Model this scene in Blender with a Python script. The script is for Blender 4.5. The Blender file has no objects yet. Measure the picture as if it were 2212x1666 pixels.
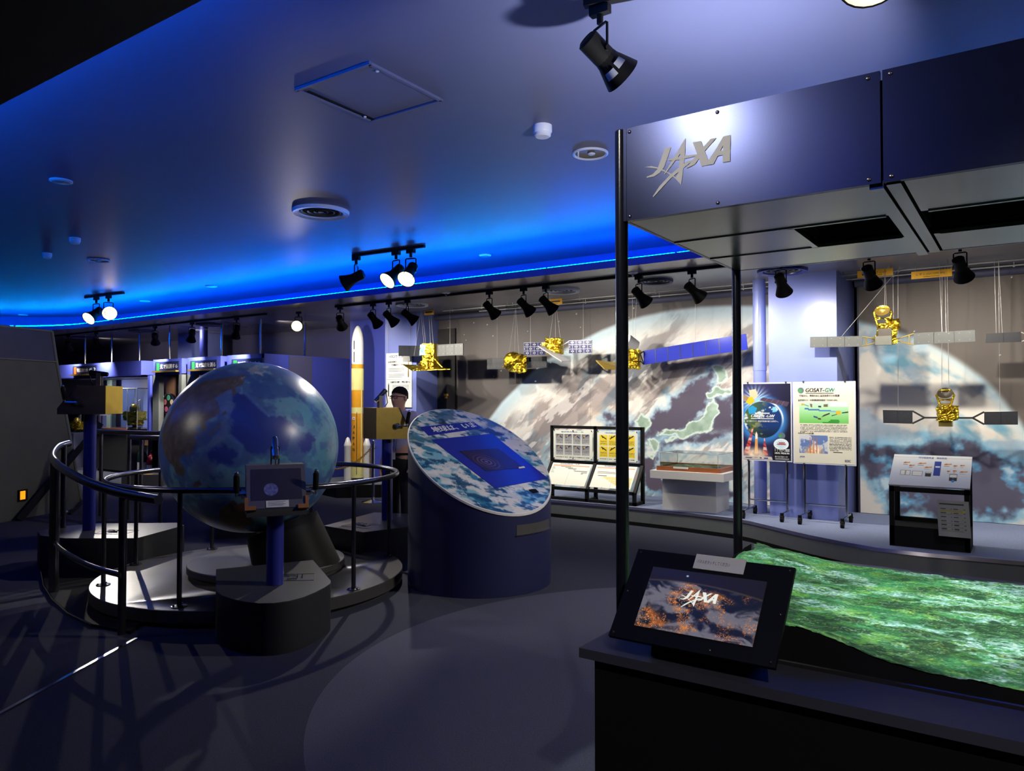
import bpy, bmesh, math, random
import numpy as np
from mathutils import Vector, Matrix

random.seed(7)
SC = bpy.context.scene
COL = SC.collection
PI = math.pi

# ------------------------------------------------------------------ camera
F, CX, CY, EYE = 1615.0, 1106.0, 833.0, 1.5
PITCH = math.atan(35.0 / F)
YAW = math.radians(34.6)
cd = bpy.data.cameras.new('camera')
cam = bpy.data.objects.new('camera', cd)
COL.objects.link(cam)
cam.location = (0, 0, EYE)
cam.rotation_euler = (PI / 2 + PITCH, 0, YAW)
cd.sensor_width = 36
cd.lens = 36 * F / 2212
cd.clip_start = 0.05
SC.camera = cam
_fw = Vector((-math.sin(YAW) * math.cos(PITCH), math.cos(YAW) * math.cos(PITCH), math.sin(PITCH)))
_rt = Vector((math.cos(YAW), math.sin(YAW), 0))
_up = _rt.cross(_fw)


def ray(px, py):
    return _fw + _rt * ((px - CX) / F) - _up * ((py - CY) / F)


def onZ(px, py, z):
    d = ray(px, py)
    return Vector((0, 0, EYE)) + d * ((z - EYE) / d.z)


def onY(px, py, y):
    d = ray(px, py)
    return Vector((0, 0, EYE)) + d * (y / d.y)


def onX(px, py, x):
    d = ray(px, py)
    return Vector((0, 0, EYE)) + d * (x / d.x)


def at(px, py, t):
    return Vector((0, 0, EYE)) + ray(px, py) * t


# ------------------------------------------------------------------ colour and materials
def lin(c):
    c = np.asarray(c, dtype=float) / 255.0
    return np.where(c <= 0.04045, c / 12.92, ((c + 0.055) / 1.055) ** 2.4)


def mat(name, c, rough=0.5, metal=0.0, var=0.06, scale=12.0, bump=0.0, bscale=60.0, spec=0.5, emit=None, es=0.0, coat=0.0):
    m = bpy.data.materials.new(name)
    m.use_nodes = True
    nt = m.node_tree
    b = nt.nodes['Principled BSDF']
    rgb = lin(c)
    tc = nt.nodes.new('ShaderNodeTexCoord')
    nz = nt.nodes.new('ShaderNodeTexNoise')
    nz.inputs['Scale'].default_value = scale
    nz.inputs['Detail'].default_value = 4
    nt.links.new(tc.outputs['Object'], nz.inputs['Vector'])
    rp = nt.nodes.new('ShaderNodeValToRGB')
    rp.color_ramp.elements[0].position = 0.3
    rp.color_ramp.elements[1].position = 0.7
    rp.color_ramp.elements[0].color = (*[float(v) * (1 - var) for v in rgb], 1)
    rp.color_ramp.elements[1].color = (*[min(1.0, float(v) * (1 + var)) for v in rgb], 1)
    nt.links.new(nz.outputs['Fac'], rp.inputs['Fac'])
    nt.links.new(rp.outputs['Color'], b.inputs['Base Color'])
    b.inputs['Roughness'].default_value = rough
    b.inputs['Metallic'].default_value = metal
    b.inputs['Specular IOR Level'].default_value = spec
    b.inputs['Coat Weight'].default_value = coat
    if bump:
        n2 = nt.nodes.new('ShaderNodeTexNoise')
        n2.inputs['Scale'].default_value = bscale
        n2.inputs['Detail'].default_value = 3
        nt.links.new(tc.outputs['Object'], n2.inputs['Vector'])
        bp = nt.nodes.new('ShaderNodeBump')
        bp.inputs['Strength'].default_value = bump
        bp.inputs['Distance'].default_value = 0.02
        nt.links.new(n2.outputs['Fac'], bp.inputs['Height'])
        nt.links.new(bp.outputs['Normal'], b.inputs['Normal'])
    if emit is not None:
        b.inputs['Emission Color'].default_value = (*[float(v) for v in lin(emit)], 1)
        b.inputs['Emission Strength'].default_value = es
    return m


def glass(name, c=(235, 240, 240), alpha=0.12, rough=0.03):
    """thin clear acrylic: mostly transparent with a glossy skin"""
    m = bpy.data.materials.new(name)
    m.use_nodes = True
    nt = m.node_tree
    nt.nodes.remove(nt.nodes['Principled BSDF'])
    out = nt.nodes['Material Output']
    tr = nt.nodes.new('ShaderNodeBsdfTransparent')
    tr.inputs['Color'].default_value = (*[float(v) for v in lin(c)], 1)
    gl = nt.nodes.new('ShaderNodeBsdfGlossy')
    gl.inputs['Roughness'].default_value = rough
    fr = nt.nodes.new('ShaderNodeFresnel')
    fr.inputs['IOR'].default_value = 1.35
    ad = nt.nodes.new('ShaderNodeMath')
    ad.operation = 'ADD'
    ad.inputs[1].default_value = alpha * 0.3
    mx = nt.nodes.new('ShaderNodeMixShader')
    nt.links.new(fr.outputs['Fac'], ad.inputs[0])
    nt.links.new(ad.outputs['Value'], mx.inputs['Fac'])
    nt.links.new(tr.outputs['BSDF'], mx.inputs[1])
    nt.links.new(gl.outputs['BSDF'], mx.inputs[2])
    nt.links.new(mx.outputs['Shader'], out.inputs['Surface'])
    return m


def picmat(name, rough=0.6, emit=0.0, grain=0.05, spec=0.3, gs=90.0, bump=0.0, coat=0.0):
    """printed picture: base colour from the mesh's own colour layer with a little grain"""
    m = bpy.data.materials.new(name)
    m.use_nodes = True
    nt = m.node_tree
    b = nt.nodes['Principled BSDF']
    at_ = nt.nodes.new('ShaderNodeAttribute')
    at_.attribute_name = 'Col'
    tc = nt.nodes.new('ShaderNodeTexCoord')
    nz = nt.nodes.new('ShaderNodeTexNoise')
    nz.inputs['Scale'].default_value = gs
    nt.links.new(tc.outputs['Object'], nz.inputs['Vector'])
    mr = nt.nodes.new('ShaderNodeMapRange')
    mr.inputs['To Min'].default_value = 1 - grain
    mr.inputs['To Max'].default_value = 1 + grain
    nt.links.new(nz.outputs['Fac'], mr.inputs['Value'])
    vm = nt.nodes.new('ShaderNodeVectorMath')
    vm.operation = 'SCALE'
    nt.links.new(at_.outputs['Color'], vm.inputs[0])
    nt.links.new(mr.outputs['Result'], vm.inputs['Scale'])
    b.inputs['Roughness'].default_value = rough
    b.inputs['Specular IOR Level'].default_value = spec
    b.inputs['Coat Weight'].default_value = coat
    if emit:
        b.inputs['Base Color'].default_value = (0.01, 0.01, 0.01, 1)
        nt.links.new(vm.outputs['Vector'], b.inputs['Emission Color'])
        b.inputs['Emission Strength'].default_value = emit
    else:
        nt.links.new(vm.outputs['Vector'], b.inputs['Base Color'])
    if bump:
        bp = nt.nodes.new('ShaderNodeBump')
        bp.inputs['Strength'].default_value = bump
        bp.inputs['Distance'].default_value = 0.02
        n2 = nt.nodes.new('ShaderNodeTexNoise')
        n2.inputs['Scale'].default_value = 5
        nt.links.new(tc.outputs['Object'], n2.inputs['Vector'])
        nt.links.new(n2.outputs['Fac'], bp.inputs['Height'])
        nt.links.new(bp.outputs['Normal'], b.inputs['Normal'])
    return m


# ------------------------------------------------------------------ objects
WM = {}


def tag(o, label=None, cat=None, group=None, kind=None):
    if label: o['label'] = label
    if cat: o['category'] = cat
    if group: o['group'] = group
    if kind: o['kind'] = kind
    return o


def thing(name, label, cat, loc=(0, 0, 0), rz=0.0, group=None):
    o = bpy.data.objects.new(name, None)
    COL.objects.link(o)
    o.empty_display_size = 0.05
    o.location = loc
    o.rotation_euler = (0, 0, rz)
    WM[o.name] = Matrix.Translation(Vector(loc)) @ Matrix.Rotation(rz, 4, 'Z')
    return tag(o, label, cat, group)


def dup(root, loc, rz=0.0, label=None, group=None):
    r = root.copy()
    COL.objects.link(r)
    r.location = loc
    r.rotation_euler = (0, 0, rz)
    if label: r['label'] = label
    if group: r['group'] = group
    for ch in list(root.children):
        c = ch.copy()
        COL.objects.link(c)
        c.parent = r
        for g in list(ch.children):
            d = g.copy()
            COL.objects.link(d)
            d.parent = c
    return r


class MB:
    def __init__(s):
        s.bm = bmesh.new()
        s.m = 0

    def _fin(s, n0, M=None, nv0=0):
        bm = s.bm
        bm.faces.ensure_lookup_table()
        for f in bm.faces[n0:]:
            f.material_index = s.m
        if M is not None:
            bm.verts.ensure_lookup_table()
            for v in bm.verts[nv0:]:
                v.co = M @ v.co
        return s

    def mesh(s, verts, faces, M=None):
        n0, nv0 = len(s.bm.faces), len(s.bm.verts)
        vs = [s.bm.verts.new(Vector(v)) for v in verts]
        for f in faces:
            try:
                s.bm.faces.new([vs[i] for i in f])
            except ValueError:
                pass
        return s._fin(n0, M, nv0)

    def box(s, c, size, rz=0.0, M=None):
        x, y, z = [v / 2 for v in size]
        R = Matrix.Translation(Vector(c)) @ Matrix.Rotation(rz, 4, 'Z')
        if M is not None: R = M @ R
        v = [(sx * x, sy * y, sz * z) for sz in (-1, 1) for sy in (-1, 1) for sx in (-1, 1)]
        f = [(0, 2, 3, 1), (4, 5, 7, 6), (0, 1, 5, 4), (2, 6, 7, 3), (0, 4, 6, 2), (1, 3, 7, 5)]
        return s.mesh(v, f, R)

    def hexa(s, b, t):
        """solid from four bottom corners and four top corners (same winding)"""
        n = len(b)
        v = list(b) + list(t)
        f = [tuple(reversed(range(n))), tuple(range(n, 2 * n))]
        f += [(i, (i + 1) % n, n + (i + 1) % n, n + i) for i in range(n)]
        return s.mesh(v, f)

    def slab(s, corners, th):
        """plate with given outline, thickened backwards along its normal"""
        c = [Vector(p) for p in corners]
        n = (c[1] - c[0]).cross(c[-1] - c[0]).normalized()
        return s.hexa([p - n * th for p in c], c)

    def prism(s, poly, z0, z1, M=None):
        n = len(poly)
        v = [(p[0], p[1], z0) for p in poly] + [(p[0], p[1], z1) for p in poly]
        f = [tuple(reversed(range(n))), tuple(range(n, 2 * n))]
        f += [(i, (i + 1) % n, n + (i + 1) % n, n + i) for i in range(n)]
        return s.mesh(v, f, M)

    def cyl(s, p0, p1, r0, r1=None, seg=14, cap=True):
        return s.tube([p0, p1], r0, seg, radii=[r0, r0 if r1 is None else r1], cap=cap)

    def tube(s, path, r, seg=8, closed=False, radii=None, cap=True):
        P = [Vector(p) for p in path]
        n = len(P)
        rings, verts, faces = [], [], []
        ref = None
        for i, p in enumerate(P):
            if closed:
                d = P[(i + 1) % n] - P[i - 1]
            else:
                d = P[min(i + 1, n - 1)] - P[max(i - 1, 0)]
            d.normalize()
            if ref is None:
                ref = Vector((0, 0, 1)) if abs(d.z) < 0.9 else Vector((1, 0, 0))
            a = (ref - d * ref.dot(d)).normalized()
            ref = a
            b = d.cross(a)
            rr = radii[i] if radii else r
            for k in range(seg):
                t = 2 * PI * k / seg
                verts.append(p + a * (math.cos(t) * rr) + b * (math.sin(t) * rr))
        m = n if closed else n - 1
        for i in range(m):
            j = (i + 1) % n
            for k in range(seg):
                l = (k + 1) % seg
                faces.append((i * seg + k, i * seg + l, j * seg + l, j * seg + k))
        if cap and not closed:
            faces.append(tuple(reversed(range(seg))))
            faces.append(tuple(range((n - 1) * seg, n * seg)))
        return s.mesh(verts, faces)

    def lathe(s, prof, c=(0, 0, 0), seg=32, M=None, caps=True):
        verts, faces = [], []
        n = len(prof)
        for (r, z) in prof:
            for k in range(seg):
                t = 2 * PI * k / seg
                verts.append((c[0] + r * math.cos(t), c[1] + r * math.sin(t), c[2] + z))
        for i in range(n - 1):
            for k in range(seg):
                l = (k + 1) % seg
                faces.append((i * seg + k, i * seg + l, (i + 1) * seg + l, (i + 1) * seg + k))
        if caps:
            faces.append(tuple(reversed(range(seg))))
            faces.append(tuple(range((n - 1) * seg, n * seg)))
        return s.mesh(verts, faces, M)

    def ball(s, c, r, seg=16, sc=(1, 1, 1), M=None):
        k = max(6, seg // 2)
        pr = [(max(1e-4, math.sin(PI * i / k)) * r, -math.cos(PI * i / k) * r) for i in range(k + 1)]
        R = Matrix.Translation(Vector(c)) @ Matrix.Diagonal((*sc, 1))
        return s.lathe(pr, seg=seg, M=R if M is None else M @ R)

    def foil(s, c, size, n=6, amp=0.006, rz=0.0, M=None):
        """box with a crumpled skin"""
        x, y, z = size
        R = Matrix.Translation(Vector(c)) @ Matrix.Rotation(rz, 4, 'Z')
        if M is not None: R = M @ R
        key, verts, faces = {}, [], []

        def vid(i, j, k):
            if (i, j, k) not in key:
                key[(i, j, k)] = len(verts)
                verts.append(((i / n - .5) * x + random.uniform(-amp, amp), (j / n - .5) * y + random.uniform(-amp, amp),
                              (k / n - .5) * z + random.uniform(-amp, amp)))
            return key[(i, j, k)]
        for a in range(n):
            for b in range(n):
                for e in (0, n):
                    q = [vid(e, a, b), vid(e, a + 1, b), vid(e, a + 1, b + 1), vid(e, a, b + 1)]
                    faces.append(q if e else q[::-1])
                    q = [vid(a, e, b), vid(a, e, b + 1), vid(a + 1, e, b + 1), vid(a + 1, e, b)]
                    faces.append(q if e else q[::-1])
                    q = [vid(a, b, e), vid(a + 1, b, e), vid(a + 1, b + 1, e), vid(a, b + 1, e)]
                    faces.append(q if e else q[::-1])
        return s.mesh(verts, faces, R)

    def build(s, name, mats, parent=None, smooth=True, bevel=0.0, world=True, ang=0.6):
        bm = s.bm
        if bevel:
            es = [e for e in bm.edges if len(e.link_faces) == 2 and e.calc_face_angle(0) > 0.5]
            bmesh.ops.bevel(bm, geom=es, offset=bevel, segments=2, affect='EDGES', profile=0.7, clamp_overlap=True)
        bmesh.ops.recalc_face_normals(bm, faces=bm.faces[:])
        if parent is not None and world:
            p = parent
            while p.parent is not None: p = p.parent
            if p.name in WM: bm.transform(WM[p.name].inverted())
        me = bpy.data.meshes.new(name)
        bm.to_mesh(me)
        bm.free()
        if not isinstance(mats, (list, tuple)): mats = [mats]
        for m in mats: me.materials.append(m)
        o = bpy.data.objects.new(name, me)
        COL.objects.link(o)
        if smooth and len(me.polygons):
            me.polygons.foreach_set('use_smooth', [True] * len(me.polygons))
            me.set_sharp_from_angle(angle=ang)
        if parent is not None: o.parent = parent
        return o


def rootlocal(parent):
    p = parent
    while p.parent is not None: p = p.parent
    return WM[p.name].inverted() if p.name in WM else Matrix.Identity(4)


# ------------------------------------------------------------------ printed pictures (colour layer on a fine grid)
def _h(i, j, s):
    v = np.sin(i * 127.1 + j * 311.7 + s * 74.7) * 43758.5453
    return v - np.floor(v)


def vnoise(x, y, s=0):
    i, j = np.floor(x), np.floor(y)
    u, v = x - i, y - j
    u, v = u * u * (3 - 2 * u), v * v * (3 - 2 * v)
    return (_h(i, j, s) * (1 - u) + _h(i + 1, j, s) * u) * (1 - v) + (_h(i, j + 1, s) * (1 - u) + _h(i + 1, j + 1, s) * u) * v


def fbm(x, y, o=5, s=0):
    t, a, n = 0, .5, 0
    for k in range(o):
        t = t + a * vnoise(x, y, s + k)
        n += a
        x, y, a = x * 2.03 + 3.1, y * 2.03 + 1.7, a * .5
    return t / n


def sd(X, Y, poly):
    """signed distance to a polygon, negative inside"""
    P = np.asarray(poly, dtype=float)
    d = np.full(X.shape, 1e18)
    w = np.zeros(X.shape, dtype=bool)
    n = len(P)
    for i in range(n):
        a, b = P[i], P[(i + 1) % n]
        ex, ey = b - a
        wx, wy = X - a[0], Y - a[1]
        t = np.clip((wx * ex + wy * ey) / (ex * ex + ey * ey + 1e-12), 0, 1)
        d = np.minimum(d, (wx - ex * t) ** 2 + (wy - ey * t) ** 2)
        c = ((a[1] <= Y) & (b[1] > Y)) | ((b[1] <= Y) & (a[1] > Y))
        if abs(ey) > 1e-12:
            w ^= c & (X < a[0] + (Y - a[1]) * ex / ey)
    d = np.sqrt(d)
    return np.where(w, -d, d)


def sm(e0, e1, x):
    t = np.clip((x - e0) / (e1 - e0), 0, 1)
    return t * t * (3 - 2 * t)


def mixc(A, c, k):
    return A + (np.asarray(c, dtype=float) - A) * k[..., None]


def setcol(me, rgb255):
    a = me.color_attributes.new('Col', 'FLOAT_COLOR', 'POINT')
    c = np.ones((len(me.vertices), 4), dtype=np.float32)
    c[:, :3] = lin(np.clip(rgb255, 0, 255)).reshape(-1, 3)
    a.data.foreach_set('color', c.ravel())


def picture(name, bl, br, tl, nx, ny, fn, m, parent=None, lift=0.0, hfn=None, trim=None):
    """a flat print: fn(U,V) gives its colours; U runs along bl-br, V along bl-tl"""
    bl, br, tl = Vector(bl), Vector(br), Vector(tl)
    n = (br - bl).cross(tl - bl).normalized()
    U, V = np.meshgrid(np.linspace(0, 1, nx + 1), np.linspace(0, 1, ny + 1))
    co = np.array(bl)[None, None] + U[..., None] * np.array(br - bl) + V[..., None] * np.array(tl - bl) + np.array(n) * lift
    if hfn is not None:
        co = co + hfn(U, V)[..., None] * np.array(n)
    verts = co.reshape(-1, 3)
    if parent is not None:
        R = np.array(rootlocal(parent))
        verts = verts @ R[:3, :3].T + R[:3, 3]
    idx = np.arange((nx + 1) * (ny + 1)).reshape(ny + 1, nx + 1)
    q = np.stack([idx[:-1, :-1], idx[:-1, 1:], idx[1:, 1:], idx[1:, :-1]], -1).reshape(-1, 4)
    if trim is not None:
        k = trim((U[:-1, :-1] + U[1:, 1:]) / 2, (V[:-1, :-1] + V[1:, 1:]) / 2).reshape(-1)
        q = q[k]
    me = bpy.data.meshes.new(name)
    me.vertices.add(len(verts))
    me.vertices.foreach_set('co', verts.astype(np.float32).ravel())
    me.loops.add(q.size)
    me.loops.foreach_set('vertex_index', q.astype(np.int32).ravel())
    me.polygons.add(len(q))
    me.polygons.foreach_set('loop_start', np.arange(0, q.size, 4, dtype=np.int32))
    me.update(calc_edges=True)
    setcol(me, fn(U, V))
    me.materials.append(m)
    if hfn is not None: me.polygons.foreach_set('use_smooth', [True] * len(me.polygons))
    o = bpy.data.objects.new(name, me)
    COL.objects.link(o)
    if parent is not None: o.parent = parent
    return o


_tcache = {}


def textmesh(s):
    if s not in _tcache:
        c = bpy.data.curves.new('lettering', 'FONT')
        c.body = s
        c.resolution_u = 3
        o = bpy.data.objects.new('lettering', c)
        COL.objects.link(o)
        dg = bpy.context.evaluated_depsgraph_get()
        me = bpy.data.meshes.new_from_object(o.evaluated_get(dg))
        bpy.data.objects.remove(o)
        bpy.data.curves.remove(c)
        _tcache[s] = me
    return _tcache[s]


class Sheet:
    """lettering and flat shapes on a board; u, v in metres from the board's lower left corner"""
    def __init__(s, bl, br, tl, lift=0.002):
        bl, br, tl = Vector(bl), Vector(br), Vector(tl)
        s.w, s.h = (br - bl).length, (tl - bl).length
        x = (br - bl).normalized()
        n = x.cross(tl - bl).normalized()
        y = n.cross(x)
        s.M = Matrix.Translation(bl + n * lift) @ Matrix((x, y, n)).transposed().to_4x4()
        s.mb = MB()

    def text(s, t, u, v, h, w=None, bold=0.0, slant=0.0, m=0):
        me = textmesh(t).copy()
        xs = [p.co.x for p in me.vertices]
        ys = [p.co.y for p in me.vertices]
        if not xs: return s
        k = h / max(1e-6, max(ys) - min(ys))
        kx = k if w is None else w / (max(xs) - min(xs))
        T = Matrix.Translation((u, v, 0)) @ Matrix(((kx, slant * k, 0, -min(xs) * kx), (0, k, 0, -min(ys) * k), (0, 0, 1, 0), (0, 0, 0, 1)))
        me.transform(s.M @ T)
        n0 = len(s.mb.bm.faces)
        s.mb.bm.from_mesh(me)
        if bold:
            for dx in (-bold, bold):
                m2 = textmesh(t).copy()
                m2.transform(s.M @ Matrix.Translation((dx, 0, 0.0001)) @ T)
                s.mb.bm.from_mesh(m2)
                bpy.data.meshes.remove(m2)
        s.mb.bm.faces.ensure_lookup_table()
        for f in s.mb.bm.faces[n0:]: f.material_index = m
        bpy.data.meshes.remove(me)
        return s

    def poly(s, pts, m=0, z=0.0):
        s.mb.m = m
        s.mb.mesh([(p[0], p[1], z) for p in pts], [tuple(range(len(pts)))], s.M)
        return s

    def rect(s, u0, v0, u1, v1, m=0, z=0.0):
        return s.poly([(u0, v0), (u1, v0), (u1, v1), (u0, v1)], m, z)

    def build(s, name, mats, parent):
        return s.mb.build(name, mats, parent, smooth=False)


def lamp(name, loc, target, power, color=(1, .93, .82), angle=50, blend=.4, size=.025, parent=None):
    l = bpy.data.lights.new(name, 'SPOT')
    l.energy = power
    l.color = color
    l.spot_size = math.radians(angle)
    l.spot_blend = blend
    l.shadow_soft_size = size
    o = bpy.data.objects.new(name, l)
    COL.objects.link(o)
    d = Vector(target) - Vector(loc)
    R = d.to_track_quat('-Z', 'Y').to_matrix().to_4x4()
    W = Matrix.Translation(Vector(loc)) @ R
    if parent is not None:
        o.parent = parent
        W = rootlocal(parent) @ W
    o.matrix_basis = W
    return o


def arc(c, r, a0, a1, n, z=0.0):
    return [Vector((c[0] + r * math.cos(math.radians(a0 + (a1 - a0) * i / n)), c[1] + r * math.sin(math.radians(a0 + (a1 - a0) * i / n)), z)) for i in range(n + 1)]

# ------------------------------------------------------------------ materials
K = {}
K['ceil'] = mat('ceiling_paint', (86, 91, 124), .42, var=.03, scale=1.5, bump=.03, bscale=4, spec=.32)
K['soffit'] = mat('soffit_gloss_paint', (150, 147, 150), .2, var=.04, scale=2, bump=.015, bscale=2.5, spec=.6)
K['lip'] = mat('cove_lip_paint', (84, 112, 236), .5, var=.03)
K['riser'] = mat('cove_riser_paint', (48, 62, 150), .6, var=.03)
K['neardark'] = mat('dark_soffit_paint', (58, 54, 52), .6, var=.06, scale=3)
K['wall'] = mat('wall_dark_paint', (62, 62, 82), .5, var=.05, scale=2)
K['wallnight'] = mat('wall_navy_paint', (88, 86, 118), .45, var=.05, scale=2)
K['blue'] = mat('blue_panel_paint', (74, 84, 182), .4, var=.04, scale=3, bump=.02, bscale=30)
K['paleblue'] = mat('pale_blue_gloss', (122, 134, 200), .34, var=.05, scale=2.5, bump=.10, bscale=9, spec=.6)
K['post'] = mat('blue_post_paint', (46, 52, 140), .32, var=.05, spec=.5)
K['kiosk'] = mat('navy_kiosk_laminate', (33, 37, 76), .5, var=.04, scale=3)
K['black'] = mat('black_paint', (20, 20, 20), .55, var=.1, spec=.15)
K['blackmatte'] = mat('black_matte', (18, 18, 20), .8, var=.1, spec=.2)
K['blackgloss'] = mat('black_gloss_laminate', (30, 32, 40), .22, var=.05, scale=3, spec=.6)
K['counter'] = mat('counter_black_laminate', (64, 65, 74), .45, var=.06, scale=4, spec=.22)
K['fascia'] = mat('canopy_navy_metal', (60, 66, 94), .27, metal=1.0, var=.03, scale=3)
K['underside'] = mat('canopy_grey_metal', (176, 172, 164), .24, metal=.85, var=.03, scale=3)
K['logo'] = mat('logo_pale_vinyl', (206, 206, 200), .5, var=.02)
K['chrome'] = mat('chrome_steel', (205, 205, 205), .14, metal=1.0, var=.02)
K['steel'] = mat('brushed_dark_steel', (120, 116, 120), .3, metal=.9, var=.05)
K['rail'] = mat('dark_tube_rail', (92, 92, 100), .22, metal=.9, var=.05)
K['white'] = mat('white_paint', (226, 224, 216), .5, var=.02)
K['plastic'] = mat('white_plastic', (214, 216, 226), .4, var=.02)
K['deck'] = mat('dark_deck_sheet', (70, 69, 68), .3, var=.12, scale=3, bump=.03, bscale=20, spec=.5)
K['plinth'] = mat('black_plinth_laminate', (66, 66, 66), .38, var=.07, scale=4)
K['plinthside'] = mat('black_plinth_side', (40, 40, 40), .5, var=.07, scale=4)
K['gold'] = mat('gold_foil', (244, 206, 58), .22, metal=1.0, var=.15, scale=14, bump=.9, bscale=38)
K['brass'] = mat('satin_brass', (176, 150, 74), .35, metal=.7, var=.06)
K['yellow'] = mat('yellow_paint', (214, 178, 40), .45, var=.08, scale=9)
K['brown'] = mat('dark_brown_leatherette', (52, 44, 34), .55, var=.15)
K['orange'] = mat('orange_paint', (226, 158, 22), .6, var=.05)
K['paleyellow'] = mat('cream_yellow_paint', (238, 230, 150), .5, var=.03)
K['rocketwhite'] = mat('rocket_white_gloss', (232, 232, 226), .25, var=.02)
K['panelblack'] = mat('solar_panel_dark', (24, 26, 33), .55, var=.1, scale=20)
K['panelgrey'] = mat('solar_panel_grey', (74, 76, 74), .55, metal=.0, var=.05, scale=20)
K['cellblue'] = mat('solar_cell_blue', (24, 26, 72), .3, var=.1)
K['royal'] = mat('solar_panel_royal_blue', (30, 44, 165), .2, var=.05, spec=.6)
K['silver'] = mat('silver_sheet', (168, 168, 170), .35, metal=.5, var=.05)
K['wire'] = mat('steel_wire', (190, 188, 182), .4, metal=.4, var=.02)
K['clear'] = glass('clear_acrylic')
K['pane'] = glass('case_glass', (225, 235, 238), .2, .02)
K['wood'] = mat('reddish_wood', (150, 84, 46), .4, var=.2, scale=6)
K['greyp'] = mat('grey_panel', (110, 114, 112), .55, var=.04)
K['olive'] = mat('olive_partition_paint', (84, 84, 76), .6, var=.08, scale=4)
K['slate'] = mat('slate_blue_partition_paint', (66, 68, 92), .6, var=.06, scale=4)
K['paper'] = mat('white_paper', (226, 226, 220), .6, var=.02)
K['ink'] = mat('black_ink', (34, 34, 40), .7, var=.05)
K['inkblue'] = mat('blue_ink', (52, 72, 150), .7, var=.05)
K['inkwhite'] = mat('white_ink', (236, 236, 236), .6, var=.02)
K['inkred'] = mat('red_ink', (196, 52, 50), .7, var=.05)
K['inkteal'] = mat('teal_ink', (40, 150, 130), .7, var=.05)
K['signyellow'] = mat('yellow_sign_acrylic', (236, 176, 30), .35, var=.03)
K['navysign'] = mat('navy_sign_board', (30, 36, 74), .35, var=.04)
K['green'] = mat('green_icon_print', (26, 104, 58), .5, var=.25, scale=30)
K['orangeicon'] = mat('orange_icon_print', (190, 84, 30), .5, var=.2, scale=30)
K['skin'] = mat('skin', (206, 158, 136), .5, var=.05, scale=20)
K['hair'] = mat('black_hair', (22, 19, 19), .8, var=.2, scale=80, spec=.15)
K['shirt'] = mat('pale_lavender_shirt', (176, 172, 204), .8, var=.05, bump=.1, bscale=18)
K['trousers'] = mat('black_trousers', (20, 20, 24), .85, var=.1)
K['lens'] = mat('dark_lens', (18, 19, 24), .25, var=.05, spec=.25)
K['red'] = mat('red_enamel', (150, 28, 34), .3, var=.05)
K['bottlegreen'] = mat('dark_green_enamel', (16, 52, 40), .25, var=.05)
K['goldchain'] = mat('gold_plastic_chain', (214, 170, 70), .35, metal=.3, var=.1)
K['bulb'] = mat('lamp_glow_warm', (255, 240, 200), .4, emit=(255, 236, 190), es=6)
K['bulbhot'] = mat('lamp_glow_bright', (255, 240, 200), .4, emit=(255, 232, 170), es=14)
K['reflector'] = mat('lamp_inner_white', (235, 232, 215), .5, emit=(255, 238, 200), es=.8)
K['exit'] = mat('amber_floor_light', (255, 170, 40), .4, emit=(255, 160, 20), es=1.1)
K['tube'] = mat('blue_cove_tube_glow', (60, 120, 255), .4, emit=(0, 112, 255), es=150)
K['tubecyan'] = mat('cyan_cove_tube_glow', (60, 220, 255), .4, emit=(0, 140, 255), es=110)


def carpet(name, c, inlay=None):
    m = mat(name, c, .95, var=.22, scale=140, spec=.12, bump=.15, bscale=400)
    if inlay:
        nt = m.node_tree
        b = nt.nodes['Principled BSDF']
        old = b.inputs['Base Color'].links[0].from_socket
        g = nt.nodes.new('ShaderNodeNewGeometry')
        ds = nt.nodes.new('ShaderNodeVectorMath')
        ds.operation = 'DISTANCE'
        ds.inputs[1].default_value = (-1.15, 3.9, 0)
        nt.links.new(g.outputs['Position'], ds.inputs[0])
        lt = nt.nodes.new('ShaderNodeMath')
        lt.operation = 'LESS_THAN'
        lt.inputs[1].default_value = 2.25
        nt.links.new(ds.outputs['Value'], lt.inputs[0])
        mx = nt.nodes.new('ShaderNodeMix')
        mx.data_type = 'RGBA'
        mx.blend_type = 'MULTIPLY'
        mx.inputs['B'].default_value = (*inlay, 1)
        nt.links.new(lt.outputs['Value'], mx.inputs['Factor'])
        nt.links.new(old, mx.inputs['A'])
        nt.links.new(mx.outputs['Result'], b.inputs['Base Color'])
    return m


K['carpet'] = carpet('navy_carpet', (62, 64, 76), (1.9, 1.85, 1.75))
K['stagecarpet'] = carpet('stage_blue_grey_carpet', (128, 138, 166))

# ------------------------------------------------------------------ setting
S = 2.92          # underside of the lower ceiling
TOPZ = 3.3        # upper ceiling
XL, XR, YN, YF = -22.0, 5.0, -4.0, 11.0


def struct(name, mb, m, parent=None, **k):
    o = mb.build(name, m, parent, **k)
    if parent is None: o['kind'] = 'structure'
    return o


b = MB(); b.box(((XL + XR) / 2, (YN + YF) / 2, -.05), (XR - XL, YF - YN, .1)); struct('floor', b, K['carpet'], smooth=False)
b = MB(); b.box(((XL + XR) / 2, (YN + YF) / 2, TOPZ + .05), (XR - XL, YF - YN, .1)); struct('ceiling', b, K['ceil'], smooth=False)

IN_C, IN_R = (-15.0, 4.315), 2.785


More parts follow.
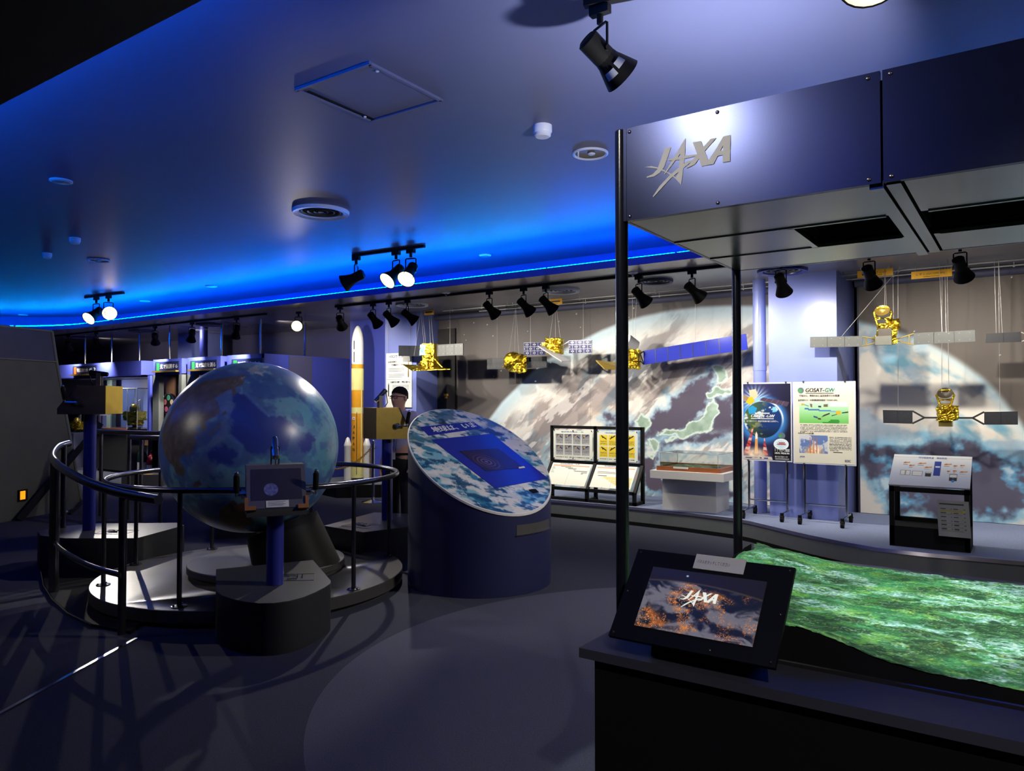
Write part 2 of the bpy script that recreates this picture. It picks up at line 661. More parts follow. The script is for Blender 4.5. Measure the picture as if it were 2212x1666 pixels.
def contour(off=0.0, n=28, xr=XR):
    r = IN_R + off
    far = [(xr + (-15 - xr) * i / 10, IN_C[1] + r) for i in range(10)]
    ar = [(IN_C[0] + r * math.cos(math.radians(90 + 180 * i / n)), IN_C[1] + r * math.sin(math.radians(90 + 180 * i / n))) for i in range(n + 1)]
    near = [(-15 + (-2.4 + 15) * i / 8, IN_C[1] - r) for i in range(1, 9)]
    br = .85 - .8 * off
    bend = [(-2.4 + br * math.sin(math.radians(9 * i)), IN_C[1] - IN_R - off - br + br * math.cos(math.radians(9 * i))) for i in range(1, 11)]
    return far + ar + near + bend + [(-2.4 + br, YN)]


def strip(mb, A, B, flip=False):
    v = [Vector(p) for p in A] + [Vector(p) for p in B]
    n = len(A)
    return mb.mesh(v, [(i, i + 1, n + i + 1, n + i) for i in range(n - 1)])


def outer(p):
    x, y = p
    if x > -15.001: return (x, YF if y > IN_C[1] else YN)
    a = math.atan2(y - IN_C[1], x - IN_C[0])
    dx, dy = math.cos(a), math.sin(a)
    t = min((XL - IN_C[0]) / dx if dx < -1e-6 else 1e9, (YF - IN_C[1]) / dy if dy > 1e-6 else 1e9, (YN - IN_C[1]) / dy if dy < -1e-6 else 1e9)
    return (IN_C[0] + dx * t, IN_C[1] + dy * t)


c0, c1 = contour(0), contour(1.0)
half = 10 + 14
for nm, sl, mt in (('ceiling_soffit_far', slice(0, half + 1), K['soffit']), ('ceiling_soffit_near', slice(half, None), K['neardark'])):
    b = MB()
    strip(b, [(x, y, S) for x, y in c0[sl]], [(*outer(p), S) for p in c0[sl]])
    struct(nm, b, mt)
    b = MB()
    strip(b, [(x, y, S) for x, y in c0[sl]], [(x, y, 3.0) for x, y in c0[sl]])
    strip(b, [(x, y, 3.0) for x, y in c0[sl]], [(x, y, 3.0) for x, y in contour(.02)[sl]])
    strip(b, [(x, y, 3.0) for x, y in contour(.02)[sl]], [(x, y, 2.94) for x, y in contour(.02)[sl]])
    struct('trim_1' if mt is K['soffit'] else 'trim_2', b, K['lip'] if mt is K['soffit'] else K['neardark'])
    b = MB()
    strip(b, [(x, y, 2.94) for x, y in contour(.02)[sl]], [(x, y, 2.94) for x, y in c1[sl]])
    strip(b, [(x, y, 2.94) for x, y in c1[sl]], [(x, y, TOPZ) for x, y in c1[sl]])
    struct('wall_cove_far' if mt is K['soffit'] else 'wall_cove_near', b, K['riser'])

# enclosing walls; the far wall steps behind the mural, the booths and the rocket
b = MB(); b.box(((XL + XR) / 2, 10.0, 1.6), (XR - XL, .2, 3.3)); struct('wall_back', b, K['wallnight'], smooth=False)
b = MB(); b.box((XR, 3.5, 1.65), (.2, 15, 3.3)); struct('wall_right', b, K['wall'], smooth=False)
b = MB(); b.box((XL, 3.5, 1.65), (.2, 15, 3.3)); struct('wall_left', b, K['wall'], smooth=False)
b = MB(); b.box(((XL + XR) / 2, YN, 1.65), (XR - XL, .2, 3.3)); struct('wall_front', b, K['wall'], smooth=False)

# mural backing, columns
b = MB(); b.box((-5.36, 9.55, 1.46), (5.14, .3, 2.92)); struct('wall_mural_left', b, K['wall'], smooth=False)
b = MB(); b.box((1.68, 9.55, 1.46), (6.6, .3, 2.92)); struct('wall_mural_right', b, K['wall'], smooth=False)
b = MB(); b.box((-2.045, 9.1, 1.46), (.72, 1.0, 2.92)); struct('column_right', b, K['paleblue'], bevel=.006)
b = MB(); b.box((-8.27, 9.37, 1.46), (.68, 1.06, 2.92)); struct('column_left', b, K['paleblue'], bevel=.006)
b = MB(); b.box((-9.21, 9.6, 1.46), (1.2, .8, 2.92)); struct('wall_rocket_niche', b, K['blue'], smooth=False)
p = onZ(1641, 1104, .22)
b = MB(); b.cyl((-2.56, 8.78, .22), (-2.56, 8.78, S), .072, seg=20); b.lathe([(.076, 0), (.076, .05)], (-2.56, 8.78, 1.86), 20); b.lathe([(.076, 0), (.076, .05)], (-2.56, 8.78, 2.78), 20)
o = b.build('vertical_pipe', K['paleblue']); tag(o, 'tall pale blue pipe running up beside the right column', 'pipe')

# raised stage in front of the mural, front edge swinging towards the counter on the right
edge = [(-10.4, 8.16), (-9.1, 8.12), (-7.6, 8.3), (-5.12, 8.35), (-4.2, 8.35), (-3.3, 8.28), (-2.67, 8.16), (-2.45, 8.05), (-2.05, 7.76), (-1.73, 7.54), (-1.4, 7.36), (-1.1, 7.23), (-.7, 7.215), (-.04, 7.27), (1.0, 7.4), (5.0, 7.6)]
edge = edge[2:]
b = MB()
n = len(edge)
b.mesh([(x, y, .22) for x, y in edge] + [(x, 9.4, .22) for x, y in edge], [(i, i + 1, n + i + 1, n + i) for i in range(n - 1)])
struct('floor_stage', b, K['stagecarpet'])
b = MB()
strip(b, [(x, y - .012, .19) for x, y in edge], [(x, y, .221) for x, y in edge])
struct('trim_3', b, K['steel'])
b = MB()
strip(b, [(x, y, .0) for x, y in edge], [(x, y - .004, .195) for x, y in edge])
struct('baseboard_stage', b, K['greyp'])
b = MB()
strip(b, [(x, y - .012, .0) for x, y in edge], [(x, y - .012, .045) for x, y in edge])
struct('baseboard_stage_kick', b, K['black'])

# ------------------------------------------------------------------ cove light tubes
def coveseg(k, x0, x1, side, cyan=False):
    """a straight or bent run of tube following the cove"""
    y = IN_C[1] + (IN_R + .1) * side
    b = MB()
    b.cyl((x0, y, 3.004), (x1, y, 3.004), .014, seg=8)
    return b


lab_far = {}
xs = 4.8
i = 0
far_names = []
while xs > -15.0:
    x1 = max(xs - 1.55, -15.0)
    cy = i in (6,) or -11.4 > xs > -13.0
    b = MB(); b.cyl((xs, IN_C[1] + IN_R + .1, 3.0098), (x1 + .03, IN_C[1] + IN_R + .1, 3.0098), .014, seg=8)
    o = b.build('cove_light_tube', K['tubecyan'] if cy else K['tube'])
    far_names.append((o, (xs + x1) / 2, cy))
    xn = min(xs, -2.45)
    if x1 < -2.6:
      b = MB(); b.cyl((xn, IN_C[1] - IN_R - .1, 2.992), (x1 + .03, IN_C[1] - IN_R - .1, 2.992), .014, seg=8)
      o = b.build('cove_light_tube', K['tube'])
      tag(o, 'blue tube tucked in the cove above the dark soffit edge', 'light tube', 'blue tubes in the near cove')
    xs = x1
    i += 1
for o, xm, cy in far_names:
    if xm > -2.5:
        tag(o, 'blue tube in the far cove hidden behind the dark canopy', 'light tube', 'blue tubes in the far cove')
    elif cy and xm > -9:
        tag(o, 'cyan tube in the far cove left of the canopy post', 'light tube', 'blue tubes in the far cove')
    elif cy:
        tag(o, 'cyan tube in the far cove above the booth signs', 'light tube', 'blue tubes in the far cove')
    else:
        tag(o, 'thin blue tube glowing along the straight far cove edge', 'light tube', 'blue tubes in the far cove')
for j in range(5):
    a0, a1 = 90 + 36 * j + .6, 90 + 36 * (j + 1) - .6
    b = MB(); b.tube(arc(IN_C, IN_R + .1, a0, a1, 8, 3.0098 if j < 3 else 2.992), .014, 8)
    o = b.build('cove_light_tube', K['tubecyan'] if j in (0, 1) else K['tube'])
    tag(o, ('bright cyan tube where the far cove starts to bend at the far left', 'cyan tube on the round end of the cove above the slanted partition',
            'blue tube midway round the curved cove end', 'blue tube on the curved cove end nearer the dark soffit', 'blue tube where the cove meets the near straight')[j], 'light tube', 'tubes on the round cove end')

b = MB(); b.tube([(x, y, 2.992) for x, y in contour(.1)[46:57]], .014, 8); o = b.build('cove_light_tube', K['tube']); tag(o, 'blue tube on the cove bend beside the camera', 'light tube', 'blue tubes in the near cove')
b = MB(); b.cyl((-1.63, .6, 2.992), (-1.63, -3.8, 2.992), .014, seg=8); o = b.build('cove_light_tube', K['tube']); tag(o, 'blue tube in the cove running back behind the camera', 'light tube', 'blue tubes in the near cove')

# ------------------------------------------------------------------ track spotlights
def spot(label, loc, target, lit=None, power=0.0, angle=55, blend=.5, k=1.0, group=None, sticker=False, color=(1, .93, .82), size=.025):
    """hanging spotlight: loc is the underside of the track"""
    loc = Vector(loc)
    t = thing('track_spotlight', label, 'spotlight', loc, 0, group)
    b = MB(); b.box(loc + Vector((0, 0, -.018 * k)), (.09 * k, .034 * k, .036 * k)); b.cyl(loc + Vector((0, 0, -.036 * k)), loc + Vector((0, 0, -.075 * k)), .014 * k)
    b.build('adapter', K['black'], t)
    piv = loc + Vector((0, 0, -.2 * k))
    d = (Vector(target) - piv).normalized()
    h = Vector((d.x, d.y, 0)).normalized()
    sd_ = Vector((-h.y, h.x, 0))
    b = MB()
    top = loc + Vector((0, 0, -.085 * k))
    w = .052 * k
    b.tube([piv + sd_ * w, top + sd_ * w + Vector((0, 0, -.006)), top + sd_ * (w * .8), top - sd_ * (w * .8), top - sd_ * w + Vector((0, 0, -.006)), piv - sd_ * w], .006 * k, 6)
    b.build('yoke', K['black'], t)
    b = MB()
    b.tube([piv - d * .085 * k, piv - d * .076 * k, piv + d * .03 * k], .04 * k, 18, radii=[.036 * k, .049 * k, .049 * k])
    b.cyl(piv + sd_ * .058 * k, piv - sd_ * .058 * k, .011 * k)
    hs = b.build('housing', K['black'], t)
    b = MB()
    b.tube([piv + d * .028 * k, piv + d * .05 * k, piv + d * .14 * k], .05, 22, radii=[.049 * k, .053 * k, .086 * k], cap=False)
    b.tube([piv + d * .14 * k, piv + d * .06 * k], .05, 22, radii=[.083 * k, .05 * k], cap=False)
    b.build('shade', K['black'], t)
    if lit:
        b = MB(); b.tube([piv + d * .138 * k, piv + d * .07 * k], .05, 22, radii=[.081 * k, .05 * k], cap=False); b.build('reflector', K['reflector'], t)
        b = MB(); b.cyl(piv + d * .07 * k, piv + d * .085 * k, .042 * k, seg=18); b.build('bulb', K[lit], t)
    else:
        b = MB(); b.cyl(piv + d * .06 * k, piv + d * .07 * k, .04 * k, seg=18); b.build('bulb', K['bulb'], t)
    if sticker:
        u = d.cross(sd_).normalized()
        b = MB()
        tc_ = Vector((0, 0, EYE)) - piv
        a0_ = math.atan2(tc_.dot(u), tc_.dot(sd_))
        for ang, l0, wd in ((a0_ + .45, .07, .4), (a0_ - .5, .06, .35)):
            pts = []
            for l in (l0, l0 + .03):
                r = (.053 + (l - .05) / .09 * .033 + .0015) * k
                row = [piv + d * l * k + (sd_ * math.cos(a) + u * math.sin(a)) * r for a in np.linspace(ang - wd, ang + wd, 6)]
                pts.append(row)
            b.mesh(pts[0] + pts[1], [(q, q + 1, 6 + q + 1, 6 + q) for q in range(5)])
        b.build('sticker', K['plastic'], t)
    if power:
        lamp('spot_beam', piv + d * .152 * k, target, power, color, angle, blend, size, t)
    return t


def track(label, p0, p1, z, drop=0.0):
    b = MB()
    p0, p1 = Vector((p0[0], p0[1], z)), Vector((p1[0], p1[1], z))
    d = (p1 - p0).normalized()
    s = Vector((-d.y, d.x, 0)) * .018
    b.hexa([p0 - s - Vector((0, 0, .03)), p1 - s - Vector((0, 0, .03)), p1 + s - Vector((0, 0, .03)), p0 + s - Vector((0, 0, .03))], [p0 - s, p1 - s, p1 + s, p0 + s])
    o = b.build('lighting_track', K['black'], None, smooth=False)
    return tag(o, label, 'track')


TY = 7.6
track('long black lighting track on the lower ceiling before the mural', (onY(725, 660, TY).x, TY), (3.5, TY), S)
track('long black lighting track on the lower ceiling over the booths', (-18.5, TY), (onY(575, 678, TY).x, TY), S)
MP = 92.0
mur = [(735, 'track spotlight at the left end of the mural track', -9.2, 9.0, 1.5), (806, 'track spotlight just right of the rocket nose', -7.6, 9.2, 1.2),
       (840, 'second track spotlight right of the rocket nose', -6.9, 9.3, 1.2), (880, 'track spotlight left of the yellow hanging sign by the left column', -6.0, 9.3, 1.3),
       (1057, 'track spotlight above the two gold satellites with dark panels', -5.2, 9.3, 1.3), (1131, 'track spotlight just right of the clear hanging sign', -4.4, 9.3, 1.2),
       (1179, 'track spotlight in front of the yellow sign above the blue celled satellite', -3.9, 9.3, 1.1), (1380, 'track spotlight hanging just right of the front canopy post', -2.7, 9.3, 1.1),
       (1495, 'track spotlight left of the rear canopy post', -1.9, 9.2, 1.3), (1687, 'black spotlight in front of the shiny right column', -1.9, 9.2, 1.1),
       (1878, 'black spotlight in front of the yellow sign over the reflector satellite', -.9, 9.3, 1.2), (2075, 'black spotlight under the far right canopy panel', -.1, 9.3, 1.2)]
for px, lb, tx, ty, tz in mur:
    spot(lb, (onY(px, 630, TY).x, TY, S - .03), (tx, ty, tz), power=MP, angle=125, blend=1.0, group='spotlights on the mural track')
for x in (.9, 1.8):
    spot('black spotlight on the mural track hidden behind the canopy', (x, TY, S - .03), (x + .3, 9.3, 1.2), power=MP, angle=125, blend=1.0, group='spotlights on the mural track')
for px, lb, tx, ty, tz, pw in [(148, 'dim spotlight nearest the slanted partition edge', -17.5, 8.3, 1.2, 40), (208, 'spotlight over the orange iconed booth sign', -15.7, 8.2, 1.6, 70),
                               (335, 'spotlight above the gap between the glass case and wheel booth', -14.2, 8.3, 1.4, 70), (415, 'spotlight in front of the pale booth column', -12.6, 7.8, 1.9, 60),
                               (511, 'spotlight above the booth sign behind the globe', -11.3, 7.8, 1.9, 60)]:
    spot(lb, (onY(px, 690, TY).x, TY, S - .03), (tx, ty, tz), power=pw * 3.2, angle=110, blend=1, group='spotlights on the booth track')
spot('glaring lit spotlight left of the rocket facing the room', (onY(645, 674, TY).x, TY, S - .03), (-5.0, 2.5, .8), lit='bulbhot', power=60, angle=60, group='spotlights on the booth track')

# three lit heads on the short track over the globe
pB0, pB1 = onZ(762, 556, 3.27), onZ(917, 535, 3.27)
track('short black ceiling track holding three lit spotlights', pB0, pB1, TOPZ)
for px, lb, lt, tg, pw in [(770, 'lit spotlight at the left end of the short track over the globe', 'bulb', (-10.7, 4.3, .9), 100), (858, 'middle lit spotlight of the short track, pale face turned left', 'bulb', (-6.5, 3.7, .6), 160),
                           (889, 'brightest spotlight at the right end of the short track', 'bulbhot', (-5.0, 3.7, .3), 290)]:
    f = (px - 762) / 155.0
    q = pB0.lerp(pB1, f)
    spot(lb, (q.x, q.y, TOPZ - .03), tg, lit=lt, power=pw, angle=48, blend=.25, k=1.25, group='spotlights on the short track')
pC0, pC1 = onZ(184, 645, 3.27), onZ(267, 635, 3.27)
track('short black ceiling track with two lit spotlights at far left', pC0, pC1, TOPZ)
for f, lb, lt, tg, pw in [(.3, 'lit spotlight left of the pair near the left partition', 'bulb', (-12.0, 3.0, .4), 90), (.62, 'glaring spotlight right of the pair near the left partition', 'bulbhot', (-5.6, 3.7, 1.2), 420)]:
    q = pC0.lerp(pC1, f)
    spot(lb, (q.x, q.y, TOPZ - .03), tg, lit=lt, power=pw, angle=27, k=1.35, group='spotlights near the left partition')
# the near spotlight left of the canopy
pA0, pA1 = onZ(1262, 16, 3.27), onZ(1330, 3, 3.27)
track('black ceiling track above the near spotlight', pA0, pA0.lerp(pA1, 1.6), TOPZ)
qa = onZ(1296, 14, 3.27)
spot('large near spotlight with pale stickers left of the canopy', (qa.x, qa.y, TOPZ - .03), qa + Vector((.42, .80, -.80)), power=60, angle=60, k=1.05, sticker=True)

# canopy lamps match its highlights; the rest are unseen fill spots added
for x, y, tx, ty, tz, pw, an, lb in [(-1.47, .45, -.8, 2.25, 2.3, 85, 50, 'spotlight above the camera aimed at the canopy logo'), (1.0, .1, .3, 2.25, 2.15, 22, 50, 'spotlight above the camera aimed at the right canopy panel'),
                                     (-6.6, .9, -5.6, 3.6, 1.1, 60, 60, 'added fill spotlight on the near soffit aimed at the globe'), (.9, -.6, -.1, 1.95, .8, 125, 50, 'added fill spotlight behind the camera aimed at the black counter top'), (-.3, 5.2, -3.0, 3.6, 0, 130, 80, 'added fill spotlight behind the canopy aimed at the open floor'),
                                     (.4, 5.6, -3.9, 5.1, .9, 220, 60, 'added fill spotlight behind the canopy aimed at the kiosk'), (.9, 5.4, -.7, 7.5, .8, 60, 60, 'added fill spotlight behind the canopy aimed at the lectern'),
                                     (-.9, 5.4, -3.3, 8.5, .6, 110, 60, 'added fill spotlight behind the canopy aimed at the pedestal')]:
    spot(lb, (x, y, S if x < -2 and y < 1.5 else TOPZ), (tx, ty, tz), power=pw, angle=an, blend=.6, size=.5 if x < -6 else .025)

# world: almost nothing
w = bpy.data.worlds.new('world')
SC.world = w
w.use_nodes = True
w.node_tree.nodes['Background'].inputs[0].default_value = (.10, .13, .25, 1)
w.node_tree.nodes['Background'].inputs[1].default_value = .05

# ------------------------------------------------------------------ canopy over the relief table
def logo_polys():
    """outlines of the canopy logo, in a 600 x 430 box (x right, y up), traced shape by shape"""
    def f(pts): return [(x, 430 - y) for x, y in pts]
    J = f([(145, 92), (188, 84), (140, 222), (110, 262), (70, 288), (20, 296), (18, 290), (60, 272), (92, 238)])
    tail = f([(0, 224), (50, 216), (110, 228), (190, 270), (250, 318), (258, 346), (255, 340), (215, 300), (160, 262), (90, 234), (40, 226)])
    A1 = f([(288, 20), (284, 140), (258, 346), (216, 300), (238, 262), (246, 196), (252, 130), (186, 218), (146, 272), (140, 270), (178, 206)])
    swoosh = f([(345, 172), (300, 208), (246, 250), (190, 296), (130, 360), (66, 430), (62, 424), (110, 352), (176, 282), (244, 224), (300, 182)])
    bar = f([(168, 172), (214, 158), (360, 134), (366, 146), (250, 172), (170, 178)])
    A1b = f([(166, 170), (300, 140), (330, 146), (300, 156), (236, 170)])
    X1 = f([(338, 52), (395, 42), (456, 204), (400, 218)])
    X2 = f([(462, 28), (502, 20), (420, 112), (352, 204), (292, 233), (368, 132)])
    AL = f([(550, 11), (582, 6), (482, 202), (424, 212), (500, 96)])
    AR = f([(556, 9), (600, 0), (596, 183), (545, 190), (548, 70)])
    AB = f([(502, 116), (550, 106), (550, 138), (484, 152)])
    return [J, tail, A1, swoosh, bar, A1b, X1, X2, AL, AR, AB]


FY, FZ0, FZ1 = 2.25, 2.10, 2.41
can = thing('display_canopy', 'dark navy metal canopy with white star logo over the relief table', 'canopy', (-1.1, FY, 0))
xs = [(-1.09, -.324), (-.318, .46), (.466, 1.24), (1.246, 2.0)]
for i, (x0, x1) in enumerate(xs):
    b = MB(); b.box(((x0 + x1) / 2, FY + .008, (FZ0 + FZ1) / 2), (x1 - x0, .016, FZ1 - FZ0))
    fp = b.build('fascia_panel', K['fascia'], can, bevel=.002)
    if i < 2:
        b = MB()
        for fx in ((x0 + .02, x1 - .02) if i else (x0 + .012, x0 + .31, x1 - .03)):
            for z in (FZ0 + .014, FZ1 - .014):
                b.ball((fx, FY - .001, z), .006, 10, (1, .5, 1))
        b.build('screw', K['steel'], fp)
    if i == 0:
        b = MB()
        k = 1 / 600.0
        P0, PX, PY = onY(1393, 352, FY), onY(1578, 292, FY), onY(1413, 425, FY)
        ux = Vector((PX.x - P0.x + .012, 0, 0)) / 600.0
        LOGO = []
        for z, pl in enumerate(logo_polys()):
            q = [onY(1240 + (485 + x) / 3.204, (935 + 430 - y) / 3.204, FY) for x, y in pl]
            LOGO.append([((v.x + 1.025) / .29, (v.z - 2.16) / .29) for v in q])
            b.mesh([(v.x, FY - .0015 - .0001 * z, v.z) for v in q], [tuple(range(len(q)))])
        lg = b.build('logo', K['logo'], fp, smooth=False)
        lg['label'] = 'pale grey star-shaped logo'
# underside grid
Y0, Y1, Y2, Y3 = FY + .02, 2.665, 3.05, 3.40
b = MB()
b.box((-.71, (Y0 + Y1) / 2, FZ0 + .006), (.76, Y1 - Y0 - .004, .01)); b.box((-.88, (Y1 + Y2) / 2, FZ0 + .006), (.42, Y2 - Y1 - .004, .01)); b.box((-.71, (Y2 + Y3) / 2, FZ0 + .006), (.76, Y3 - Y2, .01))
b.build('ceiling_panel', K['underside'], can)
for x0, x1 in ((-.27, .42), (.5, 1.95)):
    b = MB(); b.box(((x0 + x1) / 2, (Y0 + Y1) / 2, FZ0 + .006), (x1 - x0, Y1 - Y0 - .004, .01)); b.build('ceiling_panel', K['underside'], can)
    b = MB(); b.box(((x0 + x1) / 2, (Y2 + Y3) / 2, FZ0 + .006), (x1 - x0, Y3 - Y2, .01)); b.build('ceiling_panel', K['underside'], can)
for x in (-.318, .462):
    b = MB()
    b.box((x - .02, (Y0 + Y3) / 2, FZ0 + .0), (.036, Y3 - Y0, .022)); b.box((x + .022, (Y0 + Y3) / 2, FZ0 + .004), (.036, Y3 - Y0, .016))
    b.build('divider_beam', K['underside'], can, bevel=.002)
b = MB()
for y in (Y1, Y2):
    b.box((-.73, y, FZ0 + .004), (.72, .014, .014)); b.box((.85, y, FZ0 + .004), (2.2, .014, .014))
b.box((-.67, (Y1 + Y2) / 2, FZ0 + .004), (.02, Y2 - Y1, .014))
b.build('opening_trim', K['underside'], can)
b = MB()
b.box((-1.095, (FY + Y3) / 2, (FZ0 + FZ1) / 2), (.012, Y3 - FY, FZ1 - FZ0)); b.box((.45, Y3 + .006, (FZ0 + FZ1) / 2), (3.1, .012, FZ1 - FZ0))
b.build('side_panel', K['fascia'], can)
b = MB(); b.box((.45, (FY + Y3) / 2 + .01, FZ1 - .02), (3.06, Y3 - FY - .05, .012))
for x in (-.66, -.348, -.28, .42):
    b.box((x, (Y1 + Y2) / 2, FZ0 + .16), (.006, Y2 - Y1, .27))
for y in (Y1 + .006, Y2 - .006):
    b.box((.4, y, FZ0 + .16), (2.9, .006, .27))
b.build('inner_box', K['blackmatte'], can)
for x, y, r in ((-1.118, FY + .02, .0215), (-1.095, 3.40, .02)):
    b = MB(); b.lathe([(r, 0), (r, FZ1), (r - .004, FZ1 + .004)], (x, y, 0), 24)
    b.lathe([(r + .025, 0), (r + .025, .008), (r, .012)], (x, y, 0), 24)
    b.build('post', K['blackgloss'], can)
for x0 in (.1, .95):
    pass
# projectors sit inside the two openings and throw the picture's light on the relief
for x, lb in ((-.49, 'projector hidden in the first canopy opening'), (.1, 'projector hidden in the second canopy opening'), (.75, 'projector hidden in the far canopy opening')):
    t = thing('projector', lb, 'projector', (x, 2.86, FZ1 - .03), 0, 'projectors in the canopy')
    b = MB(); b.box((x, 2.86, 2.335), (.16, .14, .08)); b.build('body', K['blackmatte'], t, bevel=.006)
    b = MB(); b.cyl((x, 2.86, 2.295), (x, 2.86, 2.27), .03, seg=18); b.build('lens', K['lens'], t)
    l = lamp('projector_beam', (x, 2.86, 2.262), (x + (-.05 if x < 0 else .0), 2.77, .85), 62, (.93, 1, .95), 50, .12, .01, t)
    l.data.use_square = True

# ------------------------------------------------------------------ relief table
CZ = .8
ct = thing('display_counter', 'long black counter carrying the glowing green relief model', 'counter', (-1.06, 1.87, 0))
b = MB(); b.box((.62, 2.66, .3865), (3.3, 1.5, .773)); b.build('body', K['blackmatte'], ct, bevel=.004)
b = MB()
b.prism([(-1.06, 1.872), (2.3, 1.872), (2.3, 2.06), (-1.06, 2.06)], CZ - .027, CZ)
b.prism([(-1.06, 3.36), (2.3, 3.36), (2.3, 3.42), (-1.06, 3.42)], CZ - .04, CZ + .02)
b.prism([(-1.06, 2.06), (-1.045, 2.06), (-1.045, 3.36), (-1.06, 3.36)], CZ - .04, CZ)
b.prism([(-1.045, 2.06), (2.3, 2.06), (2.3, 3.36), (-1.045, 3.36)], CZ - .027, CZ - .02)
b.build('top', K['counter'], ct, bevel=.008)
b = MB(); b.box((.75, 2.085, CZ - .012), (3.0, .012, .03)); b.build('edge_trim', K['steel'], ct, bevel=.002)


TW = 1.95


def terr_h(U, V):
    x, y = U * TW, V * 1.22
    h = .030 * sm(.5, .0, x) * (.3 + 1.2 * fbm(x * 5 + 2, y * 5, 5, 3))
    m = sm(.40, .06, np.hypot((x - .42), (y - .0) * 1.9))
    h = h + .056 * m * (.55 + .9 * fbm(x * 10, y * 10, 5, 5))
    m2 = sm(.4, .0, np.hypot((x - .1), (y - 1.15) * 1.2))
    h = h + .022 * m2 * (.4 + 1.1 * fbm(x * 9, y * 9, 5, 9))
    return h + .014 * fbm(x * 16, y * 16, 5, 1)


def terr_c(U, V):
    x, y = U * TW, V * 1.22
    c = np.zeros(U.shape + (3,)) + np.array([66, 138, 84.])
    f1 = fbm(x * 12 + y * 4, y * 22, 6, 11)
    f2 = fbm(x * 40 + 4, y * 60, 5, 21)
    c = mixc(c, [98, 152, 66], sm(.50, .60, f1) * .8)
    c = mixc(c, [46, 102, 58], sm(.50, .58, fbm(x * 18 + 5, y * 30, 6, 31)) * .85)
    hill = sm(.52, .56, fbm(x * 6 + 8, y * 11 + 2, 6, 41)) * sm(.35, .5, fbm(x * 2 + 4, y * 3, 3, 46))
    c = mixc(c, [30, 62, 36], hill * .85)
    c = mixc(c, [70, 132, 56], hill * sm(.52, .6, f2) * .6)
    city = sm(.47, .60, fbm(x * 4.5 + 3, y * 10 + 1, 6, 51) + .07 * sm(.5, 1.1, x)) * (1 - hill * .9)
    c = mixc(c, [146, 190, 184], city * sm(.46, .58, f2) * .9)
    c = mixc(c, [208, 232, 228], city * sm(.62, .8, vnoise(x * 170, y * 260, 4)) * .8)
    veins = np.abs(fbm(x * 15 + 1, y * 28, 5, 61) - .5)
    c = mixc(c, [176, 214, 196], sm(.018, .0, veins) * .6)
    veins2 = np.abs(fbm(x * 26 + 7, y * 44, 4, 66) - .5)
    c = mixc(c, [160, 196, 120], sm(.016, .0, veins2) * .5)
    roads = np.abs(fbm(x * 7 + 6, y * 15, 4, 71) - .5)
    c = mixc(c, [190, 200, 90], sm(.008, .0, roads) * .7)
    c = mixc(c, [92, 158, 104], sm(.30, .0, x) * .5)
    return c * (0.78 + .44 * vnoise(x * 190, y * 290, 5))[..., None]


tm = thing('relief_model', 'glowing green landscape relief model set into the black counter', 'relief model', (-1.04, 2.1, CZ - .03))


def terr_trim(U, V):
    x, y = U * TW, V * 1.22
    return (x > .012 + .06 * vnoise(y * 14, y * 0 + 2, 2) * (y > .9) + .02 * vnoise(y * 60, y * 0 + 5, 2)) & (y > .006 + .012 * vnoise(x * 50, x * 0 + 1, 8) * (x < 1.0))


PT = picmat('relief_print', .8, grain=.1, spec=.2)
picture('terrain', (-1.04, 2.125, CZ + .018), (-1.04 + TW, 2.125, CZ + .018), (-1.04, 3.345, CZ + .018), 640, 380, terr_c, PT, tm, hfn=terr_h, trim=terr_trim)
b = MB()
nn = 240
ux = np.linspace(0, 1, nn)
hz = terr_h(ux, ux * 0 + .012)
strip(b, [(-1.04 + TW * u, 2.130, CZ - .017) for u in ux], [(-1.04 + TW * u, 2.134, CZ + .016 + h) for u, h in zip(ux, hz)])
uy = np.linspace(0, 1, 60)
hz = terr_h(uy * 0 + .005, uy)
strip(b, [(-1.02, 2.14 + 1.2 * u, CZ - .017) for u in uy], [(-1.015, 2.14 + 1.2 * u, CZ + .012 + h) for u, h in zip(uy, hz)])
b.build('cut_edge', K['blackmatte'], tm)

# touch panel
tp = thing('touch_panel', 'black tilted touch screen showing city lights on its counter stand', 'touch screen', (-.73, 2.0, CZ))
A, B_ = Vector((-.951, 1.842, .862)), Vector((-.506, 1.842, .862))
Cc, Dd = Vector((-.508, 2.032, 1.067)), Vector((-.949, 2.032, 1.067))
nrm = (B_ - A).cross(Dd - A).normalized()
upv = (Dd - A).normalized()
hh = (Dd - A).length
wd = (B_ - A).length
lx = Vector((1, 0, 0))


def pp(u, v, l=0.0): return A + lx * u + upv * v + nrm * l


b = MB(); b.slab([pp(0, 0), pp(wd, 0), pp(wd, hh), pp(0, hh)], .012)
b.build('bezel', K['black'], tp, bevel=.006)
b = MB(); b.slab([pp(.03, .02, -.012), pp(wd - .03, .02, -.012), pp(wd - .03, hh - .02, -.012), pp(.03, hh - .02, -.012)], .03)
b.hexa([Vector((-.86, 1.92, CZ + .002)), Vector((-.6, 1.92, CZ + .002)), Vector((-.6, 2.02, CZ + .002)), Vector((-.86, 2.02, CZ + .002))], [pp(.09, .1, -.03), pp(.35, .1, -.03), pp(.35, .2, -.03), pp(.09, .2, -.03)])
b.build('stand', K['blackmatte'], tp)
b = MB()
for u in (.012, wd / 2 + .06, wd - .012):
    for v in (.012, hh - .012):
        b.ball(pp(u if v < .1 or u != wd / 2 + .06 else .012, v, .001), .0035, 10)
b.ball(pp(.012, hh / 2, .001), .0035, 10); b.ball(pp(wd - .012, hh / 2, .001), .0035, 10)
b.build('screw', K['steel'], tp)


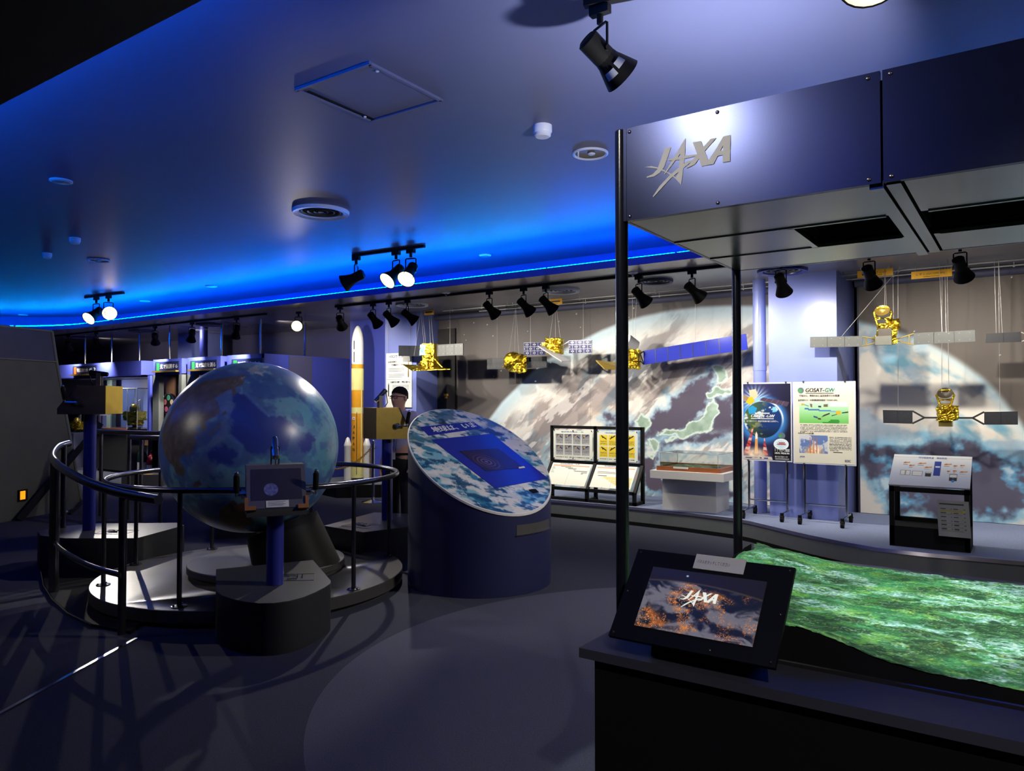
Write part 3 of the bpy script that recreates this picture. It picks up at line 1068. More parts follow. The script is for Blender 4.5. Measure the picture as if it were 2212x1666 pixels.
def nightearth(U, V):
    x, y = U * 1.5, V
    c = np.zeros(U.shape + (3,)) + np.array([30, 27, 30.])
    hor = .80 - .28 * (U - .36) ** 2
    c = mixc(c, [92, 76, 60], sm(.035, .0, np.abs(y - hor)) * .8)
    land = sm(.02, -.02, y - hor)
    g = np.array([24, 27, 36.])
    c = mixc(c, g, land)
    wx = fbm(x * 3 + 7, y * 3, 4, 13)
    cl = fbm(x * 5 + 2 * wx, y * 9 + x * 2 + 2 * wx, 6, 3)
    amt = .16 * sm(.35, .75, U) * sm(.75, .2, y) + .05 - .3 * sm(.25, .05, np.hypot((x - 1.2) * .8, y - .12))
    c = mixc(c, [104, 100, 112], land * sm(.46, .70, cl + amt) * .75)
    c = mixc(c, [150, 147, 154], land * sm(.60, .76, cl + amt) * .45)
    m1 = sm(.05, -.06, sd(x, y, [(.0, .0), (.36, .02), (.42, .16), (.3, .22), (.12, .34), (.02, .26)]) - .05 * (fbm(x * 14, y * 14, 4, 8) - .5))
    m2 = sm(.04, -.05, sd(x, y, [(.34, .62), (.5, .74), (.9, .74), (1.2, .6), (1.0, .48), (.7, .4), (.68, .2), (.8, .08), (.6, .04), (.5, .2), (.42, .4), (.3, .52)]) - .07 * (fbm(x * 12, y * 12, 4, 18) - .5))
    pts = sm(.62, .85, vnoise(x * 150, y * 150, 2)) * sm(.35, .6, fbm(x * 14, y * 14, 4, 76)) * 1.3 + sm(.58, .8, fbm(x * 30, y * 30, 3, 77)) * .6
    glow = sm(.42, .7, fbm(x * 11 + 3, y * 11, 4, 55))
    c = mixc(c, [196, 104, 40], land * np.maximum(m1, m2 * .9) * glow * .75)
    oth = .75 * sm(.52, .66, fbm(x * 4 + 9, y * 4, 4, 99))
    li = land * np.clip(np.maximum(np.maximum(m1, m2 * .9), oth) * pts, 0, 1)
    c = mixc(c, [255, 150, 60], li)
    c = mixc(c, [255, 214, 150], land * np.maximum(m1, m2) * sm(.80, .95, vnoise(x * 130 + 5, y * 130, 6)))
    st = np.hypot(x - .5, y - .915)
    c = mixc(c, [190, 220, 255], sm(.028, .0, st))
    return c


s0u, s1u, s0v, s1v = .063, wd - .062, .042, hh - .052
PS = picmat('night_earth_screen', .25, emit=.85, grain=.02)
b = MB()
for q in ((s0u - .004, s0v - .004, s1u + .004, s0v), (s0u - .004, s1v, s1u + .004, s1v + .003), (s0u - .004, s0v, s0u, s1v), (s1u, s0v, s1u + .004, s1v)):
    b.slab([pp(q[0], q[1], .0012), pp(q[2], q[1], .0012), pp(q[2], q[3], .0012), pp(q[0], q[3], .0012)], .001)
b.build('screen_rim', K['blackmatte'], tp)
scr = picture('screen', pp(s0u, s0v), pp(s1u, s0v), pp(s0u, s1v), 520, 320, nightearth, PS, tp, lift=.0008)
b = MB()
for z, pl in enumerate(LOGO):
    pts = [pp(s0u + .102 + x * .103, s0v + .072 + y * .103, .0016 + .00008 * z) for x, y in pl]
    b.mesh(pts, [tuple(range(len(pts)))])
o = b.build('screen_logo', mat('screen_logo_white', (230, 236, 225), .5, emit=(235, 240, 228), es=.75), scr, smooth=False)
b = MB(); b.slab([pp(.178, hh - .042, .004), pp(.318, hh - .042, .004), pp(.318, hh + .004, .004), pp(.178, hh + .004, .004)], .002)
nt_ = b.build('note_card', K['paper'], tp)
nt_['label'] = 'white instruction strip clipped on the bezel top'
sh = Sheet(pp(.178, hh - .042, .004), pp(.318, hh - .042, .004), pp(.178, hh + .004, .004), .0006)
sh.text('パネルをタッチしてください', .008, .017, .0115, .092)
sh.build('note_lettering', K['ink'], nt_)

# ------------------------------------------------------------------ sloped kiosk
KC, KR = (-3.815, 5.05), .60
kx, ky = Vector((.823, .568, 0)), Vector((-.568, .823, 0))
kz = lambda x, y: 1.03 + (-.383 * (x * .823 + y * .568)) + .55 * (x * -.568 + y * .823)
ki = thing('information_kiosk', 'round navy kiosk with slanted earth picture top beside the globe', 'kiosk', (KC[0], KC[1], 0))
b = MB()
N = 64
ring = [(KR * math.cos(2 * PI * i / N), KR * math.sin(2 * PI * i / N)) for i in range(N)]
vb = [(KC[0] + x, KC[1] + y, 0) for x, y in ring]
vt = [(KC[0] + x, KC[1] + y, kz(x, y) - .012) for x, y in ring]
b.mesh(vb + vt, [(i, (i + 1) % N, N + (i + 1) % N, N + i) for i in range(N)] + [tuple(range(N, 2 * N))])
b.build('body', K['kiosk'], ki)
b = MB()
o_ = [(KC[0] + x * 1.008, KC[1] + y * 1.008, kz(x, y) - .016) for x, y in ring]
t_ = [(KC[0] + x * 1.008, KC[1] + y * 1.008, kz(x, y) + .001) for x, y in ring]
i_ = [(KC[0] + x * .985, KC[1] + y * .985, kz(x * .985, y * .985) + .002) for x, y in ring]
for P_, Q_ in ((o_, t_), (t_, i_)):
    b.mesh(P_ + Q_, [(i, (i + 1) % N, N + (i + 1) % N, N + i) for i in range(N)])
b.build('rim', K['white'], ki)
# frame on the sloped plane: e1 runs level to the right, e2 climbs
kn = Vector((.383 * .823 + .55 * .568, .383 * .568 - .55 * .823, 1)).normalized()
kc = Vector((KC[0], KC[1], 1.03))
e2 = Vector((-(kn.x), -(kn.y), 0))
e2 = (e2 - kn * e2.dot(kn)).normalized()
e1 = e2.cross(kn).normalized()


def kp(px, py):
    """where a sight line meets the sloped top, as (a, b) in metres along e1, e2"""
    d = ray(px, py)
    t = (kc - Vector((0, 0, EYE))).dot(kn) / d.dot(kn)
    q = Vector((0, 0, EYE)) + d * t - kc
    return q.dot(e1), q.dot(e2)


def ktop(U, V):
    a, b2 = (U - .5) * 1.5, (V - .5) * 1.5
    c = np.zeros(U.shape + (3,)) + np.array([222, 220, 206.])
    rim = np.hypot(a / KR, b2 / slope_len)
    left = sm(.1, -.45, a) + sm(-.1, -.5, b2)
    c = mixc(c, [120, 178, 190], np.clip(sm(.54, .66, fbm(a * 5 + b2 * 3, b2 * 9 - a * 3, 6, 5) + .09 * left) * .9, 0, 1))
    c = mixc(c, [48, 116, 140], np.clip(sm(.55, .66, fbm(a * 11 - 3 + b2 * 4, b2 * 16 + a * 5, 6, 15) + .09 * left * rim) * .9, 0, 1))
    c = mixc(c, [28, 66, 92], np.clip(sm(.58, .68, fbm(a * 14 + 9, b2 * 22 + a * 6, 6, 45) + .07 * left) * .8, 0, 1))
    c = mixc(c, [228, 228, 218], sm(.52, .62, fbm(a * 13, b2 * 20 + a * 9, 6, 25)) * .85)
    top = sm(.16, .34, b2)
    dark = sm(.50, .58, fbm(a * 7 + 5, b2 * 8 + 1, 6, 35)) * top
    c = mixc(c, [70, 104, 112], dark * .8)
    for P in ([(-.16, .50), (-.10, .56), (-.06, .50), (.0, .47), (-.04, .42), (-.12, .43)], [(.16, .40), (.3, .42), (.42, .30), (.36, .27), (.24, .33)]):
        s_ = sd(a, b2, P) + .10 * (fbm(a * 16, b2 * 16, 5, 55) - .5)
        c = mixc(c, [44, 56, 62], sm(.012, -.012, s_) * .9)
    return c


KT = picmat('kiosk_earth_print', .22, grain=.03, spec=.5, coat=.3)
slope_len = KR / math.cos(math.atan(.67))


def kpolar():
    nr, na = 70, 360
    R_, T_ = np.meshgrid(np.linspace(0.004, .992, nr + 1), np.linspace(0, 2 * PI, na + 1)[:-1])
    a, b2 = R_ * KR * np.cos(T_), R_ * slope_len * np.sin(T_)
    co = np.array(kc) + a[..., None] * np.array(e1) + b2[..., None] * np.array(e2) + np.array(kn) * .002 - np.array(ki.location)
    idx = np.arange(co.shape[0] * co.shape[1]).reshape(co.shape[:2])
    nx = np.roll(idx, -1, 0)
    q = np.stack([idx[:, :-1], idx[:, 1:], nx[:, 1:], nx[:, :-1]], -1).reshape(-1, 4)
    me = bpy.data.meshes.new('top_panel')
    me.from_pydata(co.reshape(-1, 3).tolist(), [], q.tolist())
    setcol(me, ktop(a / 1.5 + .5, b2 / 1.5 + .5))
    me.materials.append(KT)
    o = bpy.data.objects.new('top_panel', me); COL.objects.link(o); o.parent = ki


kpolar()


def kquad(pxs, l):
    return [kc + e1 * a + e2 * b2 + kn * l for a, b2 in (kp(*p) for p in pxs)]


def krect(pxs):
    ab = [kp(*p) for p in pxs]
    return ab


K['acrylicblue'] = mat('blue_acrylic_sheet', (44, 48, 148), .1, var=.03, spec=.6, coat=.5)
tq = kquad([(921, 941), (1040, 917), (1026, 911), (907, 924)], .004)
tq = kquad([(925, 942), (1043, 926), (1022, 912), (907, 923)], .004)
b = MB(); b.slab(tq, .003); ti = b.build('title_strip', K['acrylicblue'], ki)
sh = Sheet(tq[0], tq[1], tq[3], .0012)
sh.text('地球は、いま', sh.w * .14, sh.h * .2, sh.h * .62, sh.w * .78, bold=.004)
sh.build('title_lettering', K['inkwhite'], ti)
sq = kquad([(1069, 1056), (1184, 1035), (1062, 938), (932, 951)], .006)
b = MB(); b.slab(sq, .004); cv = b.build('screen_cover', K['acrylicblue'], ki)


def rings(U, V):  # concentric reflection painted into the screen's colour
    r = np.hypot((U - .3) * 1.3, V - .42)
    c = np.zeros(U.shape + (3,)) + np.array([50, 38, 46.])
    return mixc(c, [112, 98, 134], (np.sin(r * 62) * .5 + .5) * sm(.55, .0, r) * .9)


dq = kquad([(1049, 1020), (1132, 1012), (1072, 966), (991, 976)], .0072)
picture('screen', dq[0], dq[1], dq[3], 120, 80, rings, picmat('kiosk_screen_painted_reflection', .08, grain=.02, spec=.6), ki, lift=.0008)
lq = kquad([(1121, 1014.5), (1134, 1012.5), (1131, 1009), (1119, 1011)], .0095)
b = MB(); b.slab(lq, .001); b.build('small_label', K['paper'], ki)
lq = kquad([(1134, 1060), (1152, 1056.5), (1148, 1052), (1130, 1055)], .0045)
b = MB(); b.slab(lq, .001); b.build('small_label', K['paper'], ki)
lq = kquad([(1151, 1067), (1164, 1064), (1156, 1057), (1141, 1059)], .0045)
b = MB(); b.slab(lq, .001); b.build('card_reader', K['black'], ki)
# slot low on the front with its metal lip
b = MB()
a0 = math.degrees(math.atan2(*(lambda v: (v.y, v.x))(onZ(1112, 1155, .5) - Vector((KC[0], KC[1], .5)))))


def onkiosk(px, py):
    d = ray(px, py)
    o = Vector((0, 0, EYE))
    A_ = d.x ** 2 + d.y ** 2
    B2 = 2 * ((o.x - KC[0]) * d.x + (o.y - KC[1]) * d.y)
    C2 = (o.x - KC[0]) ** 2 + (o.y - KC[1]) ** 2 - KR ** 2
    t = (-B2 - math.sqrt(max(0, B2 * B2 - 4 * A_ * C2))) / (2 * A_)
    return o + d * t


g0, g1 = onkiosk(1116, 1148), onkiosk(1186, 1130)
t0, t1 = math.atan2(g0.y - KC[1], g0.x - KC[0]), math.atan2(g1.y - KC[1], g1.x - KC[0])
zt, zb = onkiosk(1116, 1135).z, onkiosk(1116, 1156).z


def band(r, z0, z1, n=14, e=0.0):
    A1 = [(KC[0] + r * math.cos(t0 - e + (t1 - t0 + 2 * e) * i / n), KC[1] + r * math.sin(t0 - e + (t1 - t0 + 2 * e) * i / n), z0) for i in range(n + 1)]
    return A1, [(x, y, z1) for x, y, _ in A1]


P_, Q_ = band(KR + .002, zb, zt)
strip(b, P_, Q_)
b.build('slot', mat('slot_grey', (72, 70, 68), .6), ki)
b = MB()
P_, Q_ = band(KR + .003, zb - .012, zb, e=.01); strip(b, P_, Q_)
P2, Q2 = band(KR + .018, zb, zb, e=.01); strip(b, Q_, P2)
b.build('slot_lip', K['chrome'], ki)

# ------------------------------------------------------------------ globe platform
PC, PR, PZ = (-5.22, 3.87), 1.19, .12
b = MB()
b.lathe([(PR - .04, 0), (PR - .04, .035), (PR, .035), (PR, PZ - .004), (PR - .004, PZ)], (PC[0], PC[1], 0), 96)
plat = o = b.build('globe_platform', K['deck']); tag(o, 'round dark low platform under the big globe', 'platform')
ramp = [(-7.7, 3.45), (-7.35, 3.17), (-7.088, 3.065), (-6.542, 2.851), (-6.034, 2.692), (-5.553, 2.582), (-5.142, 2.538), (-4.78, 2.6), (-4.9, 2.73), (-5.25, 2.68), (-5.7, 2.78), (-6.1, 3.05), (-6.35, 3.5), (-6.4, 3.8), (-7.3, 4.2)]
b = MB(); b.prism(ramp, 0.0, .02)
rampo = o = b.build('platform_ramp', K['blackmatte'], smooth=False); tag(o, 'black curved ramp floor left of the round globe platform', 'ramp')
b = MB(); b.tube([(x, y - .008, .016) for x, y in ramp[2:7]], .007, 6)
o = b.build('ramp_edging', K['chrome']); tag(o, 'thin bright metal edging round the black ramp', 'edging')


POLYS = []


def plinth(label, poly, h):
    POLYS.append(poly)
    t = thing('console_plinth', label, 'plinth', (sum(p[0] for p in poly) / len(poly), sum(p[1] for p in poly) / len(poly), 0), 0, 'black plinths round the globe')
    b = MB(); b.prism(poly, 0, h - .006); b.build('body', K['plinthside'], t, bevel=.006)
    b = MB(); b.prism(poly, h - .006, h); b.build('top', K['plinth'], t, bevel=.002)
    return t


def rnd(poly, it=2):
    """corner cutting so that curved sides read smooth"""
    for _ in range(it):
        q = []
        for i, p in enumerate(poly):
            a, c = poly[i - 1], poly[(i + 1) % len(poly)]
            q += [(p[0] * .75 + a[0] * .25, p[1] * .75 + a[1] * .25), (p[0] * .75 + c[0] * .25, p[1] * .75 + c[1] * .25)]
        poly = q
    return poly


PH = .31
pf = plinth('rounded black plinth nearest the camera under the grey screen console', [(-4.76, 3.2)] + rnd([(-4.40, 2.955), (-4.16, 2.80), (-3.9, 2.77), (-3.70, 2.82), (-3.63, 2.99), (-3.70, 3.24), (-3.80, 3.42)], 1)[1:-1] + [(-3.83, 3.43), (-4.439, 3.799)], PH)
pl_ = plinth('black plinth at the left under the console with yellow back', [(-7.504, 3.736), (-7.62, 3.45), (-7.5, 3.2), (-7.247, 3.114), (-6.924, 3.173), (-6.409, 3.528), (-6.702, 4.157), (-6.908, 4.2)], PH)
pr_ = plinth('black plinth right of the globe under the brass console', [(-5.573, 4.903), (-5.002, 4.864), (-4.85, 5.4), (-4.95, 5.75), (-5.441, 5.93), (-5.8, 5.8)], PH)
pb_ = plinth('black plinth half hidden behind the globe', [(-7.30, 4.90), (-7.05, 5.24), (-7.2, 5.8), (-7.7, 5.9), (-7.9, 5.4)], PH)


def cutout(o, polys, h):
    """notch the platform where the plinths stand in it"""
    cb_ = MB()
    for P in polys:
        cx_, cy_ = sum(p[0] for p in P) / len(P), sum(p[1] for p in P) / len(P)
        cb_.prism([(cx_ + (x - cx_) * 1.012, cy_ + (y - cy_) * 1.012) for x, y in P], -.1, h)
    cut = cb_.build('notch', K['deck'])
    md = o.modifiers.new('notch', 'BOOLEAN')
    md.operation = 'DIFFERENCE'
    md.object = cut
    md.solver = 'EXACT'
    dg = bpy.context.evaluated_depsgraph_get()
    me = bpy.data.meshes.new_from_object(o.evaluated_get(dg))
    o.modifiers.clear()
    o.data = me
    bpy.data.objects.remove(cut)


def hardware(mount, z, pts, par, ph, seed):
    """small latch, handle and hatch lines on a plinth top"""
    rr = random.Random(seed)
    P0, ux, uy = pts
    t = par
    b = MB()
    L = lambda u, v, e=.0: Vector((P0[0] + ux[0] * u + uy[0] * v, P0[1] + ux[1] * u + uy[1] * v, z + e))
    b.tube([L(0, 0, .001), L(.34, 0, .001), L(.34, .26, .001), L(0, .26, .001)], .0022, 4, closed=True)
    b.build('hatch_line', K['steel'], t)
    b = MB()
    b.tube([L(.2, .1, .0), L(.2, .1, .014), L(.2, .17, .014), L(.2, .17, .0)], .004, 6)
    b.tube([L(.24, .1, .0), L(.24, .1, .01), L(.24, .17, .01), L(.24, .17, .0)], .004, 6)
    for _ in range(5):
        u, v = rr.uniform(.02, .15), rr.uniform(.04, .22)
        b.tube([L(u, v, .004), L(u + .05, v + rr.uniform(-.02, .02), .008), L(u + .08, v, .004)], .004, 6)
    b.build('latch', K['chrome'], t)


cutout(plat, POLYS, .5)
cutout(rampo, [POLYS[1]], .5)
hardware(None, PH, ((-4.14, 3.2), (.62, .5), (-.55, .5)), pf, PH, 1)
hardware(None, PH, ((-6.95, 3.42), (.75, .4), (-.3, .75)), pl_, PH, 2)
hardware(None, PH, ((-5.42, 4.98), (.9, .1), (-.1, .9)), pr_, PH, 3)

# circular guard rail
RC, RR, RZ = (-5.22, 3.90), 1.12, .9
gr = thing('guard_rail', 'circular tubular guard rail around the big globe', 'railing', (RC[0], RC[1], PZ))
b = MB(); b.tube(arc(RC, RR, 0, 360, 96, RZ)[:-1], .021, 12, closed=True); b.build('top_rail', K['rail'], gr)
for a in (-63.6, -.5, 63.6, 118, 165, 205, 242):
    x, y = RC[0] + RR * math.cos(math.radians(a)), RC[1] + RR * math.sin(math.radians(a))
    b = MB(); b.cyl((x, y, PZ), (x, y, RZ - .012), .0165, seg=12); po = b.build('rail_post', K['rail'], gr)
    b = MB(); b.lathe([(.05, 0), (.05, .006), (.018, .012)], (x, y, PZ), 20)
    for k in range(3):
        b.lathe([(.007, 0), (.007, .012)], (x + .036 * math.cos(k * 2.1), y + .036 * math.sin(k * 2.1), PZ + .004), 8)
    b.build('base_flange', K['rail'], po)

# ramp handrail on the near left
hr = thing('ramp_handrail', 'heavy double handrail curving along the ramp left of the globe', 'railing', (-5.6, 2.6, 0))
low = [(-7.405, 3.322), (-6.913, 3.055), (-6.21, 2.778), (-5.661, 2.627), (-5.139, 2.532), (-4.638, 2.526)]


def smoothpath(P, n=6):
    P = [Vector(p) for p in P]
    out = []
    for i in range(len(P) - 1):
        p0, p1, p2, p3 = P[max(i - 1, 0)], P[i], P[i + 1], P[min(i + 2, len(P) - 1)]
        for k in range(n):
            t = k / n
            out.append(.5 * ((2 * p1) + (p2 - p0) * t + (2 * p0 - 5 * p1 + 4 * p2 - p3) * t * t + (3 * p1 - p0 - 3 * p2 + p3) * t ** 3))
    return out + [P[-1]]


e0 = onZ(149, 958, 1.1)
upper = [(e0.x, e0.y, 1.1), (-7.405, 3.322, 1.08), (-6.913, 3.055, 1.036), (-6.21, 2.778, 1.02), (-5.661, 2.627, .985), (-5.139, 2.532, .948), (-4.75, 2.525, .915), (-4.38, 2.545, .90)]
b = MB(); b.tube(smoothpath(upper), .031, 14); b.build('top_rail', K['rail'], hr)
b = MB(); b.tube(smoothpath([(-7.62, 3.5, .44), (-7.405, 3.322, .4), (-6.913, 3.055, .4), (-6.21, 2.778, .4), (-5.661, 2.627, .4), (-5.139, 2.532, .4), (-4.74, 2.52, .4)]), .019, 12); b.build('lower_rail', K['rail'], hr)
for x, y, z, r, zb in ((-4.76, 2.53, .91, .025, .022), (-6.28, 2.80, 1.02, .036, .022), (-7.5, 3.42, 1.085, .025, .313)):
    b = MB(); b.cyl((x, y, zb), (x, y, z), r, seg=14); b.build('rail_post', K['rail'], hr)

# ------------------------------------------------------------------ globe
GC, GR = Vector((-5.295, 3.879, 1.128)), .70
gl = thing('earth_globe', 'huge blue earth globe with dark continents on tilted black stand', 'globe', (GC.x, GC.y, PZ))
gf = (Vector((0, 0, EYE)) - GC).normalized()
gxa = Vector((0, 0, 1)).cross(gf).normalized()
gya = gf.cross(gxa)


def g2(px, py):
    """sight line to the sphere, then onto a stereographic map centred on the facing point"""
    d = ray(px, py)
    o = Vector((0, 0, EYE)) - GC
    A_, B2, C2 = d.dot(d), 2 * o.dot(d), o.dot(o) - GR * GR
    q = B2 * B2 - 4 * A_ * C2
    t = (-B2 - math.sqrt(max(q, 0))) / (2 * A_)
    n = (o + d * t).normalized()
    k = 2 / (1 + n.dot(gf))
    return (n.dot(gxa) * k, n.dot(gya) * k)


def gp(pts, s=3.95, o=(340, 700)):
    return [g2(o[0] + x / s, o[1] + y / s) for x, y in pts]


gverts, gfaces = [], []
NU, NV = 640, 320
for j in range(NV + 1):
    th = PI * j / NV
    for i in range(NU):
        a = 2 * PI * i / NU
        gverts.append((math.sin(th) * math.cos(a), math.sin(th) * math.sin(a), math.cos(th)))
G = np.array(gverts)
D_ = G @ np.array(gf)
kk = 2 / np.maximum(1 + D_, .12)
gu, gv = (G @ np.array(gxa)) * kk, (G @ np.array(gya)) * kk
wob = .05 * (fbm(gu * 9 + 40, gv * 9 + 40, 6, 3) - .5) + .035 * (fbm(gu * 30 + 40, gv * 30 + 40, 4, 7) - .5)
c = np.zeros((len(G), 3)) + np.array([76, 106, 158.])
sh1 = fbm(gu * 2.2 + 11, gv * 2.2 + 9, 6, 13)
c = mixc(c, [116, 166, 184], sm(.47, .56, sh1) * .8)
c = mixc(c, [62, 88, 150], sm(.52, .60, fbm(gu * 6 + 30, gv * 6 + 5, 6, 17)) * .6)
deep = [[(640, 590), (760, 600), (930, 760), (1100, 800), (1180, 900), (1100, 1050), (900, 1120), (760, 1090), (640, 960), (590, 830)], [(1310, 690), (1400, 640), (1430, 740), (1480, 830), (1380, 900), (1320, 790)], [(380, 1080), (560, 1020), (700, 1100), (640, 1200), (440, 1180)], [(1180, 980), (1340, 930), (1480, 1020), (1500, 1140), (1380, 1180), (1240, 1090)]]
for P in deep:
    s_ = sd(gu, gv, gp(P)) + wob * 2
    c = mixc(c, [48, 64, 142], sm(.025, -.03, s_) * .92)
ridge = [gp([(750, 590), (850, 690), (950, 780)]), gp([(950, 780), (1080, 760), (1200, 780)]), gp([(620, 960), (720, 1040), (700, 1140)])]
for R_ in ridge:
    for a_, b_ in zip(R_[:-1], R_[1:]):
        s_ = np.abs(sd(gu, gv, [a_, b_, (b_[0], b_[1] + .001)])) + wob * .6
        c = mixc(c, [96, 132, 186], sm(.035, .0, s_) * .6)
shal = [[(360, 560), (500, 600), (560, 800), (500, 960), (420, 1010), (330, 1130), (250, 1340), (330, 1420), (480, 1250), (420, 1100), (560, 980), (640, 860), (640, 600), (700, 540)], [(1080, 760), (1260, 800), (1340, 980), (1240, 1180), (1420, 1300), (1560, 1000), (1480, 700), (1300, 560), (1240, 700)], [(620, 1240), (860, 1150), (1060, 1130), (1200, 1200), (1100, 1300), (800, 1320)]]
for P in shal:
    s_ = sd(gu, gv, gp(P)) + wob * 2.5
    c = mixc(c, [104, 128, 168] if P is shal[0] else [96, 158, 172], sm(.03, -.015, s_) * .7 * (.7 + .5 * sm(.4, .6, fbm(gu * 12 + 2, gv * 12 + 9, 5, 27))))
land = [[(250, 560), (430, 480), (660, 445), (760, 430), (740, 500), (660, 545), (560, 590), (485, 640), (530, 700), (530, 760), (440, 820), (410, 850), (415, 910), (385, 900), (360, 860), (320, 880), (345, 920), (320, 960), (340, 1020), (280, 1100), (190, 1150), (240, 1250), (220, 1310), (170, 1280), (140, 1230), (100, 1170), (60, 1100), (38, 1000), (40, 930), (70, 830), (130, 720), (200, 620)],
        [(440, 930), (500, 880), (540, 830), (545, 860), (510, 905), (455, 945)], [(540, 770), (585, 740), (600, 760), (560, 785)], [(640, 560), (672, 545), (660, 612), (640, 600)],
        [(300, 1390), (320, 1345), (360, 1330), (380, 1375), (340, 1400)], [(190, 1350), (230, 1400), (245, 1420), (215, 1400)], [(540, 1700), (530, 1590), (600, 1535), (650, 1500), (690, 1545), (730, 1530), (800, 1600), (820, 1700), (700, 1760)],
        [(960, 345), (1080, 370), (1190, 420), (1260, 470), (1200, 440), (1080, 395)], [(420, 1380), (470, 1400), (520, 1440), (480, 1430)]]
for q, P in enumerate(land):
    s_ = sd(gu, gv, gp(P)) + wob * (.9 if q else 1.3)
    colr = [100, 92, 86] if q not in (6,) else [128, 88, 62]
    tex = fbm(gu * 14 + 3, gv * 14 + 7, 5, 23)[:, None]
    k_ = sm(.012, -.012, s_)
    c = c + ((np.array(colr) * (.75 + .5 * tex)) - c) * k_[:, None]
ice = sd(gu, gv, gp([(760, 400), (850, 350), (960, 352), (940, 380), (900, 420), (930, 480), (880, 440), (800, 430)])) + wob
c = mixc(c, [196, 192, 186], sm(.03, -.03, ice) * sm(.42, .55, fbm(gu * 16, gv * 16, 4, 33)))
ice2 = sd(gu, gv, gp([(660, 490), (760, 430), (740, 500), (690, 510)])) + wob
c = mixc(c, [178, 172, 168], sm(.02, -.02, ice2) * sm(.45, .6, fbm(gu * 22, gv * 22, 4, 43)) * .8)
cap = sd(gu, gv, gp([(430, 450), (560, 390), (760, 345), (960, 340), (1100, 380), (900, 400), (700, 440), (560, 470)])) + wob * 2
c = mixc(c, [112, 128, 168], sm(.06, -.02, cap) * .45 * sm(.3, .6, sh1))
back = D_ < -.15
cb = np.zeros((len(G), 3)) + np.array([40, 66, 146.])
cb = mixc(cb, [96, 90, 78], sm(.53, .56, fbm(G[:, 0] * 2.4 + 20, G[:, 2] * 2.4 + G[:, 1], 6, 53)))
c = np.where(back[:, None], cb, c)
idx = np.arange((NV + 1) * NU).reshape(NV + 1, NU)
nx_ = np.roll(idx, -1, 1)
qf = np.stack([idx[:-1], idx[1:], nx_[1:], nx_[:-1]], -1).reshape(-1, 4)
me = bpy.data.meshes.new('sphere')
loc = G * GR + np.array(GC) - np.array(gl.location)
me.from_pydata(loc.tolist(), [], qf.tolist())
setcol(me, c)
me.materials.append(picmat('globe_print', .31, grain=.08, spec=.45, gs=40))
me.polygons.foreach_set('use_smooth', [True] * len(me.polygons))
o = bpy.data.objects.new('sphere', me); COL.objects.link(o); o.parent = gl
dc = Vector((-5.18, 3.96, 0))
b = MB(); b.lathe([(.60, PZ), (.60, PZ + .025), (.62, PZ + .03), (.62, PZ + .075), (.615, PZ + .08)], dc, 64); b.build('base_disc', K['plinth'], gl, bevel=.001)
s0 = at(640, 1212, 6.1); s0.z = .2
ax = (GC - s0).normalized()
b = MB()
a_ = ax.cross(Vector((0, 1, 0))).normalized(); b_ = ax.cross(a_)
r0, r1, n_ = .325, .295, 40
bot, top_ = [], []
s1 = s0 + ax * .315
for k in range(n_):
    u = a_ * math.cos(2 * PI * k / n_) + b_ * math.sin(2 * PI * k / n_)
    q = s0 + u * r0
    bot.append(q + ax * ((.195 - q.z) / ax.z))
    top_.append(s1 + u * r1)
b.hexa(bot, top_)
b.build('stand', K['black'], gl, ang=.5)

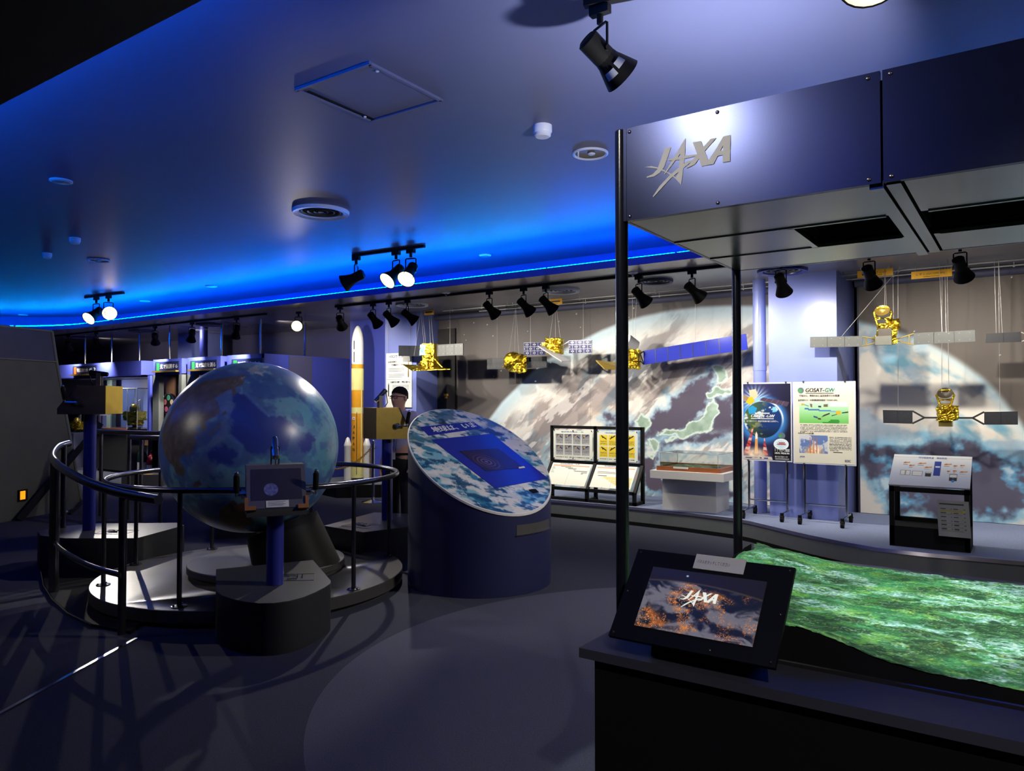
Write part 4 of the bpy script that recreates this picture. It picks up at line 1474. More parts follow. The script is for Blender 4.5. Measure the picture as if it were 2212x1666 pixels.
# ------------------------------------------------------------------ viewing consoles
def console(label, foot, out, zb, w=.36, L=.40, Lt=.22, h=.26, col='brass', back=None, front='dark', bars=True, k=1.0, scope_tilt=.5, scope_flip=1):
    t = thing('viewing_console', label, 'console', (foot[0], foot[1], PH))
    P = Vector((foot[0], foot[1], 0))
    o = Vector((out[0], out[1], 0)).normalized()
    s = Vector((-o.y, o.x, 0))
    U = Vector((0, 0, 1))

    def q(a, b_, z): return P + s * a - o * b_ + U * z     # a sideways, b towards the globe, z height
    b = MB(); b.cyl((P.x, P.y, PH + .001), (P.x, P.y, zb), .054, seg=22); b.build('post', K['post'], t)
    prof = [(-L / 2, zb), (L / 2, zb), (L / 2, zb + h), (L / 2 - Lt, zb + h), (-L / 2, zb + .05)]
    b = MB()
    b.hexa([q(-w / 2, y, z) for y, z in prof], [q(w / 2, y, z) for y, z in prof])
    b.build('housing', K[col], t, bevel=.004)
    # slanted front plate and screen
    f0, f1 = Vector(q(0, -L / 2, zb + .05)), Vector(q(0, L / 2 - Lt, zb + h))
    n = (f1 - f0).cross(s).normalized()
    if n.dot(o) < 0: n = -n
    up = (f1 - f0).normalized()
    fl = (f1 - f0).length
    fr = lambda a, v, l: f0 + s * a + up * v + n * l
    b = MB(); b.slab([fr(w / 2, 0, .004), fr(-w / 2, 0, .004), fr(-w / 2, fl, .004), fr(w / 2, fl, .004)] if s.cross(up).dot(n) < 0 else [fr(-w / 2, 0, .004), fr(w / 2, 0, .004), fr(w / 2, fl, .004), fr(-w / 2, fl, .004)], .012)
    fp = b.build('front_plate', K['brown'] if front == 'dark' else K['consolegrey'], t)
    if back:
        b = MB(); b.hexa([q(-w / 2, L / 2 + .001, zb + .002), q(w / 2, L / 2 + .001, zb + .002), q(w / 2, L / 2 + .006, zb + .002), q(-w / 2, L / 2 + .006, zb + .002)],
                         [q(-w / 2, L / 2 + .001, zb + h - .002), q(w / 2, L / 2 + .001, zb + h - .002), q(w / 2, L / 2 + .006, zb + h - .002), q(-w / 2, L / 2 + .006, zb + h - .002)])
        bp = b.build('back_plate', K[back], t); bp['label'] = 'bright yellow back plate'
    for sg in (-1, 1):
        c0 = q(sg * w / 2, -.02, zb + h * .42)
        b = MB(); b.cyl(c0, c0 + s * sg * .03, .03, seg=16); b.cyl(c0 + s * sg * .03, c0 + s * sg * .042, .02, seg=16)
        c1 = c0 + s * sg * .04
        c2 = c1 + o * .09 + s * sg * .02
        b.tube([c1, c1 + o * .05 + s * sg * .012, c2, c2 + U * .02], .009, 8)
        ha = b.build('handle', K['chrome'], t)
        b = MB(); b.tube([c2 + U * .02, c2 + U * .03, c2 + U * .125 + o * .02, c2 + U * .135 + o * .022], .017, 12, radii=[.014, .019, .019, .015]); b.build('grip', K['blackmatte'], ha)
        b = MB(); b.ball(c2 + U * .145 + o * .024, .014, 12); b.build('grip_cap', K['chrome'], ha)
    # aiming sight on top
    b = MB()
    for sg in (-1, 1):
        b.hexa([q(sg * .024 - .004, .06, zb + h), q(sg * .024 + .004, .06, zb + h), q(sg * .024 + .004, .10, zb + h), q(sg * .024 - .004, .10, zb + h)],
               [q(sg * .024 - .004, .06, zb + h + .12), q(sg * .024 + .004, .06, zb + h + .12), q(sg * .024 + .004, .10, zb + h + .12), q(sg * .024 - .004, .10, zb + h + .12)])
    b.build('sight_bracket', K['steel'], t)
    m_ = q(0, .08, zb + h + .115)
    dd = (-o * math.cos(scope_tilt) + U * math.sin(scope_tilt) * scope_flip).normalized()
    b = MB(); b.tube([m_ - dd * .09, m_ - dd * .085, m_ + dd * .06, m_ + dd * .075], .022, 16, radii=[.02, .026, .022, .017]); b.tube([m_ - dd * .09 - U * .01, q(0, .0, zb + h + .05), q(0, .03, zb + h + .005)], .005, 6)
    b.build('aiming_sight', K['chrome'] if scope_flip > 0 else K['black'], t)
    return t, fr, fl, w, s.cross(up).dot(n) > 0


K['clip'] = mat('brown_orange_clip', (150, 96, 40), .5, var=.1)
K['consolegrey'] = mat('console_grey_plate', (92, 88, 92), .3, var=.05)
K['consolescreen'] = mat('console_screen_glass', (54, 50, 62), .12, var=.06, spec=.6)

t, fr, fl, w, ok = console('grey screen console on blue post in front of the globe', (-4.06, 3.16), (.83, -.56), .775, w=.365, L=.32, Lt=.16, h=.31, col='plinth', front='grey', scope_tilt=.9)
sg = 1 if ok else -1
b = MB()
b.slab([fr(-sg * (w / 2 - .026), .055, .006), fr(sg * (w / 2 - .026), .055, .006), fr(sg * (w / 2 - .026), fl - .03, .006), fr(-sg * (w / 2 - .026), fl - .03, .006)], .003)
sc_ = b.build('screen', K['consolescreen'], t)
b = MB()
c0 = fr(-sg * .035, fl * .42, .0075)
N = 28
ctr = fr(-sg * .035, fl * .42, .0072)
uu, vv = (fr(sg * .1, 0, 0) - fr(0, 0, 0)).normalized(), (fr(0, .1, 0) - fr(0, 0, 0)).normalized()
b.mesh([ctr + uu * .044 * math.cos(2 * PI * i / N) + vv * .044 * math.sin(2 * PI * i / N) for i in range(N)], [tuple(range(N))])
b.build('etched_globe', mat('etched_globe_print', (104, 108, 160), .3, var=.5, scale=60), sc_, smooth=False)
b = MB(); b.slab([fr(-sg * .067, .004, .008), fr(sg * .072, .004, .008), fr(sg * .072, .05, .008), fr(-sg * .067, .05, .008)], .002)
lp = b.build('label_plate', K['paper'], t)
b = MB()
for i in range(4):
    v = .04 - .009 * i
    b.slab([fr(-sg * .055, v, .0095), fr(sg * (.05 - .012 * (i % 2)), v, .0095), fr(sg * (.05 - .012 * (i % 2)), v + .0022, .0095), fr(-sg * .055, v + .0022, .0095)], .0005)
b.build('label_lines', K['inkblue'], lp)
for a0, a1 in ((-w / 2 - .012, -w / 2 + .055), (w / 2 - .055, w / 2 + .012)):
    b = MB()
    b.slab([fr(sg * a0, -.012, .014), fr(sg * a1, -.012, .014), fr(sg * a1, .016, .014), fr(sg * a0, .016, .014)], .02)
    e = a0 if a0 < 0 else a1 - .02
    b.slab([fr(sg * e, .016, .014), fr(sg * (e + .02), .016, .014), fr(sg * (e + .02), .075, .014), fr(sg * e, .075, .014)], .02)
    b.build('corner_clip', K['clip'], t)

console('dark console with bright yellow back on blue post left of the globe', (-7.19, 3.505), (-.78, -.62), 1.385, w=.34, L=.42, Lt=.25, h=.262, col='brown', back='yellow', front='dark', scope_tilt=.1, scope_flip=-1)
console('brass coloured console on blue post right of the globe', (-5.333, 5.512), (.38, .925), 1.13, w=.34, L=.38, Lt=.24, h=.31, col='brass', front='dark', scope_tilt=-.8)

# ------------------------------------------------------------------ visitor
mp = Vector((-5.68, 6.08, 0))
mf = Vector((.0, -1, 0)).normalized()
man = thing('person', 'man with glasses, short hair and lanyard looking down behind the brass console', 'person', mp, math.atan2(mf.y, mf.x) - PI / 2)


def skin(name, verts, edges, radii, m, parent, sub=2, extra=None):
    me = bpy.data.meshes.new(name)
    me.from_pydata(verts, edges, [])
    o = bpy.data.objects.new(name, me)
    COL.objects.link(o)
    md = o.modifiers.new('skin', 'SKIN')
    md.use_smooth_shade = True
    for i, r in enumerate(radii):
        v = me.skin_vertices[0].data[i]
        v.radius = r if isinstance(r, tuple) else (r, r)
        v.use_root = (i == 0)
    s_ = o.modifiers.new('sub', 'SUBSURF')
    s_.levels = s_.render_levels = sub
    dg = bpy.context.evaluated_depsgraph_get()
    m2 = bpy.data.meshes.new_from_object(o.evaluated_get(dg))
    bpy.data.objects.remove(o)
    bm = bmesh.new()
    bm.from_mesh(m2)
    if extra: extra(bm)
    m3 = bpy.data.meshes.new(name)
    bm.to_mesh(m3)
    bm.free()
    m3.polygons.foreach_set('use_smooth', [True] * len(m3.polygons))
    m3.materials.append(m)
    o = bpy.data.objects.new(name, m3)
    COL.objects.link(o)
    o.parent = parent
    return o


V, E_, R_ = [], [], []


def vv_(p, r, par=None):
    V.append(p); R_.append(r)
    if par is not None: E_.append((par, len(V) - 1))
    return len(V) - 1


pel = vv_((0, 0, .95), (.135, .10)); sp = vv_((0, .0, 1.12), (.125, .095), pel); ch = vv_((0, -.01, 1.29), (.15, .105), sp); nb = vv_((0, -.012, 1.425), (.085, .075), ch)
nk = vv_((0, .005, 1.455), (.052, .056), nb); jw = vv_((0, .04, 1.52), (.064, .088), nk); fc = vv_((0, .035, 1.59), (.092, .108), jw); cr = vv_((0, .015, 1.665), (.09, .10), fc)
for sx in (-1, 1):
    sh_ = vv_((sx * .17, -.01, 1.39), .052, ch); el = vv_((sx * .225, -.02, 1.10), .04, sh_); wr = vv_((sx * .232, .05, .87), .027, el); pm = vv_((sx * .232, .065, .80), (.022, .034), wr)
    for k, (dy, ln) in enumerate(((.028, .07), (.010, .08), (-.008, .074), (-.024, .06))):
        k1 = vv_((sx * .230, .07 + dy, .765), .0095, pm); k2 = vv_((sx * .222, .074 + dy, .765 - ln * .5), .0085, k1); vv_((sx * .210, .072 + dy, .765 - ln), .007, k2)
    t1 = vv_((sx * .215, .105, .80), .010, pm); vv_((sx * .205, .12, .765), .008, t1)
    hp = vv_((sx * .085, 0, .86), .085, pel); kn_ = vv_((sx * .10, .015, .48), .058, hp); an = vv_((sx * .105, -.01, .09), .042, kn_); vv_((sx * .11, .11, .05), (.04, .032), an)


def face(bm):
    nv0 = len(bm.verts)

    def ell(c, r, sc):
        bmesh.ops.create_uvsphere(bm, u_segments=12, v_segments=8, radius=1, matrix=Matrix.Translation(Vector(c)) @ Matrix.Diagonal((r * sc[0], r * sc[1], r * sc[2], 1)))
    ell((0, .125, 1.578), .016, (.9, 1, 1.3)); ell((0, .116, 1.602), .012, (.7, .9, 1.8)); ell((0, .085, 1.50), .03, (1.1, .9, .8))
    for sx in (-1, 1):
        ell((sx * .088, .012, 1.59), .024, (.4, .8, 1.4))
        ell((sx * .034, .108, 1.626), .012, (1.6, .6, .5))
    ell((0, .112, 1.543), .018, (1.3, .5, .3)); ell((0, .112, 1.533), .016, (1.2, .6, .35))


skin('body', V, E_, R_, K['skin'], man, 2, face)
V, E_, R_ = [], [], []
a0 = vv_((0, 0, .93), (.15, .115)); a1 = vv_((0, 0, 1.12), (.145, .112), a0); a2 = vv_((0, -.01, 1.29), (.168, .122), a1); a3 = vv_((0, -.012, 1.445), (.09, .085), a2)
for sx in (-1, 1):
    q1 = vv_((sx * .178, -.01, 1.395), .07, a2); q2 = vv_((sx * .212, -.018, 1.2), .062, q1); vv_((sx * .218, -.02, 1.16), .062, q2)
skin('shirt', V, E_, R_, K['shirt'], man)
V, E_, R_ = [], [], []
a0 = vv_((0, 0, .96), (.15, .115)); a1 = vv_((0, 0, .89), (.155, .118), a0)
for sx in (-1, 1):
    q1 = vv_((sx * .09, 0, .82), .098, a1); q2 = vv_((sx * .10, .012, .48), .074, q1); vv_((sx * .105, -.005, .1), .064, q2)
skin('trousers', V, E_, R_, K['trousers'], man)
b = MB()
for sx in (-1, 1):
    b.ball((sx * .11, .05, .045), .05, 14, (.95, 2.6, .9))
b.build('shoe', K['black'], man, world=False)
b = MB()
N, ringsn = 28, 8
vs, fs = [], []
for j in range(ringsn + 1):
    for i in range(N):
        a = 2 * PI * i / N
        fr_ = math.sin(a)
        th = j / ringsn * (1.5 - .26 * max(0, fr_) ** 1.5 + .5 * max(0, -fr_))
        vs.append((.0858 * min(1, math.sin(th) * 1.06) * math.cos(a), .016 + .104 * min(1, math.sin(th) * 1.05) * math.sin(a), 1.625 + .106 * math.cos(th)))
for j in range(ringsn):
    for i in range(N):
        fs.append((j * N + i, j * N + (i + 1) % N, (j + 1) * N + (i + 1) % N, (j + 1) * N + i))
b.mesh(vs, fs)
b.build('hair', K['hair'], man, world=False)
for sx in (-1, 1):
    b = MB(); b.ball((sx * .034, .113, 1.604), .008, 10, (1.5, .5, .6)); b.build('eye', K['ink'], man, world=False)
b = MB()
for sx in (-1, 1):
    b.tube([(sx * .012, .128, 1.618), (sx * .060, .116, 1.618), (sx * .058, .118, 1.592), (sx * .018, .129, 1.592)], .0034, 6, closed=True)
    b.tube([(sx * .06, .115, 1.614), (sx * .086, .085, 1.614), (sx * .092, .02, 1.606)], .0034, 6)
b.tube([(-.012, .129, 1.612), (.012, .129, 1.612)], .003, 6)
b.build('glasses', K['black'], man, world=False)
b = MB()
for sx in (-1, 1):
    b.tube([(sx * .055, .03, 1.425), (sx * .06, .09, 1.38), (sx * .045, .126, 1.25), (sx * .015, .125, 1.08), (0, .13, .99)], .006, 6)
ln_ = b.build('lanyard', K['inkblue'], man, world=False)
b = MB(); b.box((0, .138, .945), (.09, .004, .075)); b.build('badge', K['paper'], ln_, world=False)
b = MB(); b.tube([(.148 * math.cos(a), .115 * math.sin(a), .965) for a in np.linspace(0, 2 * PI, 25)[:-1]], .014, 6, closed=True); b.build('belt', K['black'], man, world=False)
b = MB()
for sx in (-1, 1):
    b.mesh([(sx * .012, .085, 1.43), (sx * .065, .05, 1.45), (sx * .075, .085, 1.40), (sx * .04, .112, 1.375)], [(0, 1, 2, 3)])
b.build('collar', K['shirt'], man, world=False)

man.scale = (.965, .965, .965)

# ------------------------------------------------------------------ rocket on its plinth
rp = thing('rocket_plinth', 'low black angular plinth under the rocket model', 'plinth', (-9.0, 8.5, 0))
b = MB(); pol = [tuple(onZ(692, 1066, 0)[:2]), tuple(onZ(768, 1076, 0)[:2]), tuple(onZ(832, 1064, 0)[:2]), (-8.62, 9.19), (-9.69, 9.19)]
pol = [(-9.9, 8.35), (-8.87, 8.05), (-8.35, 8.5), (-8.62, 8.83), (-8.62, 9.19), (-9.69, 9.19)]
b.prism(pol, 0, .2); b.build('body', K['black'], rp, smooth=False)
b = MB(); b.prism([(x * .995 - .045, y) for x, y in pol], .2, .206); b.build('top', K['greyp'], rp, smooth=False)
RX, RY, RB = -8.99, 8.6, .2085
ro = thing('rocket_model', 'tall white and orange launch rocket model beside the blue wall', 'rocket', (RX, RY, RB))
H_ = 2.53
b = MB(); b.lathe([(.096, 0), (.096, .27)], (RX, RY, RB + .06), 40); b.build('engine_section', K['paleyellow'], ro)
b = MB(); b.lathe([(.096, .30), (.096, 1.13)], (RX, RY, RB), 40); b.build('first_stage', K['orange'], ro)
b = MB(); b.lathe([(.0965, 1.1), (.0965, 1.2)], (RX, RY, RB), 40); b.build('band', K['paleyellow'], ro)
b = MB(); b.lathe([(.096, 1.2), (.096, 1.48)], (RX, RY, RB), 40); b.build('second_stage', K['orange'], ro)
b = MB()
pr = []
for i in range(72):
    a = 2 * PI * i / 72
    r = .0985 if i % 2 else .0955
    pr.append((RX + r * math.cos(a), RY + r * math.sin(a)))
b.prism(pr, RB + 1.48, RB + 1.83); b.build('interstage', K['paleyellow'], ro, smooth=False)
b = MB(); b.lathe([(.096, 1.83), (.096, 1.90)], (RX, RY, RB), 40); b.build('upper_band', K['orange'], ro)
b = MB(); b.lathe([(.096, 1.90), (.0985, 1.93), (.0985, 2.24), (.092, 2.33), (.076, 2.41), (.052, 2.48), (.026, 2.52), (.0, 2.535)], (RX, RY, RB), 40, caps=False)
b.build('fairing', K['rocketwhite'], ro, ang=1.2)
cdv = Vector((-RX, -RY, 0)).normalized()
csv = Vector((-cdv.y, cdv.x, 0))
b = MB()
for z0, z1, a in ((1.93, 2.1, -.62), (2.14, 2.28, -.62)):
    d_ = cdv * math.cos(a) + csv * math.sin(a)
    d_ = cdv * math.cos(a) - csv * math.sin(-a)
    tt = Vector((-d_.y, d_.x, 0))
    c_ = Vector((RX, RY, RB)) + d_ * .099
    b.hexa([c_ - tt * .008 + Vector((0, 0, z0)), c_ + tt * .008 + Vector((0, 0, z0)), c_ + tt * .008 + d_ * .001 + Vector((0, 0, z0)), c_ - tt * .008 + d_ * .001 + Vector((0, 0, z0))],
           [c_ - tt * .008 + Vector((0, 0, z1)), c_ + tt * .008 + Vector((0, 0, z1)), c_ + tt * .008 + d_ * .001 + Vector((0, 0, z1)), c_ - tt * .008 + d_ * .001 + Vector((0, 0, z1))])
b.build('access_slot', K['ink'], ro)
for sg_ in (-1, 1):
    c_ = Vector((RX, RY, RB)) + (csv * sg_) * .152 - cdv * .0
    b = MB(); b.lathe([(.06, .02), (.058, .56), (.062, .57), (.062, .59), (.055, .61), (.025, .70), (.0, .72)], c_, 28, caps=False); bo = b.build('booster', K['rocketwhite'], ro)
    b = MB(); b.lathe([(.03, -.002), (.042, -.0), (.03, .04)], c_, 20); b.build('nozzle', K['steel'], bo)
for a in (-.12, .7):
    d_ = cdv * math.cos(a) + csv * math.sin(a)
    c_ = Vector((RX, RY, RB)) + d_ * .099
    b = MB(); b.cyl(c_ + Vector((0, 0, .12)), c_ + Vector((0, 0, 1.5 if a > 0 else 1.12)), .011 if a > 0 else .005, seg=8); b.build('fuel_line', K['paleyellow'] if a > 0 else K['steel'], ro)
b = MB(); b.lathe([(.05, 0), (.09, .0), (.07, .06)], (RX, RY, RB), 24); b.build('main_nozzle', K['steel'], ro)
dl = cdv * .86 - csv * (-.5)
dl = (cdv * .87 + csv * .5).normalized()
for sgn in (1,):
    pass
dl = (cdv * .80 - csv * .6).normalized()
base = Vector((RX, RY, RB)) + dl * .0975
rx = Vector((-dl.y, dl.x, 0))
sh = Sheet(base - rx * .03 + Vector((0, 0, .3)), base + rx * .03 + Vector((0, 0, .3)), base - rx * .03 + Vector((0, 0, 1.1)), .0012)
for i, chh in enumerate('JAPAN'):
    sh.text(chh, .012, .56 - i * .092, .05, .036, bold=.0015)
sh.rect(.006, .70, .054, .745, 1)
N = 16
sh.poly([(.03 + .012 * math.cos(2 * PI * i / N), .722 + .012 * math.sin(2 * PI * i / N)) for i in range(N)], 2, .0006)
sh.build('lettering', [K['ink'], K['inkwhite'], K['inkred']], ro)

# hanging rocket information board on the left column
by = 8.82
bl, br, tl = onY(834, 880, by), onY(889, 881, by), onY(834, 764, by)
bl, br, tl = Vector((bl.x, by, bl.z)), Vector((br.x, by, bl.z)), Vector((bl.x, by, tl.z))
bd = thing('information_board', 'white hanging board about rockets on the pale column behind the man', 'board', (bl.x, by, bl.z))
b = MB(); b.slab([bl, br, br + (tl - bl), tl], .012); b.build('panel', K['paper'], bd)
sh = Sheet(bl, br, tl, .002)
W_, HH = sh.w, sh.h
sh.text('H3ロケット', W_ * .12, HH * .91, .05, W_ * .55, bold=.001, m=1)
sh.text('日本の技術で、', W_ * .08, HH * .82, .032, W_ * .36, bold=.001)
sh.text('宇宙輸送をリードせよ', W_ * .2, HH * .765, .032, W_ * .54, bold=.001)
for i in range(6): sh.rect(W_ * .1, HH * (.71 - .025 * i - (.03 if i > 2 else 0)), W_ * (.72 - .1 * (i % 3 == 2)), HH * (.718 - .025 * i - (.03 if i > 2 else 0)), 3)
sh.rect(W_ * .02, HH * .508, W_ * .98, HH * .512, 3)
sh.text('伝統を受け継ぎ、革新を続ける', W_ * .18, HH * .445, .032, W_ * .76, bold=.001)
for i in range(10): sh.rect(W_ * .25, HH * (.40 - .025 * i - (.03 if i > 4 else 0)), W_ * (.9 - .1 * (i % 5 == 4)), HH * (.408 - .025 * i - (.03 if i > 4 else 0)), 3)
for x_, z0, z1, mm in ((.1, .2, .46, 0), (.88, .55, .85, 2)):
    sh.poly([(W_ * x_ - .012, HH * z0), (W_ * x_ + .012, HH * z0), (W_ * x_ + .012, HH * z1 - .05), (W_ * x_, HH * z1), (W_ * x_ - .012, HH * z1 - .05)], mm)
sh.build('lettering', [K['ink'], K['inkblue'], K['brass'], K['greyp']], bd)
b = MB()
for f in (.06, .94):
    q = bl.lerp(br, f)
    b.cyl((q.x, by - .004, tl.z), (q.x, by - .004, S), .0025, seg=6)
b.build('suspension_wire', K['wire'], bd)

# stanchion with its plastic chain
sb = onZ(806, 1085, 0)
st = thing('stanchion', 'chrome barrier stanchion standing before the rocket', 'stanchion', sb)
b = MB(); b.lathe([(.17, 0), (.17, .008), (.10, .02), (.03, .04), (.022, .08)], sb, 36); b.build('base', K['chrome'], st)
b = MB(); b.lathe([(.022, .04), (.022, .85), (.03, .86), (.03, .87), (.014, .875), (.02, .885)], sb, 20); b.ball(sb + Vector((0, 0, .905)), .026, 16); b.build('post', K['chrome'], st)
b = MB()
for a in (0, 2.4):
    b.tube([sb + Vector((.02 * math.cos(a), .02 * math.sin(a), .8)), sb + Vector((.05 * math.cos(a), .05 * math.sin(a), .8)), sb + Vector((.055 * math.cos(a), .055 * math.sin(a), .84))], .006, 6)
b.build('hook', K['chrome'], st)
cn = thing('plastic_chain', 'gold plastic chain hanging from the chrome stanchion', 'chain', sb + Vector((0, 0, .5)))
e1_ = Vector((-10.0, 8.25, .75))
path = []
s_0 = sb + Vector((-.05, 0, .8))
for i in range(60):
    f = i / 59
    p = s_0.lerp(e1_, f)
    path.append(p - Vector((0, 0, .55 * 4 * f * (1 - f) * .62)))
b = MB()


def chainlinks(b, path):
    for i in range(len(path) - 1):
        p, q = path[i], path[i + 1]
        d = (q - p); l = d.length; d.normalize()
        u = d.cross(Vector((0, 0, 1)))
        u = u.normalized() if u.length > .1 else Vector((1, 0, 0))
        if i % 2: u = d.cross(u)
        c_ = (p + q) / 2
        b.tube([c_ + d * (l * .72 * math.cos(a)) + u * (.014 * math.sin(a)) for a in np.linspace(0, 2 * PI, 9)[:-1]], .0045, 5, closed=True)


chainlinks(b, path)
chainlinks(b, [sb + Vector((-.055, -.01, .8 - .03 * i)) for i in range(18)])
b.build('links', K['goldchain'], cn)

# ------------------------------------------------------------------ left partition with floor light
W0, W1 = onZ(165, 1098, 0), onZ(0, 1130, 0)
wd_ = (W1 - W0); wd_.z = 0; wd_.normalize()
wn = Vector((-wd_.y, wd_.x, 0))
if wn.dot(-W0) < 0: wn = -wn


def onW(px, py):
    d = ray(px, py)
    o = Vector((0, 0, EYE))
    t = (W0 - o).dot(wn) / d.dot(wn)
    return o + d * t


pa = thing('partition_wall', 'dark slanted edge partition at the far left with amber floor light', 'partition', W0)
far = W0 + wd_ * 4.0
zl = onW(0, 777).z
e_bot, e_mid, e_top = onW(178, 1096), onW(122, 782), onW(112, 716)
e_bot.z = 0
zt_ = onW(0, 710).z


def wq(p, z): return Vector((p.x, p.y, z))


b = MB(); b.slab([wq(e_bot, 0), wq(e_mid, e_mid.z), wq(far, zl), wq(far, 0)], .06) if ((e_mid - e_bot).cross(far - e_bot)).dot(wn) > 0 else b.slab([wq(far, 0), wq(far, zl), wq(e_mid, e_mid.z), wq(e_bot, 0)], .06)
b.build('lower_panel', K['olive'], pa, smooth=False)
b = MB(); b.slab([wq(e_mid, e_mid.z + .006), wq(e_top, e_top.z), wq(far, zt_), wq(far, zl + .006)], .06) if ((e_top - e_mid).cross(far - e_mid)).dot(wn) > 0 else b.slab([wq(far, zl + .006), wq(far, zt_), wq(e_top, e_top.z), wq(e_mid, e_mid.z + .006)], .06)
b.build('upper_panel', K['slate'], pa, smooth=False)
b = MB(); b.tube([wq(e_bot, .0), wq(e_mid, e_mid.z), wq(e_top, e_top.z)], .022, 8); b.tube([wq(e_top, e_top.z), wq(far, zt_)], .016, 8); b.tube([wq(e_mid, e_mid.z) + wn * .01, wq(far, zl) + wn * .01], .01, 6)
b.build('edge_trim', K['greyp'], pa)
q = onW(47, 1070)
b = MB()
for a, c_ in (((-.072, -.072), (.072, -.055)), ((-.072, .055), (.072, .072)), ((-.072, -.055), (-.05, .055)), ((.05, -.055), (.072, .055))):
    b.hexa([q + wd_ * a[0] + wn * .002 + Vector((0, 0, a[1])), q + wd_ * c_[0] + wn * .002 + Vector((0, 0, a[1])), q + wd_ * c_[0] + wn * .022 + Vector((0, 0, a[1])), q + wd_ * a[0] + wn * .022 + Vector((0, 0, a[1]))],
           [q + wd_ * a[0] + wn * .002 + Vector((0, 0, c_[1])), q + wd_ * c_[0] + wn * .002 + Vector((0, 0, c_[1])), q + wd_ * c_[0] + wn * .022 + Vector((0, 0, c_[1])), q + wd_ * a[0] + wn * .022 + Vector((0, 0, c_[1]))])
fl_ = thing('floor_light', 'small square amber light low on the left partition', 'wall light', q)
b.build('frame', K['black'], fl_, world=True)
b = MB(); b.hexa([q + wd_ * sx_ * .05 + wn * l_ + Vector((0, 0, -.055)) for sx_, l_ in ((-1, .004), (1, .004), (1, .008), (-1, .008))], [q + wd_ * sx_ * .05 + wn * l_ + Vector((0, 0, .055)) for sx_, l_ in ((-1, .004), (1, .004), (1, .008), (-1, .008))])
b.build('diffuser', K['exit'], fl_)
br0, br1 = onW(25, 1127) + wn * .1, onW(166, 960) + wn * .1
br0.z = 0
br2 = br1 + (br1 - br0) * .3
b = MB(); b.tube([br0, br2], .055, 4)  # dark slanted bars set over the diagonal marks beside the partition
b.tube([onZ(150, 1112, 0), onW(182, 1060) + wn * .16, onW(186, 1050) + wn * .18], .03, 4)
o = b.build('diagonal_bar', K['blackmatte'], None, smooth=False); tag(o, 'dark diagonal bar along the left partition', 'brace')
o['label'] = 'dark diagonal bar set against the slanted partition'

# guard rail far left
rl = thing('barrier_rail', 'straight brown steel barrier rail far left behind the ramp', 'railing', (-9.6, 5.05, 0))
g_pts = [onZ(217, 1115, 0), onZ(278, 1122, 0), onZ(304, 1128, 0), onZ(346, 1130, 0)]
tops = [(217, 933), (278, 938), (304, 946), (346, 943)]
zt2 = []
for p, (px, py) in zip(g_pts, tops):
    q = onX(px, py, p.x) if False else p
    dpt = p.dot(_fw) - EYE * _fw.z
    z = EYE - (py - 868) * (p - Vector((0, 0, EYE))).dot(_fw) / F
    zt2.append(z)
    b = MB(); b.cyl((p.x, p.y, 0), (p.x, p.y, z), .024, seg=12); b.build('rail_post', K['steel'], rl)
b = MB()
pA = g_pts[0] + Vector((-.4, 0, zt2[0] + .02)); pB = g_pts[3] + Vector((.7, .05, zt2[3] + .02))
b.tube([pA, g_pts[0] + Vector((0, 0, zt2[0])), g_pts[3] + Vector((0, .1, zt2[3] + .03)), pB], .03, 10)
b.tube([g_pts[1] + Vector((0, 0, zt2[2])), g_pts[2] + Vector((0, 0, zt2[2])), g_pts[3] + Vector((.7, 0, zt2[3]))], .03, 10)
b.build('top_rail', K['steel'], rl)

# bright joint strip let into the carpet
a, c_ = onZ(-60, 1576, 0), onZ(295, 1380, 0)
dv = (c_ - a).normalized(); sv = Vector((-dv.y, dv.x, 0)) * .011
b = MB(); b.hexa([a - sv, c_ - sv, c_ + sv, a + sv], [p + Vector((0, 0, .007)) for p in (a - sv, c_ - sv, c_ + sv, a + sv)])
o = b.build('floor_trim', K['chrome']); tag(o, 'straight bright metal strip let into the carpet', 'floor strip')

# ------------------------------------------------------------------ murals
def planepts(pts, y, s=1.0, o=(0, 0)):
    r = []
    for x, v in pts:
        q = onY(o[0] + x / s, o[1] + v / s, y)
        r.append((q.x, q.z))
    return r


MY = 9.385
MX0, MX1, MZ0, MZ1 = -7.93, -2.40, .225, 2.86
cr3 = lambda pts: planepts(pts, MY, 3.786, (1140, 680))


def stars(x, z, seed, n, x0, x1, z0, z1, r=.011):
    rr = random.Random(seed)
    k = np.zeros(x.shape)
    for _ in range(n):
        a, b_ = rr.uniform(x0, x1), rr.uniform(z0, z1)
        q = rr.uniform(.6, 1.2) * r
        k = np.maximum(k, sm(q, q * .3, np.hypot(x - a, z - b_)))
    return k


